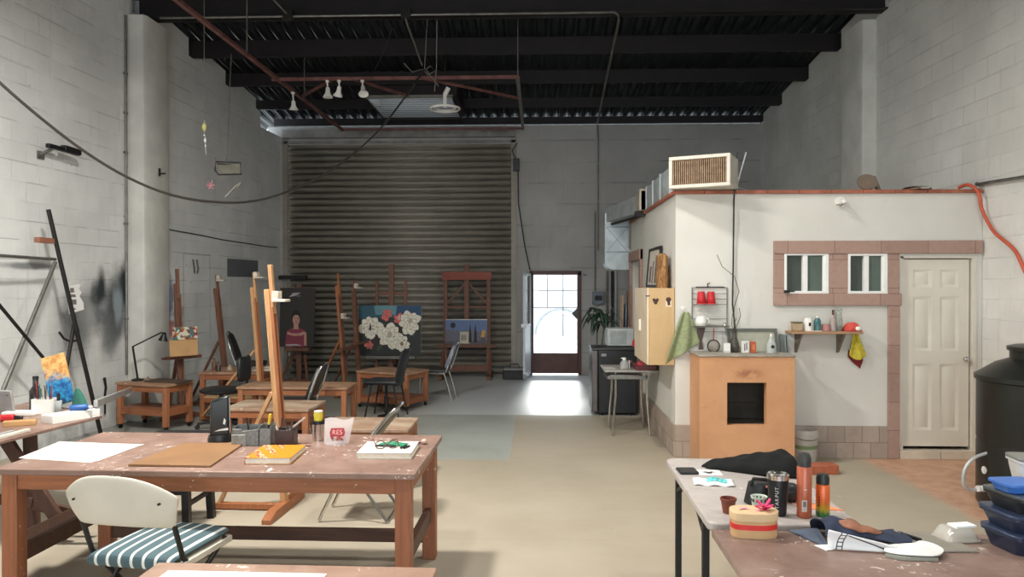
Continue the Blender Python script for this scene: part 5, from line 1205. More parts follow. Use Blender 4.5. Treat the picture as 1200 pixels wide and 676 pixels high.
# back wall services
r = thing('breaker_box', 'grey electrical box on the back wall above the plant', 'electrical box', (1.13, 14.44, 1.36)); m = MB(); m.box(-.11, .11, -.05, .055, 0, .25); m.build('case', plain('grey_box', (112, 120, 128), .5, .2), r, bevel=.008); m = MB(); m.box(-.07, .07, -.056, -.05, .08, .17); m.build('cover', M_blackm, r)  # circuit breaker box
for i, (x, zt, zb, rr, lab) in enumerate(((1.07, 3.15, 1.62, .014, 'thin grey conduit dropping to the electrical box'), (1.30, 2.0, .1, .02, 'grey conduit on the back wall right of the electrical box'), (1.40, 2.0, .1, .026, 'dark pipe on the back wall right of the conduit pair'), (1.47, 2.0, .1, .02, 'pale pipe nearest the inner room on the back wall'))):
    m = MB(); m.cyl((x, 14.465, zb), (x, 14.465, zt), rr, 10); tag(m.build('wall_pipe', (M_gsteel, M_gsteel, M_blackm, M_alu)[i]), lab, 'pipe')
m = MB(); m.tube([(SX1+.03, 14.44, 3.95), (-.40, 14.42, 3.3), (-.28, 14.42, 2.5), (-.18, 14.42, 2.02)], .012, 6); tag(m.build('wall_cable', M_cab), 'black cable dropping from the shutter head to the back door', 'cable')
m = MB(); m.box(-.50, -.38, 14.34, 14.45, 3.92, 4.15); m.tube([(-.44, 14.36, 4.1), (-.52, 14.34, 4.3), (-.42, 14.36, 4.45)], .012, 6); tag(m.build('wall_motor_box', M_black, bevel=.01), 'black shutter control box with wires at the shutter top corner', 'control box')
r = thing('toolbox', 'dark toolbox with grey lid on the floor beside the back door', 'toolbox', (-.45, 13.9, 0)); m = MB(); m.box(-.22, .2, -.15, .15, 0, .16); m.build('box', M_blackm, r, bevel=.015); m = MB(); m.box(-.2, .16, -.14, .14, .16, .21); m.build('lid', plain('grey_lid', (120, 124, 124), .5), r, bevel=.01); m = MB(); m.tube([(-.1, 0, .21), (-.08, 0, .27), (.06, 0, .27), (.08, 0, .21)], .012, 6); m.build('handle', M_black, r)
# fridge
r = thing('small_fridge', 'black counter height fridge with steel door edge under the plant', 'fridge', (.70, 10.02, 0))
m = MB(); m.box(.085, .60, 0.0, .56, .03, .87); m.build('body', M_black, r, bevel=.012)
m = MB(); m.box(0, .08, 0.0, .56, .05, .87); m.build('door', plain('dark_steel_door', (104, 98, 96), .35, .6), r, bevel=.012)
m = MB(); m.box(-.0, .61, -.01, .57, .87, .90); m.build('top', plain('fridge_top', (48, 48, 50), .35), r, bevel=.006)
m = MB(); m.box(.125, .19, -.0015, .0, .79, .825); m.build('badge', plain('badge_grey', (150, 152, 154), .4, .3), r)
for x in (.13, .55):
    for y in (.06, .5): m = MB(); m.cyl((x, y, 0), (x, y, .035), .02, 10); m.build('foot', M_black, r)
r = thing('countertop_oven', 'pale grey oven box standing on the black fridge', 'oven', (.98, 10.2, .90)); m = MB(); m.box(-.06, .30, 0, .34, .012, .25); m.build('case', plain('pale_grey_case', (176, 182, 180), .4), r, bevel=.012); m = MB(); m.box(-.02, .2, -.008, .0, .04, .22); m.build('oven_window', plain('oven_window', (150, 158, 156), .3), r); m = MB(); m.box(-.04, -.02, .02, .32, 0, .012); m.box(.26, .28, .02, .32, 0, .012); m.build('foot', M_black, r)
r = thing('red_dish', 'red round dish leaning beside the oven on the fridge', 'dish', (1.305, 10.12, .96)); m = MB(); m.lathe([(0, 0), (.06, 0), (.065, .012), (0, .02)], (0, 0, 0), 20, rot(90, 'X')); m.build('dish', M_redp, r)
# plant
r = thing('potted_plant', 'tall green leafy plant with drooping leaves behind the black fridge', 'plant', (.86, 10.98, 0))
m = MB(); m.lathe([(0, 0), (.10, 0), (.13, .26), (.14, .28), (.12, .28), (.11, .24), (0, .24)], n=24); m.build('pot', plain('dark_pot', (52, 46, 42), .6), r)
stems = [(0, 0, .42), (.07, .03, .36)]
m = MB(); m.tube([(0, 0, .2), (-.02, 0, .7), (-.02, 0, 1.40)], .011, 6); m.tube([(.01, 0, .2), (.04, .02, .7), (.10, .03, 1.30)], .010, 6); m.build('stem', plain('plant_stem', (74, 84, 54), .6), r)
M_leaf = plain('dark_green_leaf', (38, 62, 46), .4, 0, .3, 18)
rd = random.Random(5); k = 0
for (sx, sy, sz), nl in (((-.02, 0, 1.42), 15), ((.10, .03, 1.30), 14)):
    for i in range(nl):
        a = i*2.4+rd.uniform(-.3, .3); up = rd.uniform(.02, .16); L = rd.uniform(.24, .34); wd = rd.uniform(.026, .036); dr = rd.uniform(.14, .34)
        b = sz-.24*i/nl
        m = MB(); c, s_ = math.cos(a), math.sin(a)
        m.grid(7, 2, lambda u, v: (sx+c*L*u*(1-.15*u)-s_*(v-.5)*2*wd*math.sin(PI*min(1, .08+u*.92))**.7, sy+s_*L*u*(1-.15*u)+c*(v-.5)*2*wd*math.sin(PI*min(1, .08+u*.92))**.7, b+up*math.sin(u*PI*.6)*1.3-dr*u*u-.006*abs(v-.5)))
        m.build('leaf', M_leaf, r, solid=.002)
# chrome side table with its things
r = thing('chrome_leg_table', 'small grey topped table on bent chrome legs in front of the fridge', 'table', (1.05, 8.95, 0))
m = MB(); m.box(-.30, .32, -.30, .32, .735, .76); m.build('tabletop', plain('grey_laminate', (150, 146, 140), .35), r, bevel=.008)
m = MB(); m.box(-.27, .17, -.31, .25, .66, .668); m.box(-.27, .17, -.315, -.305, .66, .70); m.tube([(-.24, -.28, .70), (.12, -.28, .70)], .008, 6); m.build('under_tray', M_gsteel, r, bevel=.003)
for sx, sy in ((-1, -1), (1, -1), (-1, 1), (1, 1)):
    m = MB(); x = -.17 if sx < 0 else .19; m.tube([(x, sy*.24, .735), (x+sx*.0, sy*.245, .45), (x+sx*.02, sy*.25, .2), (x-sx*.015+sx*.05, sy*.27, 0.0)], .0135, 8); m.build('leg', M_chrome, r)
r = thing('plastic_bottle', 'clear plastic dispenser bottle with white pump on the chrome leg table', 'bottle', (.99, 8.78, .76)); m = MB(); m.lathe([(0, 0), (.05, 0), (.055, .02), (.052, .07), (.03, .10), (.016, .11)], n=20); m.build('body', glass('bottle_clear', (220, 222, 220), .1, .4), r); m = MB(); m.cyl((0, 0, .108), (0, 0, .135), .02, 14); m.bar((0, 0, .13), (-.04, 0, .128), .01, .01); m.build('pump', M_white, r)
r = thing('red_tray', 'dark red flat box on the right half of the chrome leg table', 'box', (1.24, 8.86, .76)); m = MB(); m.box(-.13, .11, -.18, .16, 0, .05); m.build('box', plain('dark_red_box', (96, 28, 30), .4), r, bevel=.004); m = MB(); m.prism([(-.1, -.1, .05), (-.02, -.12, .05), (.0, .1, .05), (-.08, .1, .05)], (0, 0, .03)); m.build('flap', M_redp, r)
r = thing('steel_canister', 'small steel canister behind the clear bottle on the chrome leg table', 'canister', (1.075, 9.0, .76)); m = MB(); m.cyl((0, 0, 0), (0, 0, .085), .03, 16); m.build('body', M_chrome, r); m = MB(); m.cyl((0, 0, .085), (0, 0, .1), .031, 16); m.build('lid', M_black, r)
m = MB(); m.prism([(-.09, -.16, 0), (.04, -.16, 0), (.02, .1, 0), (-.10, .1, 0)], (0, 0, .002)); tag(m.build('paper_slip', plain('dull_paper', (190, 186, 178), .8)), 'pale paper slip on the left half of the chrome leg table', 'paper', None, (.86, 8.90, .7602))
# hanging things on the booth side
r = thing('wall_cabinet', 'birch wall cabinet with two stickers hung on the corner of the inner room', 'cabinet', (0, 0, 0))
cx0, cx1, cy0, cy1, cz0, cz1 = 1.10, BX-.004, 7.70, 8.72, .925, 1.71
m = MB(); m.box(cx0+.02, cx1, cy0, cy1, cz0, cz1); m.build('carcass', M_birch, r, bevel=.003)
m = MB(); m.box(cx0, cx0+.018, cy0+.004, (cy0+cy1)/2-.002, cz0+.002, cz1-.002); dd = m.build('door', plain('pale_birch_front', (226, 206, 176), .5, 0, .06, 5), r, bevel=.002); m = MB(); m.box(cx0-.016, cx0, (cy0+cy1)/2-.03, (cy0+cy1)/2-.02, 1.25, 1.37); m.build('handle', M_white, dd)
m = MB(); m.box(cx0, cx0+.018, (cy0+cy1)/2+.002, cy1-.004, cz0+.002, cz1-.002); dd = m.build('door', plain('pale_birch_front', (226, 206, 176), .5), r, bevel=.002); m = MB(); m.box(cx0-.016, cx0, (cy0+cy1)/2+.02, (cy0+cy1)/2+.03, 1.25, 1.37); m.build('handle', M_white, dd)
m = MB(); m.box(cx0-.005, cx0+.03, cy0, cy0+.10, cz1-.085, cz1-.075); m.build('hinge', M_black, r)
st1 = plain('sticker_brown', (70, 44, 34), .6); st2 = plain('sticker_cream', (226, 206, 180), .6)
m = MB(); y = cy0-.0012; X0, Z0 = 1.185, 1.575
m.mi = 0; m.poly([(X0-.035, y, Z0+.02), (X0-.018, y, Z0+.032), (X0, y, Z0+.022), (X0+.018, y, Z0+.032), (X0+.035, y, Z0+.02), (X0+.022, y, Z0-.005), (X0+.012, y, Z0-.03), (X0-.012, y, Z0-.03), (X0-.022, y, Z0-.005)])
m.build('brown_sticker', [st1], r)
m = MB(); X0 = 1.315; m.mi = 1; m.poly([(X0-.03, y, Z0-.055), (X0+.03, y, Z0-.055), (X0+.03, y, Z0+.02), (X0-.03, y, Z0+.02)]); m.mi = 0; m.poly([(X0+.028*math.cos(t), y-.0006, Z0+.018+.025*math.sin(t)) for t in [2*PI*i/14 for i in range(14)]]); m.poly([(X0-.008, y-.0006, Z0-.04), (X0+.02, y-.0006, Z0-.04), (X0+.015, y-.0006, Z0+.0), (X0-.012, y-.0006, Z0+.0)])
m.build('figure_sticker', [st1, st2], r)
r = thing('framed_picture', 'dark framed picture with cream mount leaning on top of the birch cabinet', 'picture', (0, 0, 0))
M_pf = M_blackm; xw = BX-.006
a0, a1, b0, b1 = 8.42, 9.30, 1.712, 2.18
def leanbox(m, y0, y1, z0, z1, t0=.0, t1=.022): 
    X = lambda z, t: xw-.045+.04*(z-b0)/(b1-b0)-t
    m.hexa([(X(z0, t1), y0, z0), (X(z0, t0), y0, z0), (X(z0, t0), y1, z0), (X(z0, t1), y1, z0), (X(z1, t1), y0, z1), (X(z1, t0), y0, z1), (X(z1, t0), y1, z1), (X(z1, t1), y1, z1)])
m = MB(); leanbox(m, a0, a1, b0, b0+.03); leanbox(m, a0, a1, b1-.03, b1); leanbox(m, a0, a0+.05, b0+.03, b1-.03); leanbox(m, a1-.05, a1, b0+.03, b1-.03); m.build('frame', M_pf, r, bevel=.003)
m = MB(); leanbox(m, a0+.05, a1-.05, b0+.03, b1-.03, .004, .010); m.build('mount', plain('cream_mount', (214, 204, 190), .7), r)
m = MB(); leanbox(m, a0+.16, a0+.32, b0+.05, b1-.10, .010, .012); leanbox(m, a0+.42, a0+.50, b0+.05, b1-.16, .010, .012); leanbox(m, a0+.58, a0+.72, b0+.06, b1-.22, .010, .012); m.build('print', plain('print_grey_brown', (120, 108, 100), .7, 0, .4, 20), r)
def bark():
    t = NT('split_wood'); c = t.coord(); n = t.noise(t.scale(c, (14, 14, 2)), 2, 5, .7, 1.2); col = t.mix(t.ramp(n, .3, .65), lin((86, 52, 32)), lin((196, 146, 92)))
    return t.bsdf(col, .8, bump=n, bstr=.7, bdist=.03)
m = MB(); m.lathe([(0, 0), (.055, 0), (.062, .12), (.05, .25), (.055, .33), (.03, .36), (0, .345)], n=14, sy=2.9)
o = m.build('driftwood', bark()); tag(o, 'tall piece of rough brown split wood standing on the birch cabinet', 'driftwood', None, (1.295, 7.98, 1.712), 0)
for i, (c_, zz, nm_) in enumerate((((150, 112, 90), 1.65, 'tallest reddish brown'), ((110, 126, 140), 1.45, 'blue grey'), ((176, 150, 120), 1.58, 'tan'),)):
    m = MB(); m.bar((1.30-.045*i, 11.30, .0), (1.33-.045*i, 11.30, zz), .3, .02, (1, 0, 0)); tag(m.build('leaning_panel', plain('panel%d' % i, c_, .7, 0, .25, 5)), nm_+' panel of those leaning at the far end of the inner room', 'panel', 'panels leaning beyond the side doorway')
# towel
m = MB(); m.grid(14, 14, lambda u, v: (1.475+(u-.5)*(.06+.30*v**.8)-.035*v, B0-.03-.02*math.sin(u*11+v*2)*(.3+v)-.012, 1.47-(.31+.23*(1-u))*v))
tag(m.build('hanging_towel', plain('sage_towel', (142, 150, 112), .95, 0, .12, 30, bstr=.3), solid=.008, sub=1), 'sage green towel hanging at the left corner of the inner room front', 'towel')
m = MB(); m.cyl((1.455, B0, 1.485), (1.455, B0-.045, 1.485), .006, 8); m.cyl((1.452, B0, 1.51), (1.452, B0-.012, 1.51), .02, 10); tag(m.build('towel_hook', M_white), 'small white hook above the sage towel', 'hook')
# wire rack with cups
r = thing('wire_wall_rack', 'chrome wire rack hung on the cream wall holding red cups', 'rack', (0, 0, 0))
ry = B0-.012
m = MB(); m.tube([(1.545, ry, 1.27), (1.545, ry, 1.715), (1.895, ry, 1.715), (1.895, ry, 1.27)], .006, 6, True)
m.build('outer_frame', M_gsteel, r)
for zz in (1.655, 1.60, 1.545, 1.40, 1.335): m = MB(); m.tube([(1.545, ry, zz), (1.895, ry, zz)], .003, 6); m.build('wire', M_gsteel, r)
for zz in (1.545, 1.325):
    m = MB(); m.tube([(1.545, ry, zz), (1.545, ry-.11, zz), (1.895 if zz < 1.4 else 1.76, ry-.11, zz), (1.895 if zz < 1.4 else 1.76, ry, zz)], .0045, 6)
    for k in range(5): yy = ry-.02-.02*k; m.tube([(1.545, yy, zz), (1.895 if zz < 1.4 else 1.76, yy, zz)], .0025, 6)
    m.build('basket_shelf', M_gsteel, r)
m = MB(); m.box(1.58, 1.87, ry-.008, ry+.004, 1.715, 1.725); m.tube([(1.70, ry, 1.72), (1.70, ry-.0, 1.755), (1.72, ry-.02, 1.76)], .005, 6); m.build('top_bar', M_blackm, r)
def cup(loc, label):
    r = thing('red_cup', label, 'cup', loc, 0, 'red plastic cups on the wire rack')
    m = MB(); m.lathe([(.046, 0), (.040, .06), (.033, .125), (.0, .125)], n=20); m.build('body', M_redp, r, solid=.002); m = MB(); m.tube([(.047*math.cos(2*PI*i/20), .047*math.sin(2*PI*i/20), .002) for i in range(20)], .003, 6, True); m.build('rim', plain('cup_rim', (226, 120, 120), .4), r)
cup((1.625, ry-.055, 1.55), 'upturned red cup at the left on the wire rack'); cup((1.722, ry-.055, 1.55), 'upturned red cup with white top beside the other red cup')
r = thing('white_mug', 'white round mug upturned on the lower shelf of the wire rack', 'mug', (1.622, ry-.055, 1.332)); m = MB(); m.lathe([(.055, 0), (.055, .05), (.045, .085), (.02, .1), (0, .1)], n=22); m.build('body', M_white, r, solid=.004); m = MB(); m.tube([(.05, 0, .02), (.08, -.01, .035), (.075, -.01, .065), (.045, 0, .075)], .007, 6); m.build('handle', M_white, r)
r = thing('hanging_strainer', 'round sieve with red handle hanging beneath the wire rack', 'strainer', (1.745, ry-.07, 1.31)); m = MB(); m.bar((0, 0, 0), (0, 0, -.12), .014, .008); m.build('handle', plain('brick_red_handle', (150, 60, 48), .5), r); m = MB(); m.tube([(.06*math.cos(2*PI*i/20), 0, -.18+.06*math.sin(2*PI*i/20)) for i in range(20)], .006, 6, True); m.build('hoop', M_blackm, r); m = MB(); m.lathe([(0, .03), (.03, .022), (.057, 0)], (0, 0, -.18), 18, rot(90, 'X')); m.build('mesh_bowl', glass('sieve_mesh', (190, 184, 174), .5, .35), r)
r = thing('hanging_spatula', 'dark wooden spatula hanging beneath the wire rack', 'spatula', (1.615, ry-.08, 1.315)); m = MB(); m.prism([(-.04, 0, 0), (.045, 0, 0), (.025, 0, -.09), (.012, 0, -.13), (.03, 0, -.22), (-.022, 0, -.22), (-.008, 0, -.13), (-.02, 0, -.09)], (0, .012, 0)); m.build('blade', plain('spatula_brown', (72, 56, 50), .6), r)
r = thing('hanging_tongs', 'steel utensil hanging at the right end of the wire rack', 'utensil', (1.855, ry-.08, 1.32)); m = MB(); m.bar((0, 0, 0), (.05, 0, -.17), .012, .012); m.build('handle', M_gsteel, r); m = MB(); m.ball((-.0, -.0, .02), .025, 10); m.build('head', M_chrome, r)
# kiln / stove
def terra():
    t = NT('orange_painted_render'); c = t.coord(); n = t.noise(c, 1.8, 5, .65); d = t.noise(c, 11, 4, .6); x, y, z = t.xyz(c)
    col = t.mix(t.ramp(n, .3, .7), lin((194, 142, 102)), lin((208, 156, 114)))
    col = t.mix(t.math('MULTIPLY', t.ramp(d, .6, .75), .25), col, lin((150, 96, 70)))
    s_ = t.math('MULTIPLY', blob(t, x, z, 1.98, .90, .2, .07, 1., .2, d, 1.1), t.ramp(d, .40, .55)); col = t.mix(t.math('MULTIPLY', s_, .6), col, lin((124, 60, 46)))
    low = t.math('MULTIPLY', t.math('SUBTRACT', 1., t.ramp(z, .0, .25)), .35); col = t.mix(low, col, lin((190, 150, 120)))
    return t.bsdf(col, .75, bump=d, bstr=.12, bdist=.006)
M_terra = terra()
r = thing('masonry_stove', 'orange plastered masonry stove with a square dark opening against the cream wall', 'stove', (0, 0, 0))
sx0, sx1, sy0, sy1, st = 1.525, 2.42, 7.2, B0-.004, 1.06
ox0, ox1, oz0, oz1 = 1.785, 2.155, .41, .815
m = MB(); xs = [sx0, ox0, ox1, sx1]; zs = [0, oz0, oz1, st]
holes_panel(m, sx0, sx1, 0, st, [(ox0, ox1, oz0, oz1)], sy0, sy0+.08)
m.box(sx0, sx0+.08, sy0+.08, sy1, 0, st); m.box(sx1-.08, sx1, sy0+.08, sy1, 0, st); m.box(sx0+.08, sx1-.08, sy0+.08, sy1, st-.06, st)
m.build('body', M_terra, r)
m = MB(); m.box(sx0+.08, sx1-.08, sy1-.03, sy1, 0, st-.06); m.box(sx0+.08, sx1-.08, sy0+.08, sy1-.03, oz0-.03, oz0-.01); m.box(ox0+.09, ox0+.105, sy1-.06, sy1-.03, oz0, oz1-.05); m.box(ox0+.09, ox1, sy1-.06, sy1-.03, .55, .56); m.build('soot_chamber', plain('soot', (74, 70, 62), .9), r)
m = MB(); m.box(sx0-.012, sx1+.005, sy0-.012, sy1, st, st+.016); m.build('top_slab', plain('grey_cement_slab', (150, 144, 132), .8, 0, .2, 12), r, bevel=.005)
zt = st+.017
r = thing('glazed_frame', 'grey framed glass panel leaning on the cream wall behind the stove bottles', 'frame', (0, 0, 0))
q = [(1.90, B0-.055), (2.375, B0-.055)]
m = MB(); yb_, yt = B0-.07, B0-.022; z1_ = 1.305
for a, b, c_, d in ((1.89, 2.385, z1_-.025, z1_), (1.89, 1.91, zt, z1_-.025), (2.36, 2.385, zt, z1_-.025)):
    F = lambda z: yb_+(yt-yb_)*(z-zt)/(z1_-zt)
    m.hexa([(a, F(c_)-.02, c_), (b, F(c_)-.02, c_), (b, F(c_), c_), (a, F(c_), c_), (a, F(d)-.02, d), (b, F(d)-.02, d), (b, F(d), d), (a, F(d), d)])
m.build('frame', plain('grey_green_frame', (92, 96, 88), .5), r)
m = MB(); m.hexa([(1.91, yb_-.008, zt), (2.36, yb_-.008, zt), (2.36, yb_-.002, zt), (1.91, yb_-.002, zt), (1.91, yt-.008, z1_-.025), (2.36, yt-.008, z1_-.025), (2.36, yt-.002, z1_-.025), (1.91, yt-.002, z1_-.025)]); m.build('glass_panel', plain('dull_glass', (168, 168, 152), .25, 0, .08, 4), r)
for i, (x, lab) in enumerate(((2.433, 'thin grey panel edge standing right of the framed glass'), (2.455, 'second thin dark panel edge beneath the wall shelf'))):
    m = MB(); m.hexa([(x, B0-.20, zt-.0), (x+.012, B0-.20, zt), (x+.012, B0-.03, zt), (x, B0-.03, zt), (x-.02, B0-.2, 1.27), (x-.008, B0-.2, 1.27), (x-.008, B0-.03, 1.27), (x-.02, B0-.03, 1.27)]) if x < 2.42 else m.hexa([(x-.015, B0-.20, zt), (x-.003, B0-.20, zt), (x-.003, B0-.03, zt), (x-.015, B0-.03, zt), (x-.025, B0-.2, 1.25), (x-.013, B0-.2, 1.25), (x-.013, B0-.03, 1.25), (x-.025, B0-.03, 1.25)])
    tag(m.build('thin_panel', plain('panel_edge', (120, 130, 128), .4)), lab, 'panel')
def bottle(name, label, loc, body, cap, prof, capr, caph, cat='bottle'):
    r = thing(name, label, cat, loc); m = MB(); m.lathe(prof, n=18); m.build('body', body, r); zc = prof[-1][1]; m = MB(); m.cyl((0, 0, zc), (0, 0, zc+caph), capr, 14); m.build('cap', cap, r); return r
r = thing('white_carton', 'small white carton on the stove under the strainer', 'carton', (1.835, 7.42, zt)); m = MB(); m.box(-.03, .03, -.02, .02, 0, .095); m.build('box', M_white, r, bevel=.002); m = MB(); m.box(-.03, .03, -.021, -.02, .0, .02); m.build('print_band', plain('band_grey', (190, 190, 186), .6), r)
r = thing('white_carton', 'taller white printed carton beside the orange carton on the stove', 'carton', (2.02, 7.45, zt), 8); m = MB(); m.box(-.033, .033, -.02, .02, 0, .115); m.build('box', M_white, r, bevel=.002); m = MB(); m.box(-.018, -.006, -.0212, -.02, .02, .09); m.box(.002, .014, -.0212, -.02, .03, .10); m.build('print_mark', plain('carton_print', (120, 124, 120), .6), r)
r = thing('orange_carton', 'narrow orange brown carton on the stove top', 'carton', (2.095, 7.44, zt)); m = MB(); m.box(-.024, .024, -.02, .02, 0, .11); m.build('box', plain('orange_carton', (182, 88, 50), .6), r, bevel=.002); m = MB(); m.box(-.012, .012, -.021, -.02, .03, .085); m.build('label', plain('orange_label', (206, 122, 80), .6), r)
r = bottle('spray_bottle', 'clear tapered bottle with dark emblem on the stove top', (2.265, 7.42, zt), glass('clear_bottle', (226, 230, 228), .08, .45), M_white, [(0, 0), (.045, 0), (.048, .02), (.044, .09), (.02, .14), (.014, .16)], .012, .03)
m = MB(); m.cyl((0, -.05, .065), (0, -.047, .065), .018, 16); m.build('emblem', M_black, r)
r = thing('twig_vase', 'dark twisted vase with dry twigs on the stove', 'vase', (1.93, 7.5, zt)); m = MB(); m.lathe([(0, 0), (.035, 0), (.048, .05), (.04, .1), (.022, .15), (.02, .2), (.026, .22)], n=16); m.build('vase', plain('dark_glaze', (66, 62, 56), .35, 0, .3, 30), r)
for i, p in enumerate(([(0, .01, .15), (.0, .03, .3), (.01, .05, .45), (.06, .06, .6), (.02, .08, .75), (-.10, .09, .85), (-.15, .1, .97)], [(.012, 0, .15), (.03, .0, .28), (.06, .0, .36), (.045, .0, .44)], [(-.012, 0, .15), (-.03, .0, .26), (-.02, .0, .38)], [(.0, -.012, .2), (.02, -.03, .24), (-.01, -.035, .29), (.01, -.03, .34)])): m = MB(); bx_, by_ = ((0, .009, -.009, 0)[i], (.009, 0, 0, -.009)[i]); m.tube([(bx_, by_, .02), (bx_, by_, .235)]+[q for q in p if q[2] > .25], .004, 6, r1=.003); tag(m.build('dry_twig', plain('twig', (70, 64, 54), .8)), ('tallest dry twig bending left from the vase on the stove', 'dry twig bending right in the vase on the stove', 'short straight dry twig in the vase on the stove', 'shortest zigzag twig in the vase on the stove')[i], 'twig', 'dry twigs in the stove vase', (1.93, 7.5, zt))
m = MB(); m.tube([(1.99, B0-.02, 3.08), (1.96, B0-.05, 2.74), (1.955, B0-.04, 2.6), (1.952, B0-.03, 2.0), (1.945, B0-.03, 1.55), (1.965, B0-.05, 1.32), (1.965, B0-.06, 1.12)], .008, 8); tag(m.build('wall_cable', M_cab), 'black cable running down the cream wall from the roof edge to the stove', 'cable')
m = MB(); m.tube([(2.04, 7.9, 2.70), (2.05, 7.9, 2.76), (2.15, 7.9, 3.12)], .008, 6); m.tube([(2.0, 7.88, 2.70), (2.05, 7.9, 2.76), (2.2, 7.92, 2.715)], .006, 6); tag(m.build('antenna_rod', M_alu), 'thin metal antenna rod standing beside the air vent', 'antenna')
# wall shelf
r = thing('wall_shelf', 'plain tan wooden shelf on two brackets below the windows', 'shelf', (0, 0, 0))
m = MB(); m.box(2.475, 3.16, B0-.22, B0-.001, 1.262, 1.285); m.build('board', wood('shelf_wood', (176, 138, 104), .8, .6, 'x'), r, bevel=.002)
for x in (2.57, 2.985): m = MB(); m.prism([(x, B0-.001, 1.262), (x, B0-.19, 1.262), (x, B0-.18, 1.245), (x, B0-.03, 1.07), (x, B0-.001, 1.06)], (.02, 0, 0)); m.build('bracket', plain('grey_bracket', (120, 110, 98), .6), r)
zs = 1.286
r = thing('clay_pot', 'small tan tub at the left end of the wall shelf', 'tub', (2.555, B0-.12, zs)); m = MB(); m.box(-.045, .045, -.04, .04, 0, .08); m.build('tub', plain('tan_tub', (172, 150, 118), .7), r, bevel=.008); m = MB(); m.box(-.05, .05, -.045, .045, .08, .092); m.build('lid', plain('olive_lid', (110, 104, 80), .6), r, bevel=.004)
r = bottle('white_tub', 'white round container with printed front on the wall shelf', (2.665, B0-.12, zs), M_white, M_white, [(0, 0), (.04, 0), (.045, .02), (.043, .1), (.035, .12)], .034, .012, 'container'); m = MB(); m.box(-.01, .012, -.0475, -.045, .05, .085); m.build('print_mark', M_black, r)
bottle('teal_bottle', 'teal liquid bottle with white cap on the wall shelf', (2.755, B0-.12, zs), plain('teal_liquid', (66, 110, 112), .15), M_white, [(0, 0), (.032, 0), (.034, .1), (.018, .13)], .014, .02)
bottle('pink_jar', 'low pink jar between the teal and dark necked bottles', (2.84, B0-.12, zs), plain('dusty_pink_jar', (170, 116, 112), .3), glass('clear_glass'), [(0, 0), (.042, 0), (.042, .06), (.04, .065)], .03, .004, 'jar')
bottle('dark_bottle', 'clear bottle with dark neck on the wall shelf', (2.905, B0-.13, zs), glass('clear_bottle2', (216, 206, 200), .08, .45), plain('dark_red_neck', (76, 34, 38), .4), [(0, 0), (.03, 0), (.03, .1), (.012, .16)], .011, .05)
r = thing('clear_vase', 'tall clear glass jar at the middle of the wall shelf', 'jar', (2.965, B0-.11, zs)); m = MB(); m.lathe([(.035, 0), (.038, .08), (.03, .17), (.032, .22)], n=18); m.build('glass_wall', glass('thin_glass', (232, 234, 230), .05, .2), r, solid=.002); m = MB(); m.cyl((0, 0, .002), (0, 0, .05), .032, 16); m.build('contents', plain('dark_contents', (96, 84, 76), .6), r)
r = thing('red_packet', 'crumpled red and white packet on the right end of the wall shelf', 'packet', (3.09, B0-.12, zs)); m = MB(); m.grid(10, 8, lambda u, v: ((u-.5)*.17, (v-.5)*.11, .075*math.sin(PI*u)**.5*math.sin(PI*v)**.5*(1+.3*math.sin(u*13+v*9))+.001)); m.build('packet', plain('coral_red', (206, 74, 62), .5), r, solid=.004); m = MB(); m.ball((.045, -.045, .025), .03, 10, 1, .6, .8); m.build('white_patch', M_white, r)
m = MB(); m.prism([(2.66-.04, B0-.17, zs), (2.78, B0-.175, zs), (2.78, B0-.165, zs), (2.62, B0-.165, zs)], (0, 0, .006)); tag(m.build('small_brush', M_white), 'thin white strip lying at the front of the wall shelf', 'strip')
m = MB(); m.grid(10, 10, lambda u, v: (-.06+(u-.5)*(.05+.13*v)+.03*v, -.015*math.sin(u*9+v*3)-.02, .0-.22*v-.05*math.sin(PI*u)*v**3)); tag(m.build('hanging_glove', plain('yellow_glove', (200, 184, 60), .8, 0, .2, 30), solid=.012, sub=1), 'yellow work glove hanging from the right end of the wall shelf', 'glove', None, (3.205, B0-.05, 1.262))
m = MB(); m.prism([(-.105, .0, -.17), (.03, 0, -.205), (.04, 0, -.275), (.01, 0, -.36), (-.07, 0, -.29), (-.11, 0, -.24)], (0, .02, 0)); tag(m.build('hanging_glove', plain('dark_red_glove', (116, 26, 34), .8, 0, .2, 30), bevel=.008), 'dark red work glove hanging below the yellow one', 'glove', None, (3.205, B0-.028, 1.262))
# security lamp + things on roof, hose, rod
r = thing('wall_lamp_fixture', 'small white bulb fixture high on the cream wall', 'lamp', (3.015, B0, 2.575)); m = MB(); m.cyl((0, 0, 0), (0, -.03, 0), .05, 18); m.build('base', M_white, r); m = MB(); m.lathe([(0, 0), (.022, 0), (.028, .05), (.02, .09), (0, .1)], (0, -.03, -.005), 16, rot(90, 'X')); m.build('bulb', M_white, r); m = MB(); m.tube([(-.05, -.06, -.03), (-.02, -.08, -.045), (.03, -.07, -.02)], .006, 6); m.build('bracket', M_gsteel, r)
zr = BTOP+.036
r = thing('round_disc', 'round brown disc standing on the roof edge of the inner room', 'disc', (3.32, 7.75, zr+.085)); m = MB(); m.lathe([(0, 0), (.10, 0), (.105, .012), (.10, .024), (0, .03)], (0, 0, 0), 28, rot(80, 'X'), sx=1.0, sy=.8); m.build('disc', plain('brown_disc', (116, 100, 86), .7), r)
m = MB(); m.hexa([(3.435, 7.76, zr), (3.475, 7.76, zr), (3.475, 7.8, zr), (3.435, 7.8, zr), (3.405, 7.80, zr+.16), (3.43, 7.80, zr+.16), (3.43, 7.83, zr+.16), (3.405, 7.83, zr+.16)]); tag(m.build('wood_wedge', plain('grey_wood_wedge', (112, 104, 94), .8)), 'grey wooden wedge beside the round disc on the roof edge', 'wood block')
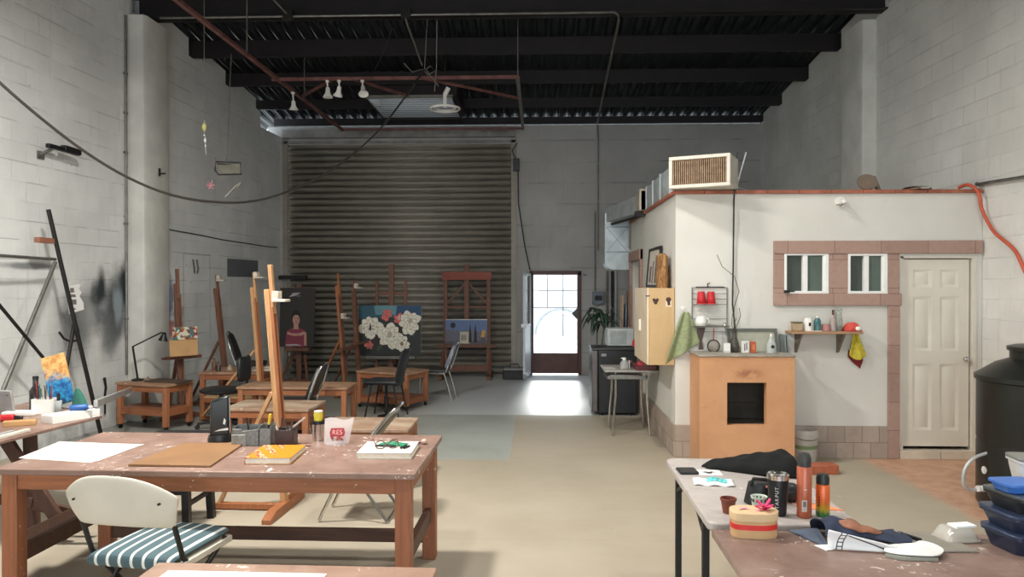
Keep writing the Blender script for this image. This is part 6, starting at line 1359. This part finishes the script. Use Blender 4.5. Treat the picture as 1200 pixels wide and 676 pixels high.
m = MB(); m.lathe([(.13, 0), (.14, .012), (.12, .03), (.0, .045)], (3.80, 7.72, zr+.001), 28); tag(m.build('metal_lid', M_chrome), 'shiny metal lid on the roof edge of the inner room', 'bowl')  # metal lid lying on the roof edge
hp = [(4.24, 7.76, zr+.03), (4.28, 7.66, zr+.045), (4.33, 7.58, 2.66), (4.35, 7.56, 2.5), (4.375, 7.5, 2.36), (4.39, 7.4, 2.24), (4.41, 7.22, 2.12), (4.42, 7.12, 2.03), (4.425, 7.0, 1.85), (4.43, 6.85, 1.66), (4.44, 6.6, 1.3), (4.44, 6.35, .9)]
m = MB()
m.tube(smooth(hp), .017, 10); tag(m.build('orange_hose', plain('orange_hose', (196, 88, 62), .5)), 'orange hose looping over the roof edge and down the right wall', 'hose')
m = MB(); m.tube([(4.385, 7.70, 2.75), (4.40, 6.9, 2.72), (4.42, 6.1, 2.70)], .016, 8); m.ball((4.385, 7.70, 2.755), .02, 8); tag(m.build('hanging_rod', M_gsteel), 'grey metal rod along the right wall above the orange hose', 'rod')
# water tank
r = thing('water_tank', 'black ribbed lid plastic water tank by the right wall', 'water tank', (3.925, 5.98, 0))
m = MB(); m.lathe([(0, 0), (.44, 0), (.455, .03), (.455, .50), (.448, .52), (.455, .54), (.455, .99), (.47, 1.0), (.47, 1.035), (.45, 1.045), (.33, 1.13), (.24, 1.165), (.23, 1.17), (.23, 1.23), (0, 1.23)], n=56); m.build('tank', plain('black_tank', (26, 28, 25), .38, 0, .15, 3), r)
m = MB(); m.lathe([(0, 1.23), (.245, 1.23), (.25, 1.24), (.25, 1.262), (.2, 1.275), (0, 1.28)], n=40)
m.build('lid', plain('tank_lid', (34, 36, 34), .4), r)
m = MB(); m.tube(smooth([(-.44, -.02, .44), (-.56, -.04, .40), (-.635, -.05, .31), (-.64, -.05, .20), (-.58, -.03, .155), (-.44, -.02, .155)]), .013, 8); m.build('inlet_pipe', M_alu, r)
m = MB(); m.cyl((-.53, -.04, .165), (-.40, -.01, .16), .024, 12); m.cyl((-.46, 0, .30), (-.43, 0, .30), .03, 12); m.build('valve', M_white, r)
# bucket, brick, bits on the floor near the stove
r = thing('paint_bucket', 'grey white plastic bucket with green label beside the stove', 'bucket', (2.60, 7.46, 0)); m = MB(); m.lathe([(0, 0), (.105, 0), (.125, .24), (.13, .25), (.135, .27), (.128, .33), (.118, .33), (.112, .26), (.10, .012), (0, .012)], n=32); m.build('pail', plain('grey_pail', (186, 182, 172), .5, 0, .08), r); m = MB(); m.lathe([(.1195, .15), (.1215, .185)], n=32); m.build('label', plain('pail_label', (118, 138, 92), .6), r); m = MB(); m.tube([(.13*math.cos(a), .13*math.sin(a)-.0, .29-.05*math.sin(-a)) for a in [PI+PI*i/12 for i in range(13)]], .004, 6); m.build('bail_handle', M_gsteel, r)
m = MB(); m.box(-.13, .13, -.07, .07, 0, .085); tag(m.build('clay_brick', plain('terracotta_brick', (166, 92, 64), .8, 0, .15, 20), bevel=.008), 'orange red clay brick on the floor in front of the bucket', 'brick', None, (2.62, 7.05, 0), 4)
# ================================================================== ON THE RIGHT TABLES
z = .7405
r = thing('wallet', 'black leather wallet near the far corner of the grey folding table', 'wallet', (.795, 4.06, z), 3); m = MB(); m.box(-.05, .05, -.055, .055, 0, .014); m.build('cover', M_vinyl, r, bevel=.005); m = MB(); m.box(-.046, .048, -.05, .05, .005, .009); m.build('inside', plain('wallet_inner', (60, 52, 48), .6), r)
r = thing('printed_card', 'white card with dark winged emblem beside the wallet', 'card', (.905, 4.05, z), -2); m = MB(); m.box(-.06, .065, -.055, .055, 0, .002); m.build('card', M_paper, r); m = MB(); m.prism([(-.045, .005, .002), (-.012, .02, .002), (.005, .012, .002), (.02, .022, .002), (.05, .005, .002), (.022, .0, .002), (.012, -.026, .002), (-.005, -.03, .002), (-.02, -.005, .002)], (0, 0, .0006)); m.build('emblem', plain('emblem_dark', (56, 60, 56), .6), r)
r = thing('snack_packet', 'white packet with turquoise print lying on the grey folding table', 'packet', (.885, 3.845, z), -8)
m = MB(); m.grid(14, 8, lambda u, v: ((u-.5)*.20, (v-.5)*.13, .003+.016*math.sin(PI*u)**.6*math.sin(PI*v)**.6+.004*math.sin(u*15))); m.build('packet', M_paper, r, solid=.002)
m = MB(); m.grid(8, 5, lambda u, v: (-.035+u*.10, -.04+v*.08, .0065+.016*math.sin(PI*(.325+.5*u))**.6*math.sin(PI*(.19+.62*v))**.6+.004*math.sin((.325+.5*u)*15))); m.build('turquoise_print', plain('turquoise_print', (96, 196, 196), .6, 0, .5, 60), r)
# black bag
def bagf(u, v):
    e = math.sin(PI*v)**.45*min(1, u*9)**.5*min(1, (1-u)*14)**.5
    hgt = (.022+.085*u**.8)*e
    wd_ = .06+.30*min(1, u*1.5)
    return (.905+u*.475+.012*math.sin(v*7+u*5), 4.17-.06*u+(v-.5)*wd_, z+.002+hgt*(1+.07*math.sin(u*15+v*9)+.06*math.sin(u*26-v*13)))
m = MB(); m.grid(26, 14, bagf); o = m.build('fabric_bag', plain('black_nylon', (15, 16, 17), .8, 0, .2, 30, spec=.25), solid=.004, sub=1)
tag(o, 'crumpled black fabric bag at the far end of the grey folding table', 'bag')
r = thing('plant_pot', 'small empty red brown plant pot on the grey table edge', 'pot', (.835, 3.345, z)); m = MB(); m.lathe([(0, .003), (.024, 0), (.032, .055), (.036, .057), (.036, .066), (.031, .066), (.024, .01), (0, .008)], n=24); m.build('pot', plain('red_brown_pot', (122, 62, 46), .5), r); m = MB(); m.lathe([(0, .05), (.031, .05)], n=24); m.build('soil', plain('dark_soil', (54, 44, 38), .9), r)
r = thing('camera_bag', 'small black camera pouch behind the tumbler', 'pouch', (1.03, 3.50, z)); m = MB(); m.grid(12, 12, lambda u, v: (.085*math.cos(2*PI*u)*(1-.25*v)*(1 if v > .02 else .9), .06*math.sin(2*PI*u)*(1-.25*v), .095*v)); m.lathe([(0, .088), (.055, .094)], n=16, sx=1.1, sy=.8); m.build('pouch', M_vinyl, r, solid=.006); m = MB(); m.tube([(-.06, -.02, .085), (-.05, -.03, .12), (.01, -.03, .115), (.03, -.03, .09)], .009, 6); m.build('strap', M_black, r); m = MB(); m.box(-.0, .04, -.058, -.05, .085, .092); m.build('pink_tag', plain('pink_tag', (230, 150, 150), .6), r)
m = MB(); m.ball((0, 0, .045), .05, 12, 1, .8, .9); tag(m.build('black_pouch', M_vinyl), 'rounded black bundle right of the tumbler', 'pouch', None, (1.165, 3.52, z))
r = thing('mesh_cup', 'small pale green perforated cup in front of the camera pouch', 'cup', (.985, 3.40, z)); m = MB(); m.lathe([(0, 0), (.028, 0), (.034, .055), (.036, .06)], n=20); m.build('cup', plain('pale_green_cup', (198, 206, 192), .5), r, solid=.002); m = MB()
for i in range(12): a = 2*PI*i/12; m.cbox((.0345*math.cos(a), .0345*math.sin(a), .045), (.007, .007, .012), Matrix.Rotation(a, 3, 'Z'))
m.build('slot', plain('slot_dark', (70, 74, 68), .7), r)
r = thing('travel_tumbler', 'black travel tumbler with steel rim and pale lettering', 'tumbler', (1.045, 3.325, z)); m = MB(); m.lathe([(0, 0), (.033, 0), (.036, .01), (.045, .155), (.0445, .16)], n=36); m.build('body', M_black, r); m = MB(); m.lathe([(.0452, .157), (.0468, .158), (.047, .178), (.043, .182), (.040, .176), (0, .172)], n=36); m.build('steel_rim', M_chrome, r)
ang = math.radians(-112)
for i, (ch) in enumerate('STARPUT'):
    zz = .025+i*.0165; rr = .0335+(.045-.036)*((zz-.01)/.145)+.0032
    text(ch, .021, plain('pale_lettering', (206, 206, 204), .5), r, (rr*math.cos(ang), rr*math.sin(ang), zz), (math.radians(90), math.radians(-90), ang+PI/2))
r = thing('spray_can', 'tall orange spray can with dark cap on the grey folding table', 'spray can', (1.15, 3.30, z)); m = MB(); m.lathe([(0, 0), (.029, 0), (.031, .008), (.031, .215), (.028, .22), (0, .22)], n=30); m.build('can', plain('copper_orange_can', (178, 96, 68), .35, .15, .08, 30), r); m = MB(); m.lathe([(.028, .22), (.029, .255), (.022, .275), (0, .28)], n=24); m.build('cap', plain('cap_dark', (46, 46, 44), .5), r)
m = MB(); m.cbox((-.010, -.0312, .055), (.022, .0015, .05)); m.cbox((-.006, -.0316, .125), (.014, .0015, .004)); m.build('label', plain('can_label', (206, 196, 186), .6), r)
m = MB()
for i in range(5): m.cbox((-.014+i*.0025, -.0322, .062), (.0012, .0008, .022))
m.build('label_bars', M_black, r)
r = thing('aerosol_can', 'short orange to green striped aerosol can with black cap', 'spray can', (1.235, 3.315, z))
def grad():
    t = NT('orange_green_can'); c = t.coord(); x, y, zz = t.xyz(c); n = t.noise(t.scale(c, (60, 60, 10)), 1, 2)
    col = t.mix(t.ramp(t.math('ADD', zz, t.math('MULTIPLY', n, .02)), .03, .085), lin((196, 178, 54)), lin((222, 104, 46)))
    col = t.mix(t.ramp(t.math('ADD', zz, t.math('MULTIPLY', n, .03)), .05, .025), col, lin((64, 128, 70)))
    return t.bsdf(col, .35, .1)
m = MB(); m.lathe([(0, 0), (.027, 0), (.029, .006), (.029, .135), (.026, .14), (0, .14)], n=30); m.build('can', grad(), r); m = MB(); m.lathe([(.027, .14), (.028, .165), (.022, .182), (0, .186)], n=24); m.build('cap', plain('cap_green_black', (34, 40, 36), .5), r)
m = MB()
for i in range(6): m.cbox((-.0235+.0006*i, -.0185, .05+.012*i), (.007, .002, .006), rotz(-38))
m.build('side_print', M_black, r)
m = MB(); m.prism([(-.09, -.02, 0), (.10, -.05, 0), (.06, .02, 0), (.0, .05, 0), (-.08, .05, 0)], (0, 0, .003)); tag(m.build('orange_sheet', plain('neon_orange', (246, 140, 92), .6)), 'bright orange paper sheet at the grey table right edge', 'paper', None, (1.255, 3.44, z))
m = MB(); m.prism([(-.02, -.05, 0), (.03, -.06, 0), (.025, .05, 0), (-.03, .06, 0)], (0, 0, .002)); tag(m.build('pink_slip', plain('pale_pink', (236, 176, 160), .7)), 'pale pink slip behind the tall orange spray can', 'paper', None, (1.19, 3.47, z))
z2 = .7355
r = thing('gift_box', 'wavy tan cardboard gift box with red ribbon and pink bow', 'gift box', (.872, 3.075, z2), -6)
bl = [(-.085, -.045), (-.02, -.06), (.05, -.052), (.085, -.02), (.085, .04), (.03, .055), (-.045, .06), (-.09, .03)]
def loopsm(ps, k=4):
    ps = [V((*p, 0)) for p in ps]; n = len(ps); out = []
    for i in range(n):
        p0, p1, p2, p3 = ps[i-1], ps[i], ps[(i+1) % n], ps[(i+2) % n]
        for j in range(k): t = j/k; q = .5*((2*p1)+(p2-p0)*t+(2*p0-5*p1+4*p2-p3)*t*t+(3*p1-p0-3*p2+p3)*t**3); out.append((q.x, q.y))
    return out
BL = loopsm(bl)
M_kraft = plain('kraft_tan', (198, 160, 114), .7, 0, .06, 10)
m = MB(); m.prism([(a, b, 0) for a, b in BL], (0, 0, .068)); m.build('box', M_kraft, r); m = MB(); m.prism([(a*1.04, b*1.04, .066) for a, b in BL], (0, 0, .034)); m.build('lid', plain('kraft_light', (212, 182, 140), .7, 0, .05, 10), r, bevel=.003)
m = MB(); m.prism([(a*1.012, b*1.012, .033) for a, b in BL], (0, 0, .021)); m.build('ribbon', plain('red_ribbon', (206, 44, 40), .5), r)
m = MB()
for i in range(7):
    a = i*.9; L = .035+.012*(i % 3); m.grid(6, 2, lambda u, v: (.04+math.cos(a)*L*math.sin(PI*u)-.006*math.sin(a)*(v-.5), .0+math.sin(a)*L*math.sin(PI*u)+.014*(v-.5), .101+.03*math.sin(PI*u)*(1 if i % 2 else .5)+.012*u))
m.build('bow', plain('pink_bow', (224, 54, 112), .45), r, solid=.0015)
m = MB(); m.grid(8, 2, lambda u, v: (-.06+.09*u, -.005+.016*(v-.5)+.01*math.sin(u*5), .102+.004*math.sin(u*8))); m.build('bow_tail', plain('pale_pink_bow', (240, 160, 176), .5), r, solid=.0015)
# grey board, navy bag, white palette
m = MB(); m.prism([(1.28, 3.10, z2), (1.37, 2.885, z2), (1.66, 2.89, z2), (1.62, 3.11, z2)], (0, 0, .008)); tag(m.build('grey_board', plain('grey_mat', (138, 132, 120), .6), bevel=.002), 'grey flat board behind the white palette on the brown table', 'board')
r = thing('cloth_apron', 'crumpled navy and white apron with a brown oval patch on the brown table', 'apron', (0, 0, 0))
M_navy = plain('navy_cloth', (34, 44, 66), .8, 0, .2, 20, bstr=.15)
def navy(u, v):
    x = 1.105+.33*u; hgt = (.052*math.exp(-((u-.22)/.34)**2)+.022*(1-u)+.012)*math.sin(PI*min(1, .10+.9*v))**.8
    return (x+.015*math.sin(v*7), 2.945+.17*v-.02*u+.012*math.sin(u*14), z2+.006+.010*min(1, max(0, u*4-1.6))+hgt*(1+.09*math.sin(u*17+v*5)+.06*math.sin(u*31-v*9)))
m = MB(); m.grid(30, 16, navy); m.build('navy_cloth', M_navy, r, solid=.005, sub=1)
def wht(u, v):
    x = 1.105+.24*u; return (x, 2.905-.035*u+.05*v*0+.012*math.sin(v*PI), z2+.004+(.072-.05*u)*v)
M_wcl = NT('white_printed_cloth')
def printed():
    t = M_wcl; c = t.coord(); x, y, zz = t.xyz(c)
    lx = t.math('SUBTRACT', x, t.math('MULTIPLY', zz, .35))
    rail = t.math('MAXIMUM', t.math('SUBTRACT', 1., t.ramp(t.math('ABSOLUTE', t.math('SUBTRACT', lx, .872)), .0016, .0026)), t.math('SUBTRACT', 1., t.ramp(t.math('ABSOLUTE', t.math('SUBTRACT', lx, .892)), .0016, .0026)))
    inl = t.math('MULTIPLY', t.ramp(lx, .871, .872), t.math('SUBTRACT', 1., t.ramp(lx, .892, .893)))
    rung = t.math('SUBTRACT', 1., t.ramp(t.math('ABSOLUTE', t.math('SUBTRACT', t.math('FRACT', t.math('MULTIPLY', zz, 70.)), .5)), .10, .16))
    k = t.math('MAXIMUM', rail, t.math('MULTIPLY', inl, rung))
    sweep = t.math('SUBTRACT', 1., t.ramp(t.math('ABSOLUTE', t.math('SUBTRACT', t.math('ADD', zz, t.math('MULTIPLY', x, .35)), 1.205)), .002, .004))
    k = t.math('MAXIMUM', k, t.math('MULTIPLY', sweep, t.ramp(x, 1.17, 1.18)))
    return t.bsdf(t.mix(k, lin((236, 236, 234)), lin((60, 62, 66))), .7)
M_pr = printed()
m = MB(); m.grid(16, 6, wht); m.build('white_lining', M_pr, r, solid=.004)
m = MB(); m.grid(28, 4, lambda u, v: V(navy(.42+.24*max(v, .02)*math.cos(2*PI*u), .27+.16*max(v, .02)*math.sin(2*PI*u)))+V((0, -.002, .004)))
ov = m.build('oval_patch', plain('leather_brown', (150, 98, 72), .6, 0, .25, 25), r, solid=.008)
m = MB(); m.prism([(1.02, 3.115, z2+.002), (1.12, 3.06, z2+.03), (1.12, 2.955, z2+.004), (1.09, 2.95, z2+.002)], (0, 0, .004)); m.build('navy_flap', plain('slate_blue_cloth', (76, 86, 102), .8), r)
m = MB(); m.prism([(1.065, 2.945, z2+.001), (1.12, 2.955, z2+.001), (1.12, 2.90, z2+.001), (1.09, 2.89, z2+.001)], (0, 0, .003)); m.build('white_corner', M_paper, r)
m = MB(); pl = [(1.31, 2.885), (1.345, 2.915), (1.39, 2.925), (1.44, 2.935), (1.475, 2.96), (1.51, 2.93), (1.515, 2.865), (1.47, 2.81), (1.42, 2.80), (1.33, 2.815), (1.29, 2.845)]
m.prism([(a, b, z2+.016) for a, b in loopsm([p for p in pl])], (0, 0, .006)); tag(m.build('white_palette', plain('white_palette', (238, 238, 234), .35), bevel=.002), 'white rounded palette board lying right of the navy apron', 'palette')
m = MB(); m.prism([(1.285, 2.835, z2+.001), (1.33, 2.80, z2+.001), (1.46, 2.795, z2+.001), (1.42, 2.84, z2+.001), (1.32, 2.86, z2+.001)], (0, 0, .012)); tag(m.build('clear_sheet', plain('clear_plastic_sheet', (150, 150, 138), .25)), 'clear grey plastic sheet under the white palette', 'plastic sheet')
m = MB(); m.bar((1.45, 3.055, z2+.0145), (1.49, 2.985, z2+.0145), .014, .012); m.cyl((1.45, 3.055, z2+.0165), (1.443, 3.066, z2+.0165), .007); tag(m.build('black_pen', M_black), 'short black pen lying between the apron and the grey board', 'pen')
# stacked food containers
def container(label, loc, w, d, h, col, lidc, rz=0, lid=True, alpha=None):
    r = thing('food_container', label, 'container', loc, rz, 'food containers stacked at the right edge')
    k = .82; cr = .03
    def ring(ww, dd, zz):
        out = []
        for cx, cy, a0 in ((1, 1, 0), (-1, 1, 90), (-1, -1, 180), (1, -1, 270)):
            out += [(cx*(ww/2-cr)+cr*math.cos(math.radians(a0+18*i)), cy*(dd/2-cr)+cr*math.sin(math.radians(a0+18*i)), zz) for i in range(6)]
        return out
    m = MB(); rs = [m.pts(ring(w*k, d*k, 0)), m.pts(ring(w*.93, d*.93, h*.6)), m.pts(ring(w*.97, d*.97, h-.012)), m.pts(ring(w*1.03, d*1.03, h-.012)), m.pts(ring(w*1.03, d*1.03, h-.004))]
    m._f(rs[0][::-1], False)
    for A, B in zip(rs, rs[1:]):
        for i in range(24): m._f([A[i], A[(i+1) % 24], B[(i+1) % 24], B[i]])
    m._f(rs[-1], False)
    m.build('tub', col, r)
    if lid: m = MB(); m.prism(ring(w*1.04, d*1.04, h-.004), (0, 0, .012)); m.build('lid', lidc, r, bevel=.003)
    return r
M_nv = plain('dark_navy_plastic', (34, 42, 62), .3); M_nv2 = plain('navy_plastic_lid', (50, 62, 86), .3); M_bk = plain('black_tub_plastic', (32, 34, 36), .3); M_bl = plain('blue_lid_plastic', (62, 112, 190), .35)
container('dark navy food container lowest of the stack on the brown table', (1.87, 2.95, z2), .24, .20, .072, M_nv, M_nv2, 8)
container('dark navy food container second of the stack on the brown table', (1.875, 2.955, z2+.081), .25, .21, .062, M_nv, M_nv2, 4)
container('black food container third of the stack, smoky lid', (1.885, 2.96, z2+.152), .24, .20, .062, M_bk, plain('smoky_lid', (70, 76, 78), .25), 10)
container('bright blue shallow container on top of the dark stack', (1.83, 2.95, z2+.224), .15, .13, .038, M_bl, M_bl, 6, False)
rb = [o for o in bpy.data.objects if o.get('label', '').startswith('bright blue shallow')][0]; m = MB(); m.box(.0, .06, -.0675, -.066, .008, .03); m.build('white_label', M_paper, rb)
container('grey white container with grey lid behind the blue one', (1.985, 3.05, z2+.224), .20, .14, .10, plain('white_tub_plastic', (206, 202, 196), .35), plain('grey_lid_plastic', (120, 122, 116), .35), -5)
r = thing('clear_clamshell', 'clear plastic clamshell box beside the dark container stack', 'container', (1.655, 3.045, z2), 12)
m = MB(); m.grid(10, 8, lambda u, v: ((u-.5)*.15, (v-.5)*.11, .003+.05*min(1, 6*min(u, 1-u))*min(1, 6*min(v, 1-v)))); m.build('shell', glass('clamshell', (240, 238, 232), .08, .35), r, solid=.002)
m = MB(); m.box(-.07, .07, -.05, .05, 0, .01); m.build('tray', plain('cream_tray', (216, 206, 192), .5), r, bevel=.004); m = MB(); m.box(-.02, .07, -.03, .02, .052, .06); m.build('white_label', M_paper, r)
